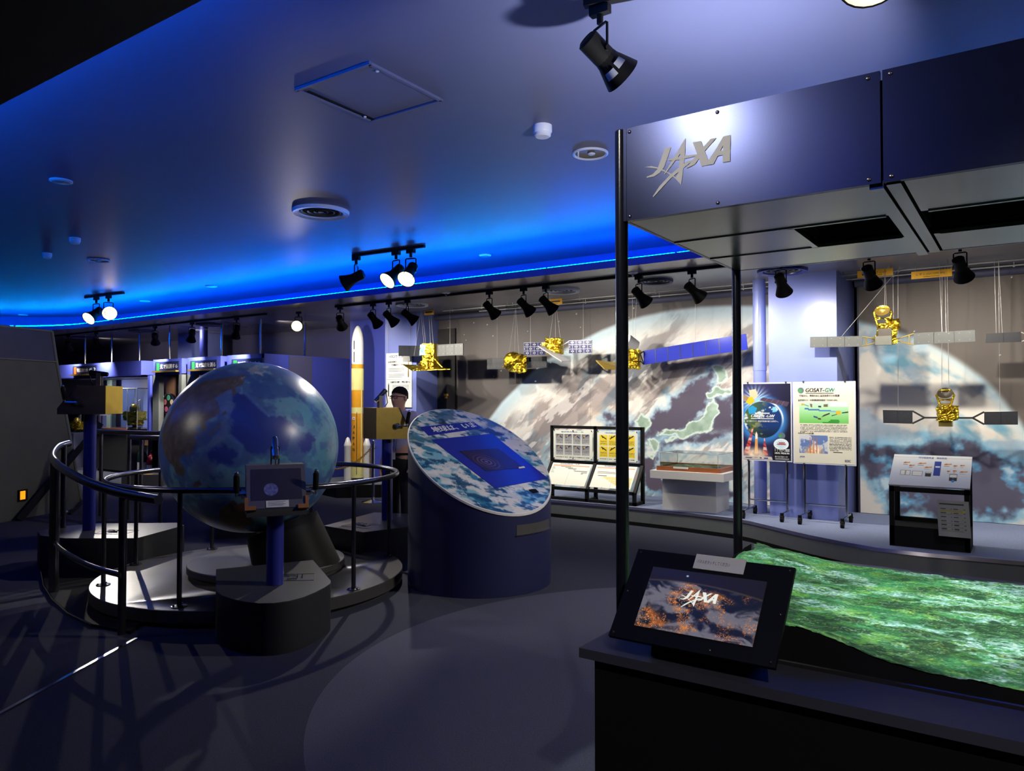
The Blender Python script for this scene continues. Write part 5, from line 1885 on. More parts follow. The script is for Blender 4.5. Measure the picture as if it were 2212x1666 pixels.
def mural1(U, V):
    x, z = MX0 + U * (MX1 - MX0), MZ0 + V * (MZ1 - MZ0)
    c = np.zeros(U.shape + (3,)) + np.array([92, 86, 84.])
    c = c * (.94 + .12 * fbm(x * .8, z * 1.2, 3, 1))[..., None]
    c = mixc(c, [240, 240, 235], stars(x, z, 5, 46, MX0, -4.4, 1.0, MZ1))
    limb = planepts([(930, 1130), (985, 1020), (1020, 960), (1060, 903), (1085, 870), (1120, 835), (1150, 805), (1180, 780), (1220, 756), (1260, 735), (1300, 715), (1340, 699), (1390, 684), (1450, 672), (1510, 665), (1570, 662), (1700, 664), (1800, 1300), (900, 1300)], MY)
    s = sd(x, z, limb)
    e = sm(.04, -.03, s)
    ca, sa = math.cos(.72), math.sin(.72)
    p, q = x * ca + z * sa, -x * sa + z * ca
    w = fbm(p * .8 + 3, q * 2.6 + .6 * fbm(p * 2, q * 2, 3, 8), 6, 2)
    w2 = fbm(p * 1.6 + 9, q * 5, 6, 12)
    e_c = np.zeros(U.shape + (3,)) + np.array([222, 216, 208.])
    mid = sm(-.15, -.75, s)
    e_c = mixc(e_c, [150, 138, 134], sm(.5, .62, w) * .85)
    e_c = mixc(e_c, [128, 164, 180], sm(.52, .64, w2) * .7 * mid)
    e_c = mixc(e_c, [104, 116, 128], sm(.54, .66, fbm(p * 1.2 + 20, q * 4.2, 6, 22)) * mid * .8)
    e_c = mixc(e_c, [232, 226, 216], sm(.55, .68, fbm(p * 2.2 + 31, q * 5.5, 5, 32)) * .7)
    e_c = mixc(e_c, [116, 110, 112], sm(.52, .60, fbm(p * 2.6 + 50, q * 8, 6, 72)) * mid * .55)
    e_c = mixc(e_c, [236, 232, 226], sm(.54, .62, fbm(p * 4 + 60, q * 12, 6, 82)) * .55)
    warm = sd(x, z, cr3([(500, 780), (720, 740), (830, 800), (780, 900), (560, 900)]))
    e_c = mixc(e_c, [206, 180, 154], sm(.15, -.2, warm) * .5)
    e_c = mixc(e_c, [158, 196, 216], sm(-.34, -.02, s) * .6)
    wob = (fbm(x * 6, z * 6, 6, 42) - .5) * .2 + (fbm(x * 22, z * 22, 4, 43) - .5) * .10
    seas = [[(1530, 405), (1545, 520), (1480, 590), (1500, 640), (1470, 760), (1400, 860), (1320, 900), (1280, 960), (1130, 990), (1050, 1010), (1000, 1050), (940, 1110), (915, 1060), (920, 980), (1000, 930), (1010, 860), (1060, 800), (1150, 760), (1170, 680), (1280, 610), (1370, 520), (1470, 450)],
            [(1530, 680), (1600, 690), (1690, 640), (1690, 960), (1600, 985), (1540, 1030), (1400, 1050), (1300, 1040), (1200, 1070), (1100, 1110), (1050, 1200), (1020, 1300), (1100, 1330), (1300, 1400), (1500, 1450), (1690, 1380), (1750, 1500), (1300, 1560), (960, 1400), (930, 1250), (910, 1100), (1000, 1040), (1200, 1010), (1300, 1000), (1420, 960), (1500, 900), (1530, 800)],
            [(605, 850), (640, 800), (720, 825), (880, 880), (870, 960), (640, 915), (690, 880)]]
    for k, P in enumerate(seas):
        t = sd(x, z, cr3(P)) + wob * .9
        e_c = mixc(e_c, [124, 176, 210], sm(.12, -.02, t) * .65)
        e_c = mixc(e_c, [82, 74, 92], sm(.03, -.05, t))
    clo = sm(.55, .66, fbm(x * 2.6 + 5, z * 3.4 + 2, 6, 52))
    pac = sm(.1, -.1, sd(x, z, cr3([(900, 1060), (1690, 960), (1760, 1560), (880, 1560)])))
    e_c = mixc(e_c, [150, 186, 206], clo * pac * .75)
    e_c = mixc(e_c, [222, 222, 214], sm(.6, .7, fbm(x * 2.6 + 5, z * 3.4 + 2, 6, 52)) * pac * .8)
    lands = [[(1050, 990), (1120, 950), (1290, 930), (1320, 880), (1400, 855), (1450, 790), (1470, 720), (1520, 695), (1555, 740), (1555, 800), (1520, 850), (1510, 930), (1460, 960), (1370, 965), (1310, 1000), (1280, 1020), (1240, 1010), (1210, 980), (1130, 985), (1060, 1000)],
             [(1460, 650), (1510, 630), (1540, 580), (1600, 600), (1690, 620), (1660, 650), (1600, 670), (1540, 660), (1500, 690), (1465, 690)],
             [(980, 1020), (1040, 1005), (1090, 1040), (1060, 1110), (1030, 1130), (1000, 1080)], [(1115, 1020), (1200, 985), (1230, 1000), (1170, 1040), (1130, 1060)],
             [(870, 870), (930, 810), (990, 850), (1000, 900), (960, 960), (910, 930)], [(1500, 430), (1530, 400), (1600, 420), (1640, 520), (1560, 580), (1540, 500)], [(960, 1050), (975, 1040), (980, 1060)], [(1000, 1160), (1030, 1150), (1025, 1180)], [(1390, 835), (1398, 825), (1400, 842)]]
    for P in lands:
        t = sd(x, z, cr3(P)) + wob * .42
        e_c = mixc(e_c, [198, 216, 206], sm(.012, -.004, t))
        e_c = mixc(e_c, [132, 156, 138], sm(-.008, -.03, t) * (.8 + .9 * (fbm(x * 12, z * 12, 5, 62) - .5)))
    c = c + (e_c - c) * e[..., None]
    c = mixc(c, [196, 214, 224], sm(.06, .0, np.abs(s + .02)) * .35)
    seam = np.minimum(np.abs(x + 5.12), np.abs(x + 2.95))
    return c * (1 - .10 * sm(.012, .0, seam))[..., None]


MPIC = picmat('mural_print', .55, grain=.03, spec=.35, gs=30, bump=.25)


def wrinkle(U, V):
    x = U * 5.5
    return .012 * (fbm(x * 3, V * 2, 3, 91) - .5) + .022 * sm(.86, 1, V) * (fbm(x * 7 + V * 6, V * 4, 3, 95) - .5)


mr = picture('mural_banner', (MX0, MY, MZ0), (MX1, MY, MZ0), (MX0, MY, MZ1), 620, 300, mural1, MPIC, hfn=wrinkle)
tag(mr, 'large printed mural of earth showing the Japanese islands behind the information rack', 'mural')

NX0, NX1 = -1.60, 4.8
cr5 = lambda pts: planepts(pts, MY, 3.5, (1580, 800))


def mural2(U, V):
    x, z = NX0 + U * (NX1 - NX0), MZ0 + V * (MZ1 - MZ0)
    c = np.zeros(U.shape + (3,)) + np.array([98, 90, 84.])
    c = c * (.94 + .12 * fbm(x * .8, z * 1.2, 3, 1))[..., None]
    c = mixc(c, [240, 240, 235], stars(x, z, 9, 40, NX0, NX1, 1.3, MZ1))
    limb = planepts([(1700, 655), (1780, 672), (1840, 693), (1915, 712), (1990, 735), (2040, 762), (2080, 788), (2120, 817), (2150, 846), (2185, 890), (2212, 925), (2300, 1060), (2400, 1300), (1600, 1400)], MY)
    s = sd(x, z, limb)
    e = sm(.05, -.03, s)
    p, q = x * .8 - z * .6, x * .6 + z * .8
    e_c = np.zeros(U.shape + (3,)) + np.array([226, 220, 208.])
    e_c = mixc(e_c, [112, 166, 190], sm(.5, .62, fbm(p * 1.2 + 4, q * 3, 6, 3)) * sm(-.05, -.16, s) * sm(-.62, -.42, s) * .95)
    e_c = mixc(e_c, [150, 176, 196], sm(.54, .64, fbm(x * 2 + 2, z * 3 + 7, 6, 13)) * .7)
    e_c = mixc(e_c, [168, 204, 220], sm(-.14, -.0, s) * .55)
    wob = (fbm(x * 4, z * 4, 6, 42) - .5) * .5 + (fbm(x * 14, z * 14, 5, 44) - .5) * .3
    sea = cr5([(930, 640), (1050, 590), (1300, 560), (1500, 520), (1750, 530), (1900, 580), (2100, 650), (2300, 740), (2400, 1080), (2100, 1090), (1850, 1130), (1700, 1120), (1200, 1090), (1170, 980), (1120, 880), (1000, 720), (940, 680)])
    t = sd(x, z, sea) + wob * .55
    e_c = mixc(e_c, [110, 172, 204], sm(.14, -.02, t) * .8)
    e_c = mixc(e_c, [84, 80, 98], sm(.02, -.08, t))
    cl = fbm(x * 3 + 1, z * 3.6 + 5, 6, 52)
    cl = cl * .72 + .28 * fbm(x * 11, z * 13, 5, 53)
    ins = sm(.0, -.1, t)
    e_c = mixc(e_c, [96, 158, 196], sm(.54, .63, cl) * ins * .85)
    e_c = mixc(e_c, [206, 216, 216], sm(.62, .7, cl) * ins * .7)
    c = c + (e_c - c) * e[..., None]
    return c


mr2 = picture('mural_banner', (NX0, MY, MZ0), (NX1, MY, MZ0), (NX0, MY, MZ1), 620, 270, mural2, MPIC, hfn=wrinkle)
tag(mr2, 'large printed mural of a curved earth horizon on the right behind the lectern', 'mural')
b = MB(); b.box((-7.74, 9.36, 1.45), (.36, .03, 2.46)); o = b.build('curtain_strip', mat('dark_curtain', (44, 42, 42), .8, var=.1)); tag(o, 'dark narrow curtain strip at the left end of the earth mural', 'curtain')
b = MB(); b.box((-7.74, 9.342, 1.61), (.09, .006, .035)); b.box((-7.74, 9.342, 1.57), (.05, .006, .03)); o = b.build('wall_tag', K['signyellow']); tag(o, 'tiny yellow tag on the dark curtain strip', 'tag')
for x0, x1, lb in ((-7.93, -2.42, 'pale roller tube along the top of the left mural'), (-1.62, 4.8, 'pale roller tube along the top of the right mural')):
    b = MB(); b.cyl((x0, 9.3, 2.86), (x1, 9.3, 2.86), .045, seg=14); o = b.build('mural_roller', K['slate']); tag(o, lb, 'roller')
for y, z, x0, x1, lb in ((8.78, S - .035, -7.35, 3, 'thin metal hanging rod nearer the room under the lower ceiling'), (9.12, S - .035, -6.9, 3, 'thin metal hanging rod close to the murals')):
    b = MB(); b.cyl((x0, y, z), (x1, y, z), .009, seg=8)
    x = x0 + .2
    while x < x1:
        b.cyl((x, y, z), (x, y, S), .005, seg=6); b.ball((x, y, z - .006), .013, 8); x += .55
    o = b.build('hanging_rod', K['wire']); tag(o, lb, 'rod')

# ------------------------------------------------------------------ hanging satellites
YD = [8.95]


def P9(px, py, y=None): return onY(px, py, YD[0] if y is None else y)


def panel(root, name, cs, style, y=None, twist=0.0):
    q = [P9(*c, y) for c in cs]     # tl, tr, br, bl
    tl, tr, br, bl = q
    b = MB()
    mats = {'grey': [K['panelgrey'], K['panelblack'], K['silver']], 'dark': [K['panelblack'], K['panelgrey'], K['silver']], 'plain': [K['panelblack'], K['black'], K['panelgrey']], 'blue': [K['silver'], K['cellblue'], K['white']], 'royal': [K['royal'], K['navysign'], K['silver']]}[style]
    b.slab([bl, br, tr, tl], .014)
    nu, nv = {'grey': (3, 1), 'dark': (5, 3), 'plain': (2, 1), 'blue': (6, 3), 'royal': (8, 1)}[style]

    def bi(u, v, e): return bl.lerp(br, u).lerp(tl.lerp(tr, u), v) + Vector((0, -e, 0))
    if style == 'blue':
        for i in range(nu):
            for j in range(nv):
                u0, u1, v0, v1 = (i + .05) / nu, (i + .95) / nu, (j + .05) / nv, (j + .95) / nv
                b.m = 1; b.mesh([bi(u0, v0, .002), bi(u1, v0, .002), bi(u1, v1, .002), bi(u0, v1, .002)], [(0, 1, 2, 3)])
                b.m = 2; cu, cv_ = u0 + (u1 - u0) * (.25 if (i + j) % 2 else .75), (v0 + v1) / 2
                b.mesh([bi(cu - .014, cv_ - .04, .003), bi(cu + .014, cv_ - .04, .003), bi(cu + .014, cv_ + .04, .003), bi(cu - .014, cv_ + .04, .003)], [(0, 1, 2, 3)])
    else:
        b.m = 1
        for i in range(1, nu):
            u = i / nu
            b.mesh([bi(u - .004, 0, .002), bi(u + .004, 0, .002), bi(u + .004, 1, .002), bi(u - .004, 1, .002)], [(0, 1, 2, 3)])
        for j in range(1, nv):
            v = j / nv
            b.mesh([bi(0, v - .008, .002), bi(1, v - .008, .002), bi(1, v + .008, .002), bi(0, v + .008, .002)], [(0, 1, 2, 3)])
        b.m = 2
        if style != 'royal':
            for i in range(nu * 2):
                for v in (.2, .8):
                    u = (i + .5) / (nu * 2)
                    b.mesh([bi(u - .005, v - .02, .003), bi(u + .005, v - .02, .003), bi(u + .005, v + .02, .003), bi(u - .005, v + .02, .003)], [(0, 1, 2, 3)])
    return b.build(name, mats, root, smooth=False)


def wires(root, lst, y=None, yt=8.85):
    for (x0, y0), (x1, y1) in lst:
        q = P9(x0, y0, y)
        e = onY(x1, y1, yt)
        b = MB(); b.cyl(q, (e.x, yt, S - .03), .0019, seg=5)
        b.build('suspension_wire', K['wire'], root)


def sat(label, c, y=None):
    return thing('satellite_model', label, 'satellite', P9(*c, y), 0, 'satellite models hung before the murals')


def goldbody(root, x0, y0, x1, y1, dy=.22, amp=.012, rz=.3, knobs=14, y=None, m='gold', seed=1):
    a, c_ = P9(x0, y0, y), P9(x1, y1, y)
    w_, h_ = abs(c_.x - a.x), abs(a.z - c_.z)
    y = YD[0] if y is None else y
    ctr = Vector(((a.x + c_.x) / 2, y, (a.z + c_.z) / 2))
    b = MB()
    b.foil(ctr, (w_ * .86, dy, h_), 7, amp, rz)
    rr = random.Random(seed)
    for _ in range(knobs):
        p = ctr + Vector((rr.uniform(-.5, .5) * w_, -dy * .5 + rr.uniform(-.03, .03), rr.uniform(-.5, .5) * h_))
        b.ball(p, rr.uniform(.012, .024), 8)
    for _ in range(4):
        p = ctr + Vector((rr.uniform(-.5, .5) * w_, -dy * .4, rr.uniform(-.5, .5) * h_))
        b.box(p, (.05, .07, .05), rr.random())
    return b.build('body', K[m], root, smooth=False), ctr, w_, h_


def bars(root, name, lst, r, m, y=None):
    b = MB()
    for p0, p1 in lst:
        b.cyl(P9(*p0, y), P9(*p1, y), r, seg=6)
    return b.build(name, m, root)


K['tealfoil'] = mat('teal_foil', (110, 170, 170), .3, metal=.7, var=.2, scale=20, bump=.6, bscale=40)
Y1_ = 8.62
s1 = sat('gold satellite with wide flat gold antenna nearest the left column', (925, 770), Y1_)
goldbody(s1, 918, 744, 942, 797, .2, .008, seed=1, y=Y1_)
b = MB(); b.foil(P9(918, 757, Y1_ - .05), (.1, .16, .17), 4, .006, .3); b.build('teal_module', K['tealfoil'], s1, smooth=False)
b = MB(); b.foil(P9(922, 788, Y1_ - .1), (.06, .08, .14), 4, .006, .3); b.build('feed_horn', K['gold'], s1, smooth=False)
panel(s1, 'solar_panel', [(861, 746.5), (910, 747), (910, 770), (861, 769)], 'plain', Y1_); panel(s1, 'solar_panel', [(944, 745), (1000, 742), (1000, 767), (944, 769.5)], 'grey', Y1_)
b = MB()
q0, q1, q2, q3 = P9(871, 787, Y1_ - .2), P9(917, 789, Y1_ + .15), P9(973, 797, Y1_ + .05), P9(890, 800, Y1_ - .25)
b.hexa([p - Vector((0, 0, .012)) for p in (q0, q3, q2, q1)], [q0, q3, q2, q1]); b.build('flat_antenna', K['gold'], s1)
bars(s1, 'truss', [((922, 772), (903, 788)), ((926, 772), (909, 789)), ((938, 775), (955, 794))], .008, K['gold'], Y1_ - .05)
wires(s1, [((916, 745), (909, 678)), ((920, 745), (912, 678)), ((930, 745), (926, 672)), ((936, 745), (930, 672)), ((894, 770), (910, 678)), ((972, 743), (972, 665))], Y1_, 8.6)

s2 = sat('rounded gold satellite with two black panels, lowest before the left mural', (1115, 785))
b = MB(); c_ = P9(1108, 782)
b.ball(c_, .15, 22, (.95, .9, 1)); b.foil(c_ + Vector((.14, -.02, -.03)), (.16, .2, .24), 6, .02, .5)
for k in range(10): b.ball(c_ + Vector((random.uniform(-.1, .22), -.13, random.uniform(-.18, .1))), .016, 8)
b.build('body', K['gold'], s2)
panel(s2, 'solar_panel', [(1052, 774), (1094, 773), (1094, 797), (1052, 798)], 'dark'); panel(s2, 'solar_panel', [(1137, 772), (1180, 770), (1181, 794), (1138, 795.5)], 'dark')
wires(s2, [((1100, 765), (1114, 690)), ((1112, 765), (1114, 690)), ((1121, 768), (1114, 690)), ((1074, 774), (1074, 664))])

YD[0] = 8.76
s3 = sat('gold satellite with white edged blue cell panels and grey slab', (1200, 750))
goldbody(s3, 1183, 733, 1214, 764, .22, seed=3, knobs=18)
panel(s3, 'solar_panel', [(1131, 740.6), (1178, 739.5), (1177, 767), (1132, 767.7)], 'blue'); panel(s3, 'solar_panel', [(1228, 735.6), (1277.7, 734.5), (1278, 762.7), (1229, 764)], 'blue')
b = MB(); q0, q1, q2, q3 = P9(1162, 747, 8.56), P9(1183, 748, 8.7), P9(1233, 779, 8.7), P9(1213, 780, 8.56)
b.hexa([p + Vector((0, .0, -.015)) for p in (q0, q3, q2, q1)], [q0, q3, q2, q1]); b.build('flat_antenna', K['silver'], s3)
bars(s3, 'truss', [((1212, 748), (1229, 738)), ((1212, 752), (1229, 762))], .007, K['silver'])
wires(s3, [((1187, 734), (1199, 668)), ((1200, 733), (1199, 668)), ((1211, 736), (1200, 668)), ((1146, 740), (1146, 660)), ((1260, 735), (1260, 642))])

YD[0] = 8.95
s4 = sat('gold satellite with one long royal blue panel behind the front canopy post', (1370, 775))
goldbody(s4, 1354, 757, 1383, 796, .24, seed=4)
b = MB(); c_ = P9(1363, 742); b.tube([c_ + Vector((-.03, -.09, .02)), c_ + Vector((.06, .02, -.05))], .1, 20, radii=[.105, .085]); b.build('drum', K['white'], s4)
b = MB(); b.cyl(P9(1366, 750), P9(1368, 760), .02); b.build('mast', K['gold'], s4)
panel(s4, 'solar_panel', [(1389.6, 758), (1611.5, 721), (1615, 755), (1391, 788)], 'royal')
b = MB(); q0, q1, q2, q3 = P9(1287, 778, 8.8), P9(1340, 784, 9.05), P9(1350, 797, 8.95), P9(1306, 797, 8.75)
b.hexa([p - Vector((0, 0, .012)) for p in (q0, q3, q2, q1)], [q0, q3, q2, q1]); b.build('flat_antenna', K['brass'], s4)
bars(s4, 'truss', [((1383, 764), (1391, 759)), ((1383, 780), (1391, 788)), ((1383, 764), (1391, 788))], .007, K['panelblack'])
wires(s4, [((1371, 757), (1375, 650)), ((1368, 757), (1366, 650)), ((1502, 740), (1502, 640))])


def reflector(root, cx, cy, rx, base, y=None, m='brass'):
    """dish on a lattice collar"""
    c_ = P9(cx, cy, y)
    r = (P9(cx + rx, cy, y) - c_).length
    b = MB(); b.lathe([(r, .05), (r * .7, .03), (r * .3, .012), (.001, .006)], (0, 0, 0), 28, M=Matrix.Translation(c_) @ Matrix.Rotation(.9, 4, 'X'), caps=False); b.build('reflector_dish', K[m], root, ang=1.2)
    b = MB()
    a0, a1 = P9(cx - rx * 1.12, cy - 2, y), P9(cx + rx * 1.12, cy - 2, y)
    e0, e1_ = P9(cx - rx * .62, base, y), P9(cx + rx * .62, base, y)
    b.tube([e0, a0, P9(cx - rx * .7, cy - rx * .75, y), P9(cx + rx * .7, cy - rx * .75, y), a1, e1_], .012, 6)
    b.cyl(a0.lerp(e0, .3), e1_.lerp(a1, .5), .006, seg=6); b.cyl(a1.lerp(e1_, .3), e0.lerp(a0, .5), .006, seg=6)
    b.cyl(e0.lerp(a0, .2), e1_.lerp(a1, .2), .006, seg=6); b.cyl(e0, e1_, .014, seg=8)
    b.build('collar', K['gold'], root)


Y5 = 8.45
s5 = sat('gold satellite with upright dish and grey panels at upper right', (1912, 720), Y5)
goldbody(s5, 1894, 706, 1935, 742, .22, seed=5, knobs=20, y=Y5)
b = MB(); b.foil(P9(1928, 702, Y5), (.12, .12, .1), 4, .015); b.build('upper_module', K['gold'], s5, smooth=False)
b = MB(); b.box(P9(1912, 722, Y5 - .13), (.12, .03, .11)); b.build('dark_module', K['brown'], s5)
b = MB(); b.box(P9(1909, 736, Y5 - .13), (.15, .05, .09)); b.build('lower_module', K['olive'], s5)
reflector(s5, 1907, 678, 17, 706, Y5)
panel(s5, 'solar_panel', [(1750, 728), (1863, 726), (1863, 748.6), (1750, 751)], 'grey', Y5); panel(s5, 'solar_panel', [(1974, 720), (2106, 713), (2107, 738), (1974, 745)], 'grey', Y5)
bars(s5, 'truss', [((1863, 727), (1898, 734)), ((1863, 748), (1898, 739)), ((1871, 729), (1871, 747)), ((1936, 733), (1974, 721)), ((1936, 737), (1974, 745)), ((1964, 724), (1964, 743))], .006, K['brass'], Y5)
wires(s5, [((1911, 672), (1911, 588)), ((1915, 676), (1912, 588)), ((1930, 700), (1929, 596)), ((1818, 727), (1945, 600)), ((2035, 718), (2029, 578)), ((2044, 718), (2041, 590))], Y5, 8.6)

Y6 = 8.72
s6 = sat('black panelled satellite cut off by the right frame edge', (2235, 728), Y6)
goldbody(s6, 2222, 708, 2262, 748, .24, seed=6, y=Y6)
panel(s6, 'solar_panel', [(2130, 721), (2206, 717), (2207, 738.6), (2129, 741)], 'plain', Y6); panel(s6, 'solar_panel', [(2284, 714), (2360, 710), (2361, 732), (2285, 736)], 'plain', Y6)
bars(s6, 'truss', [((2206, 718), (2224, 726)), ((2207, 738), (2224, 731))], .006, K['wire'], Y6)
wires(s6, [((2152, 720), (2148, 578)), ((2165, 719), (2157, 560)), ((2240, 708), (2240, 570))], Y6, 8.66)

s7 = sat('gold satellite with dark dish hanging lowest above the lectern', (2045, 885))
goldbody(s7, 2026, 877, 2067, 908, .24, seed=7, knobs=20)
b = MB(); b.box(P9(2043, 912), (.12, .14, .09)); b.build('lower_module', K['brass'], s7)
reflector(s7, 2042, 856, 17, 878, m='brown')
panel(s7, 'solar_panel', [(1907, 886), (1971, 887), (1971, 915.7), (1908, 914)], 'plain'); panel(s7, 'solar_panel', [(2126, 890), (2198.6, 889), (2199, 917.7), (2126, 917.7)], 'plain')
bars(s7, 'boom', [((1971, 888), (1996, 902)), ((1971, 915), (1996, 903)), ((1996, 902.5), (2027, 902.5)), ((2126, 890), (2101, 903)), ((2126, 917), (2101, 903)), ((2101, 903), (2066, 903))], .009, K['panelblack'])
wires(s7, [((2034, 856), (2035, 590)), ((2050, 858), (2046, 590)), ((1940, 887), (1940, 596)), ((2160, 890), (2157, 575))])

# hanging name signs
for px, py, w_, kind, txt, lb in [(927, 675, .19, 'y', None, 'small yellow name sign hanging over the satellite by the left column'), (1200, 652, .21, 'y', None, 'small yellow name sign hanging behind a track spotlight in mid mural'),
                                  (1108, 665, .24, 'c', None, 'clear plastic name sign hanging over the rounded gold satellite'), (1390, 645, .22, 'c', None, 'clear plastic name sign beside the front canopy post'),
                                  (1890, 590, .34, 'y', '④ GOSAT-GW', 'yellow name sign hanging over the upright dish satellite'), (2012, 592, .36, 'y', 'しずく(GCOM-W)', 'yellow name sign with bulging clear cover right of the dish satellite')]:
    q = onY(px, py, 8.6)
    t = thing('hanging_sign', lb, 'sign', q, 0, 'name signs over the satellites')
    h_ = .075 if kind == 'y' else .09
    b = MB(); b.box(q, (w_, .008, h_)); bo = b.build('board', K['signyellow'] if kind == 'y' else K['clear'], t)
    sh = Sheet(q + Vector((-w_ / 2, -.004, -h_ / 2)), q + Vector((w_ / 2, -.004, -h_ / 2)), q + Vector((-w_ / 2, -.004, h_ / 2)), .001)
    if txt: sh.text(txt, w_ * .12, h_ * .36, h_ * .36, w_ * .7)
    else: sh.rect(w_ * .12, h_ * .4, w_ * .85, h_ * .66); 
    sh.rect(w_ * .3, h_ * .16, w_ * .7, h_ * .22)
    sh.build('lettering', [K['brown'] if kind == 'y' else K['ink']], t)
    b = MB()
    for sx_ in (-1, 1): b.cyl(q + Vector((sx_ * w_ * .4, 0, h_ / 2)), Vector((q.x + sx_ * w_ * .4, q.y, S)), .002, seg=5)
    b.build('suspension_wire', K['wire'], t)

# ------------------------------------------------------------------ things on the stage
SZ = .22
# information rack
rk = thing('information_rack', 'black steel rack with four framed information boards on the stage', 'rack', (-4.65, 8.6, SZ))
RX0, RX1, RY1 = -5.31, -3.985, 8.66
zt, zm = 1.18, .70
FYr = 8.42
b = MB()
bar = .04
for x in (RX0, (RX0 + RX1) / 2, RX1):
    b.box((x, RY1, (zt + SZ) / 2), (bar, bar, zt - SZ))
for z in (zt - .02, zm): b.box(((RX0 + RX1) / 2, RY1, z), (RX1 - RX0, bar, bar))
for x in (RX0, (RX0 + RX1) / 2, RX1):
    b.hexa([Vector((x - .02, FYr - .02, SZ + .14)), Vector((x + .02, FYr - .02, SZ + .14)), Vector((x + .02, FYr + .02, SZ + .14)), Vector((x - .02, FYr + .02, SZ + .14))],
           [Vector((x - .02, RY1 - .02, zm)), Vector((x + .02, RY1 - .02, zm)), Vector((x + .02, RY1 + .02, zm)), Vector((x - .02, RY1 + .02, zm))])
    b.box((x, (FYr + RY1) / 2, SZ + .02), (bar, RY1 - FYr + .04, bar)); b.box((x, FYr, SZ + .08), (bar, bar, .16))
b.box(((RX0 + RX1) / 2, FYr, SZ + .15), (RX1 - RX0, bar, bar)); b.box(((RX0 + RX1) / 2, FYr, SZ + .02), (RX1 - RX0, bar, bar))
b.build('frame', K['black'], rk, smooth=False)
mx_ = (RX0 + RX1) / 2


def grid_board(kind):
    def fn(U, V):
        c = np.zeros(U.shape + (3,)) + np.array([226, 230, 216.])
        for i in range(4):
            for j in range(2):
                u0, v0 = .06 + i * .222, .12 + (1 - j) * .385
                m_ = (U > u0) & (U < u0 + .205) & (V > v0) & (V < v0 + .36)
                f = (V - v0) / .36
                base = (np.array([236, 208, 60.]) + np.zeros(U.shape + (3,))) if kind else (np.array([200, 200, 200.]) - f[..., None] * np.array([88, 88, 88.]))
                c = np.where(m_[..., None], base, c)
                du, dv = (U - u0) / .205, f
                a = m_ & (np.abs(dv - .8 + (du - .5) * .5 * (-1) ** i) < .06) & (du > .2) & (du < .85)
                c = np.where(a[..., None], np.array([[40, 48, 110.], [34, 34, 36.]][kind]), c)
                a = m_ & (np.hypot((du - .4) * 1.2, dv - .8) < .1)
                c = np.where(a[..., None], np.array([[200, 160, 70.], [60, 54, 30.]][kind]), c)
                tx = m_ & (dv < .52) & (dv > .1) & (np.sin(dv * 70) > .3) & (du > .08) & (du < .95) & (vnoise(U * 400, np.floor(dv * 11) + i * 7, 3) > .3)
                c = np.where(tx[..., None], np.array([70, 70, 66.]), c)
        ft = (V < .075) & (V > .045) & (U > .06) & (U < .92) & (vnoise(U * 160, V * 0, 4) > .35)
        return np.where(ft[..., None], np.array([120, 120, 110.]), c)
    return fn


def chart_board(kind):
    def fn(U, V):
        c = np.zeros(U.shape + (3,)) + np.array([232, 232, 216.])
        c = np.where(((V > .86) & (V < .915) & (U > .04) & (U < .96))[..., None], np.array([226, 150, 110.]), c)
        c = np.where(((np.abs((U * 6) % 1 - .5) > .49) & (V < .86))[..., None], np.array([196, 196, 184.]), c)
        barsl = [(.24, .5, .84), (.36, .56, .80), (.44, .66, .755), (.58, .64, .70), (.62, .95, .655), (.8, .95, .595), (.8, .86, .545)] if kind == 0 else [(.08, .52, .70), (.08, .54, .64), (.12, .34, .53)]
        for u0, u1, v in barsl:
            c = np.where(((U > u0) & (U < u1) & (np.abs(V - v) < .014))[..., None], np.array([96, 90, 84.]), c)
        if kind:
            for i in range(9):
                v = .47 - .05 * i
                u0 = .26 + .055 * i
                c = np.where(((U > u0) & (U < .97) & (np.abs(V - v) < .02))[..., None], np.array([226, 200, 96.]), c)
        else:
            for i in range(6):
                c = np.where(((U > .03) & (U < .03 + .05 + .02 * (i % 3)) & (np.abs(V - (.83 - .055 * i)) < .01))[..., None], np.array([110, 110, 104.]), c)
        return c
    return fn


BP = picmat('rack_board_print', .45, grain=.02)
for k in range(2):
    x0, x1 = (RX0 + .04, mx_ - .03) if k == 0 else (mx_ + .04, RX1 - .05)
    A_, B2_, T_ = Vector((x0, RY1 - .035, zm + .04)), Vector((x1, RY1 - .035, zm + .04)), Vector((x0, RY1 - .035, zt - .06))
    o = picture('information_board', A_, B2_, T_, 160, 110, grid_board(k), BP, rk)
    sh = Sheet(A_, B2_, T_, .002); sh.text('地球観測衛星一覧', sh.w * .2, sh.h * .925, sh.h * .045, sh.w * .58)
    for u in (.01, .5, .97):
        for v in (.0, .97): sh.rect(sh.w * u, sh.h * v, sh.w * u + .014, sh.h * v + .014, 1, .003)
    sh.build('lettering', [K['inkblue'], K['black']], o)
    A_, B2_ = Vector((x0, FYr - .005, SZ + .19)), Vector((x1, FYr - .005, SZ + .19))
    T_ = Vector((x0, RY1 - .035, zm - .025))
    o = picture('information_board', A_, B2_, T_, 140, 120, chart_board(k), BP, rk, lift=.012)
    sh = Sheet(A_, B2_, T_, .015); sh.text('地球観測衛星　年表', sh.w * .2, sh.h * .94, sh.h * .04, sh.w * .5, bold=.001)
    sh.rect(sh.w * .3, sh.h * .0, sh.w * .3 + .012, sh.h * .012, 1)
    sh.build('lettering', [K['inkblue'], K['black']], o)

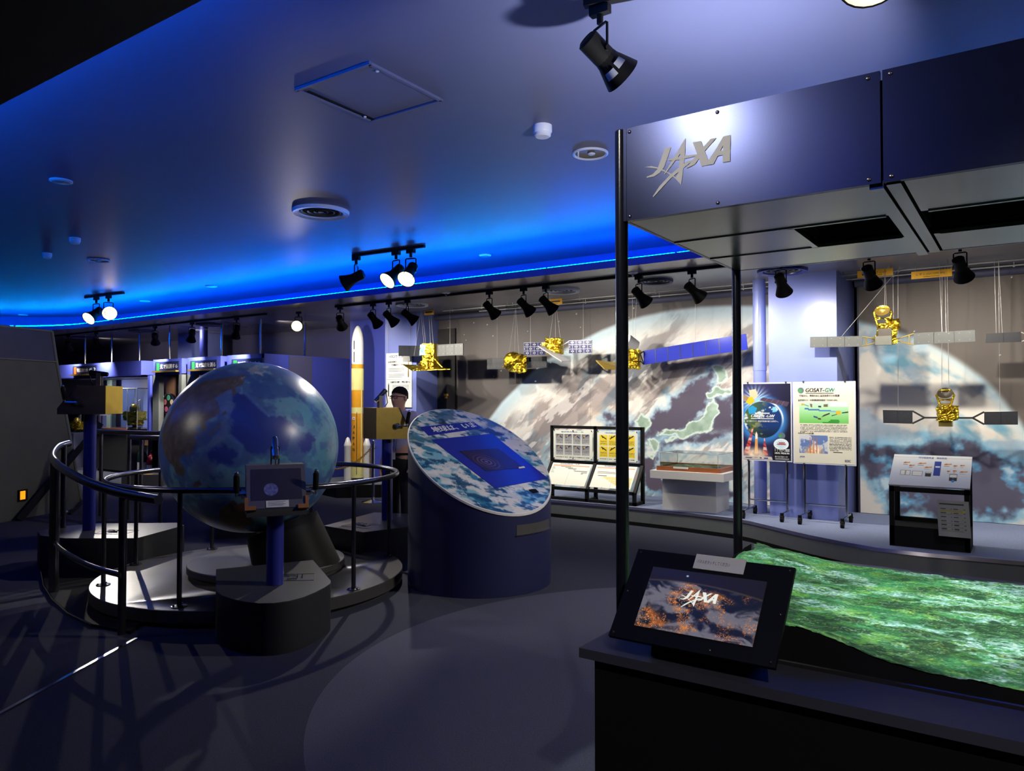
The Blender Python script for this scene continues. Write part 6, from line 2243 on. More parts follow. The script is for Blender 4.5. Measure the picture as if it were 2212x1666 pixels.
# pedestal with the relief map in its case
pd = thing('pedestal', 'white pedestal with wide top slab on the stage', 'pedestal', (-3.2, 8.6, SZ))
pc = Vector((-3.16, 8.62, 0))
b = MB(); b.box((-3.28, 8.62, .42), (.655, .45, .40)); b.build('base', K['white'], pd, bevel=.003)
ztop = .70
A0 = onZ(1405, 1034, .605); A1 = onZ(1551, 1047, .605)
x0, x1, y0, y1 = -3.67, -2.79, 8.18, 8.86
b = MB(); b.box(((x0 + x1) / 2, (y0 + y1) / 2, .65), (x1 - x0, y1 - y0, .09)); b.build('top_slab', K['white'], pd, bevel=.004)
mc = thing('framed_relief_map', 'wood framed green relief map under a clear cover on the white pedestal', 'relief map', ((x0 + x1) / 2, (y0 + y1) / 2, .695))
fx0, fx1, fy0, fy1 = x0 + .06, x1 - .06, y0 + .05, y1 - .03
b = MB()
for c_, s_ in ((((fx0 + fx1) / 2, fy0 + .015, .72), (fx1 - fx0, .03, .05)), (((fx0 + fx1) / 2, fy1 - .015, .72), (fx1 - fx0, .03, .05)), ((fx0 + .015, (fy0 + fy1) / 2, .72), (.03, fy1 - fy0 - .0605, .05)), ((fx1 - .015, (fy0 + fy1) / 2, .72), (.03, fy1 - fy0 - .0605, .05))):
    b.box(c_, s_)
b.build('frame', K['wood'], mc)


def mapc(U, V):
    c = np.zeros(U.shape + (3,)) + np.array([86, 106, 76.])
    c = mixc(c, [48, 62, 44], sm(.45, .6, fbm(U * 5, V * 5, 6, 3)))
    c = mixc(c, [140, 150, 130], sm(.54, .62, fbm(U * 7 + 3, V * 7, 6, 13)) * .7)
    c = mixc(c, [80, 110, 140], sm(.58, .62, fbm(U * 3 + 9, V * 3 + 4, 4, 23)) * .8)
    for a, b_ in ((.3, .2), (.45, .4), (.5, .5), (.62, .42), (.7, .8), (.4, .85), (.85, .6)):
        c = np.where(((np.abs(U - a) < .025) & (np.abs(V - b_) < .012))[..., None], np.array([225, 225, 220.]), c)
    return c


picture('relief', (fx0 + .03, fy0 + .03, .725), (fx1 - .03, fy0 + .03, .725), (fx0 + .03, fy1 - .03, .725), 120, 90, mapc, picmat('relief_map_print', .8, grain=.08), mc, hfn=lambda U, V: .014 * fbm(U * 6, V * 6, 5, 3))
b = MB(); b.box((fx0 + .3, fy0 - .001, .735), (.18, .008, .02)); b.build('name_plate', K['paper'], mc)
b = MB()
gx0, gx1, gy0, gy1, gz0, gz1 = fx0 + .032, fx1 - .032, fy0 + .032, fy1 - .032, .745, .90
for q in ([(gx0, gy0), (gx1, gy0)], [(gx1, gy0), (gx1, gy1)], [(gx1, gy1), (gx0, gy1)], [(gx0, gy1), (gx0, gy0)]):
    (a, c_), (d_, e_) = q
    b.mesh([(a, c_, gz0), (d_, e_, gz0), (d_, e_, gz1), (a, c_, gz1)], [(0, 1, 2, 3)])
b.mesh([(gx0, gy0, gz1), (gx1, gy0, gz1), (gx1, gy1, gz1), (gx0, gy1, gz1)], [(0, 1, 2, 3)])
cvr = b.build('acrylic_cover', K['clear'], mc, smooth=False)
b = MB()
for a, c_ in ((gx0, gy0), (gx1, gy0), (gx1, gy1), (gx0, gy1)): b.cyl((a, c_, gz0), (a, c_, gz1), .003, seg=6)
b.tube([(gx0, gy0, gz1), (gx1, gy0, gz1), (gx1, gy1, gz1), (gx0, gy1, gz1)], .003, 6, closed=True)
b.build('cover_edges', K['wire'], cvr)

# rolling poster stands
def poster_stand(label, x0, x1, z0, z1, y, inset=.06):
    t = thing('poster_stand', label, 'poster stand', ((x0 + x1) / 2, y, SZ))
    b = MB()
    for x in (x0 + inset * 1.1, x1 - inset):
        b.cyl((x, y + .02, SZ + .09), (x, y + .02, z1 - .01), .012, seg=10)
    b.cyl((x0 + inset * 1.1, y + .02, SZ + .19), (x1 - inset, y + .02, SZ + .19), .009, seg=8)
    b.build('frame', K['chrome'], t)
    for x in (x0 + inset * 1.1, x1 - inset):
        b = MB(); b.cyl((x, y - .2, SZ + .085), (x, y + .24, SZ + .085), .011, seg=8); ft = b.build('foot_bar', K['chrome'], t)
        for dy in (-.2, .24):
            b = MB(); b.cyl((x, y + dy, SZ + .05), (x, y + dy, SZ + .095), .02, seg=12); b.ball((x, y + dy, SZ + .055), .026, 12, (1, 1, .8)); b.cyl((x - .016, y + dy, SZ + .03), (x + .016, y + dy, SZ + .03), .03, seg=16); b.build('caster', K['black'], ft)
    b = MB(); b.slab([Vector((x0, y - .002, z0)), Vector((x1, y - .002, z0)), Vector((x1, y - .002, z1)), Vector((x0, y - .002, z1))], .016)
    bd = b.build('board_frame', K['plastic'], t, bevel=.002)
    b = MB()
    for x in (x0 + inset * 1.1, x1 - inset):
        for z in (z0, z1): b.box((x, y - .004, z), (.016, .016, .016))
    b.build('clip', K['steel'], t)
    return t, bd


PP = picmat('poster_print', .4, grain=.02, spec=.4)
X0, X1, Z0, Z1, PY_ = -2.648, -2.108, .845, 1.712, 8.40
t1, bd1 = poster_stand('chrome rolling stand with the dark blue rocket launch poster', X0, X1, Z0, Z1, PY_)


def art1(U, V):
    x, y = U * .80, V * 1.33
    c = np.zeros(U.shape + (3,)) + np.array([36, 36, 72.])
    c = mixc(c, [22, 22, 38], sm(.5, 1.0, U) * .7)
    cx, cy = .33, .70
    r = np.hypot(x - cx, y - cy)
    c = mixc(c, [60, 140, 220], sm(.48, .34, r) * .8)
    ang = np.arctan2(y - 1.05, x - .2)
    rr = np.hypot(x - .2, y - 1.05)
    c = mixc(c, [190, 220, 255], sm(.34, .05, rr) * (.35 + .65 * sm(.1, .9, np.sin(ang * 22) * .5 + .5)) * .9)
    e = np.zeros(U.shape + (3,)) + np.array([24, 52, 110.])
    e = mixc(e, [70, 96, 54], sm(.48, .56, fbm(x * 6, y * 6, 5, 3)) * sm(.5, .1, x))
    e = mixc(e, [150, 150, 90], sm(.56, .64, fbm(x * 8, y * 8, 5, 13)) * sm(.5, .1, x))
    e = mixc(e, [206, 216, 222], sm(.56, .66, fbm(x * 7 + 4, y * 9, 5, 23)))
    e = mixc(e, [20, 30, 26], sm(.62, .4, y) * .6)
    c = c + (e - c) * sm(.325, .315, r)[..., None]
    c = mixc(c, [250, 236, 210], sm(.025, .0, np.abs(r - .335 - .02 * (x - .3))) * sm(.2, .5, x) * sm(.5, .8, y) * .9)

    def q(P, col, k=1.0):
        nonlocal c
        c = mixc(c, col, sm(.004, -.004, sd(x, y, P)) * k)
    q([(.1, 1.22), (.22, 1.24), (.26, 1.12), (.2, 1.06), (.12, 1.08)], [196, 180, 150]); q([(.04, 1.09), (.16, 1.10), (.2, 1.02), (.12, .96), (.05, 1.0)], [206, 176, 40])
    q([(.0, 1.14), (.1, 1.1), (.06, 1.03), (.0, 1.05)], [150, 120, 90])
    q([(.34, 1.09), (.78, 1.01), (.74, .93), (.28, 1.04)], [74, 60, 78])
    for i in range(1, 5):
        f = i / 5
        q([(.28 + .46 * f, 1.04 - .11 * f), (.284 + .46 * f, 1.04 - .11 * f), (.344 + .44 * f, 1.09 - .08 * f), (.34 + .44 * f, 1.09 - .08 * f)], [150, 130, 150])
    q([(.08, .9), (.16, .95), (.24, .9), (.2, .8), (.1, .8)], [40, 150, 214], .9)
    q([(.50, .93), (.56, .92), (.57, .84), (.5, .83)], [110, 190, 220], .9)
    for P in ([(.0, .1), (.1, .1), (.175, .55), (.165, .56), (.15, .54)], [(.33, .08), (.42, .08), (.365, .38), (.355, .38)]):
        s = sd(x, y, P)
        k = sm(.004, -.004, s)
        stripe = (np.sin(y * 90 + x * 60) > -.2) * .5 + .5
        c = mixc(c, [206, 70, 66], k * stripe); c = mixc(c, [226, 206, 196], k * (np.sin(y * 40) > .55) * .8)
    q([(.19, .1), (.25, .1), (.245, .42), (.225, .49), (.205, .42)], [226, 160, 90]); q([(.205, .36), (.245, .36), (.245, .44), (.225, .49), (.205, .44)], [236, 230, 220])
    sm_ = sm(.25, .05, np.hypot((x - .2) * .8, (y - .08) * 1.3)) * (.5 + .8 * fbm(x * 14, y * 14, 4, 33))
    c = mixc(c, [255, 226, 190], np.clip(sm_, 0, 1))
    q([(.02, .0), (.5, .0), (.48, .055), (.0, .06), (.0, 0)], [206, 196, 186])
    q([(.51, 0), (.78, 0), (.78, .2), (.51, .2)], [18, 18, 22])
    k = sm(.1, .095, np.hypot((x - .64) * .78, y - .28))
    c = mixc(c, [226, 236, 240], k)
    a2 = np.arctan2(y - .28, x - .64)
    c = mixc(c, [140, 200, 226], k * sm(.085, .05, np.hypot((x - .64) * .8, y - .28)) * (np.sin(a2 * 14) > -.2) * .8)
    c = mixc(c, [92, 112, 120], sm(.06, .057, np.hypot(x - .65, y - .425)) * (y > .385)); c = mixc(c, [70, 150, 70], sm(.022, .02, np.hypot(x - .63, y - .42)))
    return c


A_, B2_, T_ = Vector((X0 + .014, PY_ - .003, Z0 + .014)), Vector((X1 - .012, PY_ - .003, Z0 + .014)), Vector((X0 + .014, PY_ - .003, Z1 - .014))
po1 = picture('poster', A_, B2_, T_, 190, 300, art1, PP, t1, lift=.001)
sh = Sheet(A_, B2_, T_, .003)
sh.text('GOSAT-GW', .085, sh.h * .555, .034, .255, bold=.0018, slant=.2)
sh.rect(.085, sh.h * .537, .335, sh.h * .545); sh.rect(.13, sh.h * .605, .29, sh.h * .618)
sh.text('温室効果ガスと水循環観測の新たな時代へ。', .035, sh.h * .495, .02, .35, bold=.0006)
sh.text('H-IIA', .345, sh.h * .115, .032, .105, bold=.0008); sh.text('FINAL MISSION', .345, sh.h * .082, .02, .15, bold=.001); sh.text('種子島宇宙センター', .345, sh.h * .035, .02, .15, bold=.0006)
for i in range(3): sh.rect(.455, sh.h * (.118 + .012 * i), .50, sh.h * (.124 + .012 * i))
for i in range(2): sh.rect(.345, sh.h * (.012 + .01 * i), .495, sh.h * (.015 + .01 * i))
sh.rect(.385, sh.h * .225, .45, sh.h * .235, 1); sh.rect(.37, sh.h * .207, .46, sh.h * .217, 1)
sh.text('JAXA', .12, sh.h * .017, .012, .035, slant=.2, m=2); sh.rect(.02, sh.h * .019, .095, sh.h * .027, 2); sh.rect(.18, sh.h * .016, .2, sh.h * .03, 2); sh.rect(.225, sh.h * .016, .27, sh.h * .028, 2)
sh.build('lettering', [K['inkwhite'], K['inkred'], K['inkblue']], po1)

X0, X1, Z0, Z1, PY_ = -2.083, -1.46, .838, 1.713, 8.35
t2, bd2 = poster_stand('chrome rolling stand with the white poster and green diagram', X0, X1, Z0, Z1, PY_, .1)


def art2(U, V):
    x, y = U, V
    c = np.zeros(U.shape + (3,)) + np.array([216, 212, 194.])
    m_ = (x > .09) & (x < .905) & (y > .495) & (y < .762)
    f = (y - .495) / .267
    g = np.array([110, 186, 90.]) + f[..., None] * np.array([80, 40, 110.])
    c = np.where(m_[..., None], g, c)

    def q(P, col, k=1.0):
        nonlocal c
        c = mixc(c, col, sm(.002, -.002, sd(x, y, P)) * k)
    q([(.6, .706), (.895, .704), (.895, .758), (.6, .758)], [236, 236, 230])
    q([(.18, .667), (.25, .667), (.25, .685), (.18, .685)], [58, 100, 170]); q([(.24, .655), (.43, .655), (.43, .672), (.24, .672)], [58, 100, 170]); q([(.42, .645), (.62, .645), (.62, .66), (.42, .66)], [70, 116, 190]); q([(.61, .635), (.73, .635), (.73, .65), (.61, .65)], [110, 156, 210])
    q([(.7, .605), (.78, .605), (.78, .65), (.7, .65)], [206, 170, 50]); q([(.63, .585), (.72, .605), (.72, .612), (.63, .595)], [30, 44, 60]); q([(.8, .62), (.9, .63), (.9, .645), (.8, .632)], [30, 44, 60])
    q([(.33, .57), (.4, .555), (.4, .575), (.33, .59)], [50, 76, 130]); q([(.4, .545), (.45, .54), (.46, .555), (.41, .565)], [70, 50, 40])
    q([(.46, .57), (.6, .61), (.6, .628), (.5, .6)], [60, 50, 40])
    q([(.12, .72), (.16, .715), (.17, .74), (.13, .745)], [196, 160, 50]); q([(.17, .725), (.25, .705), (.25, .712), (.17, .732)], [50, 60, 90]); q([(.28, .7), (.31, .69), (.31, .735), (.27, .74)], [120, 90, 80]); q([(.41, .695), (.46, .692), (.46, .712), (.41, .714)], [40, 50, 60]); q([(.5, .7), (.57, .7), (.57, .735), (.5, .73)], [110, 90, 76])
    for a, b_, v in ((.61, .75, .53), (.58, .76, .514), (.48, .75, .498)): q([(a, v), (b_, v), (b_, v + .013), (a, v + .013)], [30, 126, 40])
    for i in range(8):
        v = .475 - .0135 * i
        t = (np.abs(y - v) < .004) & (x > .1) & (x < (.2 if i == 7 else .885)) & (vnoise(x * 180, y * 0 + i, 3) > .3)
        c = np.where(t[..., None], np.array([96, 96, 92.]), c)
    for i in range(13):
        v = .325 - .0135 * i
        t = (np.abs(y - v) < .004) & (x > .59) & (x < (.74 if i == 12 else .95)) & (vnoise(x * 180, y * 0 + i, 7) > .3)
        c = np.where(t[..., None], np.array([96, 96, 92.]), c)
    m_ = (x > .085) & (x < .565) & (y > .12) & (y < .345)
    sky = np.array([96, 122, 176.]) + np.zeros(U.shape + (3,))
    sky = mixc(sky, [196, 200, 206], sm(.5, .62, fbm(x * 12, y * 16, 5, 3)))
    blast = sm(.2, .03, np.hypot((x - .33) * .9, (y - .13) * 1.5)) * (.45 + 1.0 * fbm(x * 26, y * 26, 4, 13))
    sky = mixc(sky, [226, 170, 110], np.clip(blast, 0, 1))
    sky = mixc(sky, [250, 240, 226], np.clip(blast * sm(.45, .6, fbm(x * 20 + 3, y * 20, 4, 23)), 0, 1))
    for xx in (.27, .33, .38):
        sky = mixc(sky, [176, 110, 90], sm(.012, .006, np.abs(x - xx)) * (y < .32) * .8)
    c = np.where(m_[..., None], sky, c)
    k = sm(.055, .052, np.hypot(x - .118, (y - .905) * 1.4))
    c = mixc(c, [92, 112, 120], k); c = mixc(c, [80, 150, 80], k * sm(.03, .028, np.hypot(x - .105, (y - .9) * 1.4)))
    return c


A_, B2_, T_ = Vector((X0 + .012, PY_ - .003, Z0 + .012)), Vector((X1 - .012, PY_ - .003, Z0 + .012)), Vector((X0 + .012, PY_ - .003, Z1 - .012))
po2 = picture('poster', A_, B2_, T_, 240, 320, art2, PP, t2, lift=.001)
sh = Sheet(A_, B2_, T_, .003)
sh.text('GOSAT-', .118, sh.h * .885, .04, .185, bold=.0018, slant=.15); sh.text('GW', .312, sh.h * .885, .04, .095, bold=.0018, slant=.15, m=1)
sh.rect(.118, sh.h * .867, .40, sh.h * .873)
sh.text('宇宙から、地球の水と温室効果ガスを観測', .055, sh.h * .825, .024, .40, bold=.0006)
sh.text('温室効果ガス・水循環観測技術衛星「GOSAT-GW」', .042, sh.h * .772, .02, .395, bold=.0006)
sh.text('H-IIAロケット50号機', .042, sh.h * .358, .02, .155, bold=.0006)
sh.rect(.39, sh.h * .14, .48, sh.h * .146)
sh.text('JAXA', .055, sh.h * .062, .02, .05, bold=.0008, slant=.2, m=2); sh.text('EOC', .505, sh.h * .03, .022, .055, bold=.001, m=2)
sh.build('lettering', [K['ink'], K['inkteal'], K['inkblue']], po2)

# lectern
lc = thing('lectern', 'black frame lectern with slanted pale diagram board on the stage', 'lectern', (-.72, 7.65, SZ))
LX0, LX1, LY0, LY1 = -1.03, -.415, 7.42, 7.80
zf, zb_ = .755, 1.0
b = MB()
for x in (LX0 + .02, LX1 - .02):
    for y, z in ((LY0 + .02, zf), (LY1 - .02, zb_)):
        b.box((x, y, (z + SZ) / 2), (.04, .04, z - SZ - .02))
    b.hexa([Vector((x - .02, LY0, zf - .05)), Vector((x + .02, LY0, zf - .05)), Vector((x + .02, LY1, zb_ - .05)), Vector((x - .02, LY1, zb_ - .05))], [Vector((x - .02, LY0, zf - .01)), Vector((x + .02, LY0, zf - .01)), Vector((x + .02, LY1, zb_ - .01)), Vector((x - .02, LY1, zb_ - .01))])
for y, z in ((LY0 + .02, zf - .03), (LY1 - .02, zb_ - .03), (LY1 - .02, .42)):
    b.box(((LX0 + LX1) / 2, y, z), (LX1 - LX0, .04, .04))
b.build('frame', K['black'], lc, smooth=False)
b = MB(); b.box(((LX0 + LX1) / 2, (LY0 + LY1) / 2, SZ + .09), (LX1 - LX0, LY1 - LY0, .18)); b.build('base_box', K['blackmatte'], lc, bevel=.002)
A_, B2_, T_ = Vector((LX0 - .003, LY0 - .01, zf)), Vector((LX1 + .003, LY0 - .01, zf)), Vector((LX0 - .003, LY1, zb_))


def lecart(U, V):
    c = np.zeros(U.shape + (3,)) + np.array([208, 216, 226.])
    c = mixc(c, [226, 228, 226], sm(.3, 1, V))
    rr = random.Random(3)

    def rect(u0, u1, v0, v1, col):
        nonlocal c
        c = np.where(((U > u0) & (U < u1) & (V > v0) & (V < v1))[..., None], np.array(col, dtype=float), c)
    for u, v, w_ in ((.14, .73, .09), (.22, .64, .07), (.33, .72, .11), (.42, .6, .1), (.66, .72, .1), (.78, .68, .05), (.86, .7, .06), (.71, .5, .04), (.78, .52, .05), (.86, .5, .1)):
        c = np.where(((np.abs(V - v - (U - u - w_ / 2) * .25) < .018) & (U > u) & (U < u + w_))[..., None], np.array([206, 140, 60.]), c)
        c = np.where(((np.hypot(U - u - w_ * .3, (V - v) * .6) < .016))[..., None], np.array([180, 110, 50.]), c)
        rect(u, u + w_ * .7, v - .07, v - .055, [130, 130, 130])
    for a in ((.12, .19, .32, .48), (.19, .255, .32, .48), (.275, .41, .31, .47), (.44, .52, .30, .45), (.74, .84, .2, .42)):
        rect(*a, [40, 40, 44]); rect(a[0] + .006, a[1] - .006, a[2] + .012 + (.1 if a[0] > .43 else 0), a[3] - .012, [228, 228, 222])
    rect(.54, .63, .34, .8, [36, 64, 150]); rect(.555, .62, .6, .65, [226, 226, 226])
    c = mixc(c, [60, 140, 210], sm(.022, .018, np.hypot(U - .79, (V - .2) * .5)))
    c = mixc(c, [60, 140, 210], sm(.012, .009, np.hypot(U - .79, (V - .3) * .5)))
    return c


o = picture('diagram_board', A_, B2_, T_, 200, 110, lecart, picmat('lectern_print', .4, grain=.02), lc, lift=.012)
b = MB(); b.slab([A_, B2_, B2_ + (T_ - A_), T_], .012)
n_ = (B2_ - A_).cross(T_ - A_).normalized()
o2 = b.build('board_back', K['plastic'], lc); o2.location = (0, 0, 0)
for v in o2.data.vertices: v.co += n_ * .0105
sh = Sheet(A_, B2_, T_, .0135); sh.text('地球観測衛星　模型配置', sh.w * .33, sh.h * .88, sh.h * .06, sh.w * .36); sh.build('lettering', K['inkblue'], o)
# hanging information sheet on the lectern
il = thing('information_sheet', 'clear sleeved white sheet with yellow line hung on the lectern right side', 'sheet', onY(2065, 1080, LY0 - .03))
ys = LY0 - .035
q0, q1, q2 = onY(2030, 1157, ys), onY(2098, 1163, ys - .02), onY(2024, 1080, ys)
zz0, zz1 = q0.z, q2.z
A_, B2_, T_ = Vector((q2.x + .012, ys - .02, zz0)), Vector((q1.x, ys - .02, zz0)), Vector((q2.x - .004, ys, zz1))


def sheetc(U, V):
    c = np.zeros(U.shape + (3,)) + np.array([168, 170, 160.])

    def rect(u0, u1, v0, v1, col):
        nonlocal c
        c = np.where(((U > u0) & (U < u1) & (V > v0) & (V < v1))[..., None], np.array(col, dtype=float), c)
    rect(.08, .85, .88, .92, [70, 70, 70]); rect(.1, .88, .68, .73, [206, 196, 50])
    for i in range(6):
        v = .75 - .11 * i
        rect(.1, .28, v - .0, v + .03, [84, 84, 84]); rect(.5, .66, v, v + .03, [84, 84, 84]); rect(.42, .46, v, v + .03, [110, 110, 110]); rect(.82, .87, v, v + .03, [110, 110, 110])
        for j in range(2): rect(.1, .8, v - .03 - .02 * j, v - .024 - .02 * j, [136, 136, 130])
    return c


picture('sheet', A_, B2_, T_, 60, 80, sheetc, picmat('sheet_print', .3, grain=.02), il)
b = MB(); b.slab([A_, B2_, B2_ + (T_ - A_), T_], .004); o = b.build('sleeve', K['clear'], il)
o.location = (0, .001, 0)

# ------------------------------------------------------------------ exhibit booths along the back left
BY, BT = 7.85, 2.3
bx = lambda px, y=BY: onY(px, 868, y).x
hb = onY(304, 812, BY).z


def sign(parent_label, label, px0, px1, py0, py1, txt, icon, y):
    q0, q1 = onY(px0, py1, y), onY(px1, py0, y)
    z0, z1 = q0.z, q1.z
    x0, x1 = q0.x, q1.x
    t = thing('booth_sign', label, 'sign', (x0, y, z0), 0, 'signs on the booth headers')
    b = MB(); b.slab([Vector((x0, y, z0)), Vector((x1, y, z0)), Vector((x1, y, z1)), Vector((x0, y, z1))], .03); b.build('board', K['navysign'], t)
    b = MB(); b.box(((x0 + x1) / 2, y - .03, z0 + .02), (x1 - x0, .06, .03)); b.build('light_ledge', K['brass'], t)
    sh = Sheet(Vector((x0, y, z0)), Vector((x1, y, z0)), Vector((x0, y, z1)), .004)
    h_ = z1 - z0
    w_ = x1 - x0
    sh.rect(w_ * .06, h_ * .2, w_ * .06 + h_ * .5, h_ * .9, 1)
    sh.text(txt, w_ * .06 + h_ * .62, h_ * .36, h_ * .42, w_ * .9 - h_ * .62, bold=.003)
    sh.build('lettering', [K['inkwhite'], icon], t)
    lamp('sign_lamp', ((x0 + x1) / 2 + .1, y - .35, z1 + .25), ((x0 + x1) / 2, y, (z0 + z1) / 2), 1.6, (1, .9, .7), 90, .8, .02, t)


def booth(label, x0, x1, y, depth, jambs, inner, innercol, lowz=.92, lowcol='slate', header=True):
    t = thing('exhibit_booth', label, 'booth', ((x0 + x1) / 2, y, 0), 0, 'exhibit booths along the back wall')
    b = MB(); b.box(((x0 + x1) / 2, y + .15, (hb + BT) / 2), (x1 - x0, .3, BT - hb)); b.build('header', K['blue'], t, bevel=.004)
    for x, w_, z0 in jambs:
        dd_ = .1
        b = MB(); b.box((x, y + dd_ / 2, (z0 + hb) / 2), (w_, dd_, hb - z0)); b.build('side_panel', K['blue'] if z0 else K['greyp'], t)
    b = MB(); b.box(((x0 + x1) / 2, y + depth, hb / 2), (x1 - x0, .04, hb)); b.build('back_panel', innercol, t)
    b = MB(); b.box(((x0 + x1) / 2, y + .1 + depth / 2, hb + .01), (x1 - x0, depth + .2, .02)); b.build('ceiling_board', K['wallnight'], t)
    return t


g0, g1 = bx(96), bx(304)
u1 = booth('wide left booth with glass case and golden models inside', g0, g1, BY, 1.3, [(bx(321), .08, .9)], None, K['paleblue'])
b = MB(); b.box((bx(250, BY + 1.2), BY + 1.1, 1.0), (.22, .1, 2.0)); b.build('pillar', mat('pale_green_pillar', (130, 150, 146), .5), u1)
h2, h3 = bx(330), bx(392)
u2 = booth('booth with brown board and round filter wheel', h2, h3, BY, .3, [((h2 + bx(343)) / 2, bx(343) - h2, 0), ((h3 + bx(386)) / 2, h3 - bx(386), 0)], None, K['wall'])
b = MB(); b.slab([Vector((bx(343, BY + .2), BY + .2, .95)), Vector((bx(377, BY + .2), BY + .2, .95)), Vector((bx(377, BY + .2), BY + .2, hb)), Vector((bx(343, BY + .2), BY + .2, hb))], .03); b.build('brown_board', mat('brown_board', (112, 82, 62), .6, var=.2, scale=3), u2)
b = MB(); b.box(((h2 + h3) / 2, BY + .1, .46), (h3 - h2, .2, .92)); b.build('cabinet', K['slate'], u2)
b = MB(); b.slab([Vector((bx(348), BY - .002, .7)), Vector((bx(362), BY - .002, .7)), Vector((bx(362), BY - .002, .92)), Vector((bx(348), BY - .002, .92))], .01); b.build('notice', K['paper'], u2)
h4, h5 = bx(404), bx(476)
u3 = booth('middle booth behind the globe top with green iconed sign', h4, h5, BY, .3, [((h4 + bx(419)) / 2, bx(419) - h4, 0), (h5 - .05, .1, 0)], None, K['wall'])
b = MB(); b.box(((h4 + h5) / 2, BY + .1, .46), (h5 - h4, .2, .92)); b.build('cabinet', K['slate'], u3)
h6, h7 = bx(490), -10.4
u4 = booth('rightmost blue booth with long plain side wall', h6, h7, BY, .3, [(h6 + .08, .16, 0)], None, K['wall'])
b = MB(); b.box((h7 - .03, (BY + 9.88) / 2, BT / 2), (.06, 9.88 - BY, BT)); b.build('side_wall', K['blue'], u4)
b = MB(); b.box((h7 + .004, BY + .75, BT - .36), (.012, .5, .7)); b.build('recess_panel', K['wallnight'], u4)
b = MB(); b.box(((h4 + h3) / 2, BY + .5, BT / 2), (h4 - h3, .04, BT)); b.box(((h5 + h6) / 2, BY + .5, BT / 2), (h6 - h5, .04, BT)); b.box(((g1 + h2) / 2, BY + .9, (hb + BT) / 2), (h2 - g1, .04, BT - hb))
o = b.build('wall_booth_gap', K['wallnight'], smooth=False); o['kind'] = 'structure'
sign('', 'sign with orange icon over the wide glass case booth', 157, 209, 789, 813, '地球観測センターのしごと', K['orangeicon'], BY - .04)
sign('', 'sign with green icon over the filter wheel booth', 335, 386, 780, 806, '光で観測する', K['green'], BY - .04)
sign('', 'sign with green icon just left above the globe', 411, 468, 777, 803, '光で温度を測る', K['green'], BY - .04)
sign('', 'sign with green icon partly hidden by the globe top', 500, 567, 773, 803, '観測のしくみ', K['green'], BY - .04)

# filter wheel
fw = onY(364, 873, BY + .14)
wh = thing('filter_wheel', 'round black wheel with five glass discs on the brown board', 'wheel', fw)
b = MB(); b.cyl(fw + Vector((0, 0, 0)), fw + Vector((0, .05, 0)), .2, seg=36); b.build('disc', K['black'], wh)
b = MB(); b.tube([fw + Vector((.2 * math.cos(a), -.004, .2 * math.sin(a))) for a in np.linspace(0, 2 * PI, 37)[:-1]], .012, 8, closed=True); b.build('rim', K['chrome'], wh)
for k, cc in enumerate(((70, 150, 120), (196, 110, 120), (190, 90, 130), (110, 110, 190), (196, 176, 140))):
    a = PI / 2 + k * 2 * PI / 5
    q = fw + Vector((.12 * math.cos(a), -.006, .12 * math.sin(a)))
    b = MB(); b.cyl(q, q + Vector((0, .01, 0)), .052, seg=18); b.build('filter', mat('filter_glass_%s' % ('green', 'pink', 'rose', 'violet', 'amber')[k], cc, .15), wh)

# cabinet, glass case and golden models inside the wide booth
cx0, cx1, cyy = bx(214, BY + .5), bx(279, BY + .5), BY + .45
cb = thing('case_cabinet', 'dark cabinet carrying the glass case in the wide booth', 'cabinet', ((cx0 + cx1) / 2, cyy + .3, 0))
b = MB(); b.box(((cx0 + cx1) / 2, cyy + .3, .05 + .42), (cx1 - cx0, .6, .84)); b.build('body', K['plinthside'], cb, bevel=.004)
b = MB(); b.box(((cx0 + cx1) / 2, cyy + .3, .91), (cx1 - cx0 + .03, .63, .04)); b.build('top', K['wood'], cb, bevel=.004)
b = MB(); b.box(((cx0 + cx1) / 2, cyy + .3, .025), (cx1 - cx0 - .05, .55, .05)); b.build('kick', K['black'], cb)
gx0, gx1 = bx(240, cyy + .05), bx(324, cyy + .3)
gcs = thing('glass_case', 'clear glass case around the golden satellite model in the booth', 'glass case', ((gx0 + gx1) / 2, cyy + .3, .93))
ztc = onY(280, 839, cyy).z
b = MB()
for q in ([(gx0, cyy + .03), (gx1, cyy + .03)], [(gx0, cyy + .03), (gx0, cyy + .57)], [(gx1, cyy + .03), (gx1, cyy + .57)]):
    (a, c_), (d_, e_) = q
    b.mesh([(a, c_, .932), (d_, e_, .932), (d_, e_, ztc), (a, c_, ztc)], [(0, 1, 2, 3)])
b.build('pane', K['pane'], gcs, smooth=False)
b = MB(); xm_ = bx(275, cyy + .03)
for a, c_ in ((gx0, cyy + .03), (xm_, cyy + .03), (gx1, cyy + .03), (gx0, cyy + .57), (gx1, cyy + .57)): b.cyl((a, c_, .932), (a, c_, ztc), .006, seg=6)
b.tube([(gx0, cyy + .57, ztc), (gx0, cyy + .03, ztc), (gx1, cyy + .03, ztc), (gx1, cyy + .57, ztc)], .006, 6)
b.build('glass_edge', K['wire'], gcs)
if gx1 > cx1:
    b = MB(); b.box(((cx1 + gx1) / 2 + .01, cyy + .3, .92), (gx1 - cx1 + .02, .6, .02)); b.build('shelf', K['pane'], gcs)


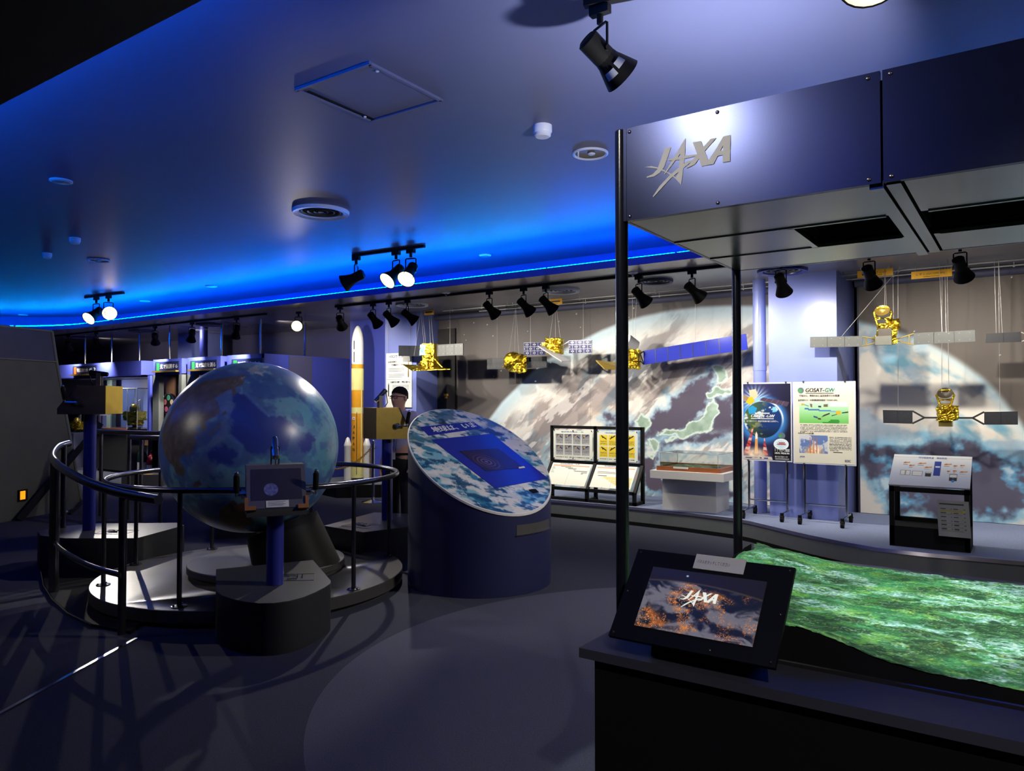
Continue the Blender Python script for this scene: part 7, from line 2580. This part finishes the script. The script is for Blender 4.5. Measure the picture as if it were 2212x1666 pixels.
def cased(label, px, pytop, pybot, y, k, seed):
    q0, q1 = onY(px, pybot, y), onY(px, pytop, y)
    if k == 1.0: q0.z = .934
    t = thing('satellite_model', label, 'satellite', q0, 0, 'golden models in the glass case')
    h_ = q1.z - q0.z
    rr = random.Random(seed)
    b = MB(); b.foil(q0 + Vector((0, 0, h_ * .42)), (.34 * k, .3 * k, h_ * .3), 6, .012, .4)
    b.foil(q0 + Vector((.02, 0, h_ * .2)), (.26 * k, .2 * k, h_ * .2), 5, .012, .2)
    for _ in range(10): b.box(q0 + Vector((rr.uniform(-.17, .17) * k, -.14 * k, h_ * rr.uniform(.15, .55))), (.07 * k, .08 * k, .03 * k), rr.random())
    b.build('body', K['gold'], t, smooth=False)
    b = MB(); b.cyl(q0, q0 + Vector((0, 0, h_ * .12)), .05 * k); b.lathe([(.12 * k, 0), (.12 * k, .02)], q0, 20); b.build('stand', K['brown'], t)
    b = MB(); b.lathe([(.11 * k, 0), (.1 * k, h_ * .16), (.06 * k, h_ * .26)], q0 + Vector((0, 0, h_ * .56)), 20); b.build('cover', K['brass'], t)
    b = MB(); b.cyl(q0 + Vector((0, 0, h_ * .7)), q0 + Vector((.2 * k, 0, h_ * .95)), .008); b.cyl(q0 + Vector((.05, 0, h_ * .9)), q0 + Vector((.22 * k, 0, h_ * .98)), .008); b.cyl(q0 + Vector((.2 * k, 0, h_ * .6)), q0 + Vector((.22 * k, 0, h_ * .98)), .008); b.build('antenna', K['silver'], t)
    return t


cased('golden satellite model in the glass case right of the yellow backed console', 291, 862, 930, cyy + .3, 1.0, 1)
cased('golden satellite model glimpsed left of the blue console post', 167, 895, 932, cyy + .3, .75, 2)
q = onY(168, 934, cyy + .3)
b = MB(); b.box((q.x, cyy + .3, q.z / 2), (.9, .6, q.z)); o = b.build('display_plinth', K['slate'], smooth=False); tag(o, 'slate plinth under the golden model left of the blue console post', 'plinth')
b = MB(); b.hexa([Vector((bx(209, cyy), cyy - .1, 1.2)), Vector((bx(226, cyy), cyy - .1, 1.2)), Vector((bx(226, cyy), cyy + .1, 1.2)), Vector((bx(209, cyy), cyy + .1, 1.2))], [Vector((bx(209, cyy), cyy - .1, 1.26)), Vector((bx(226, cyy), cyy - .1, 1.30)), Vector((bx(226, cyy), cyy + .1, 1.36)), Vector((bx(209, cyy), cyy + .1, 1.3))])
bpx = b; qq = Vector((bx(216, cyy), cyy, 0)); bpx.cyl(qq + Vector((0, 0, .93)), qq + Vector((0, 0, 1.21)), .03)
o = b.build('caption_stand', K['plastic'], smooth=False); tag(o, 'small white caption stand on the case cabinet', 'caption stand')

# low black step before the booths
l0, l1 = onZ(262, 1050, 0), onZ(352, 1050, 0)
b = MB(); b.hexa([l0, l1, l1 + Vector((-.2, .3, 0)), l0 + Vector((-.2, .3, 0))], [p + Vector((0, 0, .2)) for p in (l0, l1, l1 + Vector((-.2, .3, 0)), l0 + Vector((-.2, .3, 0)))])
lp_ = thing('low_step', 'low dark step with orange marker before the booths', 'step', l0)
b.build('body', K['plinth'], lp_, smooth=False)
mm = l0.lerp(l1, .62) + Vector((0, .0, .2))
dl_ = (l1 - l0).normalized()
b = MB(); b.hexa([mm - dl_ * .06, mm + dl_ * .06, mm + dl_ * .06 + Vector((-.03, .06, 0)), mm - dl_ * .06 + Vector((-.03, .06, 0))], [p + Vector((0, 0, .004)) for p in (mm - dl_ * .06, mm + dl_ * .06, mm + dl_ * .06 + Vector((-.03, .06, 0)), mm - dl_ * .06 + Vector((-.03, .06, 0)))])
b.build('marker', K['orange'], lp_)

# fire extinguishers with their sign
for px, m_, lb in ((307, 'bottlegreen', 'dark green cylinder standing in the gap between the booths'), (327, 'red', 'red fire extinguisher with white label beside the green cylinder')):
    q = onZ(px, 1031, 0)
    t = thing('fire_extinguisher', lb, 'extinguisher', q)
    k = 1.0 if m_ == 'bottlegreen' else .82
    b = MB(); b.lathe([(.085, 0), (.09, .02), (.09, .42 * k), (.075, .49 * k), (.03, .54 * k), (.028, .57 * k)], q, 22); b.build('body', K[m_], t)
    b = MB(); b.lathe([(.0915, .12 * k), (.0915, .3 * k)], q, 22, caps=False); b.build('label_band', K['paper'], t)
    b = MB(); b.box(q + Vector((0, 0, .60 * k)), (.05, .03, .06)); b.tube([q + Vector((0, -.02, .62 * k)), q + Vector((.1, -.03, .66 * k))], .012, 6); b.build('valve', K['brass'] if m_ == 'bottlegreen' else K['black'], t)
q = onZ(318, 1027, 0)
zs0, zs1 = q.z + .86, q.z + 1.12
sp_ = thing('floor_sign', 'orange square sign on thin stick above the extinguishers', 'sign', q)
zt_s = EYE - (946 - 868) * (q - Vector((0, 0, EYE))).dot(_fw) / F
b = MB(); b.cyl(q, q + Vector((0, 0, zt_s)), .012); b.build('stick', K['wire'], sp_)
b = MB(); b.box(q + Vector((.0, -.02, zt_s - .07)), (.13, .012, .17)); b.build('board', mat('cream_orange_sign', (226, 170, 110), .6, var=.2, scale=40), sp_)

# rods and pipe above the booths
for px, lb in ((183, 'far left'), (240, 'second'), (300, 'third'), (366, 'fourth')):
    x = bx(px, BY + .25)
    b = MB(); b.cyl((x, BY + .25, BT), (x, BY + .25, S), .02, seg=10)
    o = b.build('support_rod', K['chrome'])
    tag(o, {183: 'thin support rod nearest the partition above the wide booth', 240: 'bright support rod above the yellow backed console', 300: 'support rod above the right part of the wide booth', 366: 'bright support rod over the filter wheel booth'}[px], 'rod', 'rods above the booths')
for px in (478, 562, 658):
    y = BY + .25 if px < 600 else 8.9
    x = bx(px, y)
    b = MB(); b.cyl((x, y, BT), (x, y, S), .02, seg=10)
    o = b.build('support_rod', K['chrome'])
    tag(o, {478: 'support rod above the booth just left of the globe', 562: 'support rod above the globe top', 658: 'white support rod below the glaring spotlight'}[px], 'rod', 'rods above the booths')
x0, x1 = bx(383, 8.9), bx(421, 8.9)
b = MB(); b.box(((x0 + x1) / 2, 9.2, S / 2), (x1 - x0, .6, S)); o = b.build('column_booth', K['paleblue'], smooth=False); o['kind'] = 'structure'
x = bx(439, 8.7)
b = MB(); b.cyl((x, 8.7, 0), (x, 8.7, S), .075, seg=18); o = b.build('vertical_pipe', K['blue']); tag(o, 'blue vertical pipe beside the pale booth column', 'pipe')

# ------------------------------------------------------------------ ceiling fittings
def vent(label, px, py, z, r, dark=False, m='plastic'):
    q = onZ(px, py, z)
    t = thing('ceiling_vent', label, 'vent', q)
    b = MB(); b.lathe([(r, 0), (r, -.012), (r * .97, -.03), (r * .78, -.022), (r * .76, 0)], q, 48, caps=False); b.build('outer_ring', K[m], t)
    b = MB()
    for f in (.62, .42, .22):
        b.lathe([(r * f, .02), (r * f * 1.16, -.012), (r * f * 1.1, -.014), (r * f * .9, .018)], q, 40, caps=False)
    b.lathe([(r * .1, -.012), (.001, -.014)], q, 20, caps=False)
    b.build('cone_ring', K['plinth'] if dark or z > 3 else K[m], t)
    b = MB(); b.lathe([(r * .78, -.002), (.001, -.002)], q, 40, caps=False); b.build('throat', K['blackmatte'], t)
    return t


vent('round air vent with blue rim on the main ceiling over the globe', 693, 456, TOPZ, .265)
vent('shallow round vent on the lower ceiling near the left column', 890, 657, S, .24)
vent('shallow round vent on the lower ceiling in mid mural', 1212, 627, S, .24)
vent('dark round vent on the lower ceiling between the canopy posts', 1417, 606, S, .2, True, 'slate')
vent('dark round vent on the lower ceiling behind the rear canopy post', 1690, 583, S, .26, True, 'post')
vent('dim round vent over the booth signs, left', 181, 728, S, .24, True, 'slate')
vent('dim round vent over the booth signs, middle', 305, 714, S, .24, True, 'slate')
vent('dim round vent over the booth signs, right', 452, 700, S, .24, True, 'slate')


def detector(label, px, py, z=TOPZ, k=1.0):
    q = onZ(px, py, z)
    t = thing('smoke_detector', label, 'detector', q)
    b = MB(); b.lathe([(.062 * k, 0), (.062 * k, -.04 * k), (.058 * k, -.048 * k)], q, 32); b.build('base', K['plastic'], t)
    b = MB(); b.lathe([(.054 * k, -.046 * k), (.054 * k, -.066 * k), (.044 * k, -.074 * k), (.0, -.076 * k)], q, 32, caps=False); b.build('sensor', K['plastic'], t)
    return t


detector('white smoke detector left of the near canopy corner', 1172, 272)
detector('white smoke detector above the downlight at far left', 162, 514, k=.9)
detector('white smoke detector farthest left on the main ceiling', 102, 547, k=.85)


def downlight(label, px, py, r=.13, z=TOPZ):
    q = onZ(px, py, z)
    t = thing('downlight', label, 'downlight', q)
    b = MB(); b.lathe([(r, 0), (r, -.008), (r * .93, -.014), (r * .84, -.006), (r * .82, 0)], q, 40, caps=False); b.build('trim_ring', K['plastic'], t)
    b = MB(); b.lathe([(r * .84, -.004), (r * .5, -.002), (.001, -.002)], q, 36, caps=False); b.build('reflector_bowl', K['lens'], t)
    b = MB(); b.ball(q + Vector((.01, .0, -.006)), r * .22, 12, (1, 1, .4)); b.cyl(q + Vector((-.04, -r * .8, -.0)), q + Vector((-.04, -r * .8, -.05)), .005); b.build('lamp_pin', K['plastic'], t)
    return t


downlight('round recessed downlight just left of the near canopy post', 1275, 331)
downlight('round recessed downlight at the far left of the main ceiling', 213, 562)


def speaker(label, px, py, z=TOPZ, r=.085):
    q = onZ(px, py, z)
    t = thing('ceiling_disc', label, 'speaker', q)
    b = MB(); b.lathe([(r, 0), (r, -.01), (r * .8, -.018)], q, 28, caps=False); b.build('rim', K['plastic'], t)
    b = MB(); b.lathe([(r * .8, -.017), (.001, -.024)], q, 28, caps=False); b.build('cover', K['silver'], t)


speaker('small round ceiling disc alone at the upper left', 132, 390)
speaker('small ceiling disc right of the short lit track', 1048, 551, r=.075)
speaker('small ceiling disc between the two lit tracks', 456, 618, r=.09)
speaker('small ceiling disc right of the far left lit pair', 313, 650, r=.09)
speaker('small ceiling disc above the cove bend at far left', 50, 680, r=.09)
for px, py, lb in ((964, 632, 'small white sprinkler plate on the track left of the clear sign'), (1367, 589, 'small white sprinkler plate just right of the near canopy post')):
    q = onZ(px, py, S)
    t = thing('sprinkler', lb, 'sprinkler', q)
    b = MB(); b.lathe([(.055, 0), (.055, -.008), (.03, -.018)], q, 24); b.build('plate', K['plastic'], t)
    b = MB(); b.lathe([(.014, -.018), (.012, -.04), (.001, -.045)], q, 14, caps=False); b.build('head', K['steel'], t)

hp_ = [onZ(x, y, TOPZ) for x, y in ((643, 192), (798, 133), (950, 213), (803, 258))]
hx0, hx1, hy0, hy1 = -3.43, -2.85, 2.80, 3.385
hc = thing('access_hatch', 'square access hatch with thin metal frame in the ceiling', 'hatch', ((hx0 + hx1) / 2, (hy0 + hy1) / 2, TOPZ))
b = MB()
for c_, s_ in ((((hx0 + hx1) / 2, hy0, TOPZ - .008), (hx1 - hx0 + .02, .02, .016)), (((hx0 + hx1) / 2, hy1, TOPZ - .008), (hx1 - hx0 + .02, .02, .016)), ((hx0, (hy0 + hy1) / 2, TOPZ - .008), (.02, hy1 - hy0, .016)), ((hx1, (hy0 + hy1) / 2, TOPZ - .008), (.02, hy1 - hy0, .016))):
    b.box(c_, s_)
b.build('frame', K['ceil'], hc, smooth=False)
b = MB(); b.box(((hx0 + hx1) / 2, (hy0 + hy1) / 2, TOPZ - .004), (hx1 - hx0 - .04, hy1 - hy0 - .04, .008)); b.build('door', K['ceil'], hc, smooth=False)
b = MB(); b.box((hx0 + .035, (hy0 + hy1) / 2 + .02, TOPZ - .009), (.022, hy1 - hy0 - .06, .004)); b.build('gap', K['blackmatte'], hc, smooth=False)
b = MB()
for x, y in ((hx0 + .03, hy1 - .08), (hx1 - .02, hy0 + .08)): b.cyl((x, y, TOPZ - .008), (x, y, TOPZ - .018), .009, seg=10)
b.build('latch', K['plastic'], hc)

# lamp peeping in at the upper right edge
spot('pale spotlight shade cut off by the upper frame edge', onZ(1874, -268, TOPZ - .03), onZ(1874, -268, TOPZ - .03) + Vector((.1, -.3, -1)), lit='bulb', k=1.2)

# added beams without fittings for the ceiling patch, back wall, booths and niche
lamp('added_patch_beam', (-1.04, 3.25, 2.47), (-1.42, 3.52, 3.3), 120, (.95, .95, 1), 122, .3, .03, can)  # added light imitating a reflected patch on the ceiling
for x_ in (-17, -13.5, -10.8):
    lamp('added_wall_fill', (x_, 8.4, 2.86), (x_, 9.9, 2.3), 22, (1, .9, .8), 130, 1, .05)  # added fill that lifts the dark back wall
lamp('added_booth_fill', (-15.9, 8.2, 1.98), (-15.2, 8.9, .7), 110, (1, .96, .9), 140, .8, .05)  # added fill inside the booths, no fitting modelled
lamp('added_booth_fill', (-17.2, 8.2, 1.98), (-17.0, 9.0, .9), 60, (1, .96, .9), 140, .8, .05)
lamp('added_booth_fill', ((h2 + h3) / 2 + .1, BY - .25, 1.9), ((h2 + h3) / 2 - .1, BY + .4, 1.4), 14, (1, .9, .8), 90, .8, .03)
lamp('added_booth_fill', ((h4 + h5) / 2, BY - .2, 1.9), ((h4 + h5) / 2, BY + .5, 1.4), 10, (1, .9, .8), 90, .8, .03)
lamp('added_wall_fill', (-9.75, 8.0, 2.85), (-10.4, 9.0, 1.3), 26, (1, .95, .9), 120, 1, .05)  # added fill for the blue side wall
lamp('added_niche_fill', (-9.6, 7.7, 2.85), (-9.3, 9.2, 1.5), 22, (1, .93, .82), 110, .8, .03)  # added fill for the rocket niche, no fitting

SC.view_settings.view_transform = 'Standard'
SC.view_settings.look = 'None'
SC.view_settings.exposure = 0
SC.view_settings.gamma = 1
SC.view_settings.use_curve_mapping = False
SC.cycles.max_bounces = 6
SC.cycles.diffuse_bounces = 3
SC.cycles.glossy_bounces = 3
SC.cycles.transparent_max_bounces = 12
SC.cycles.sample_clamp_indirect = 4
SC.cycles.caustics_reflective = False
SC.cycles.caustics_refractive = False
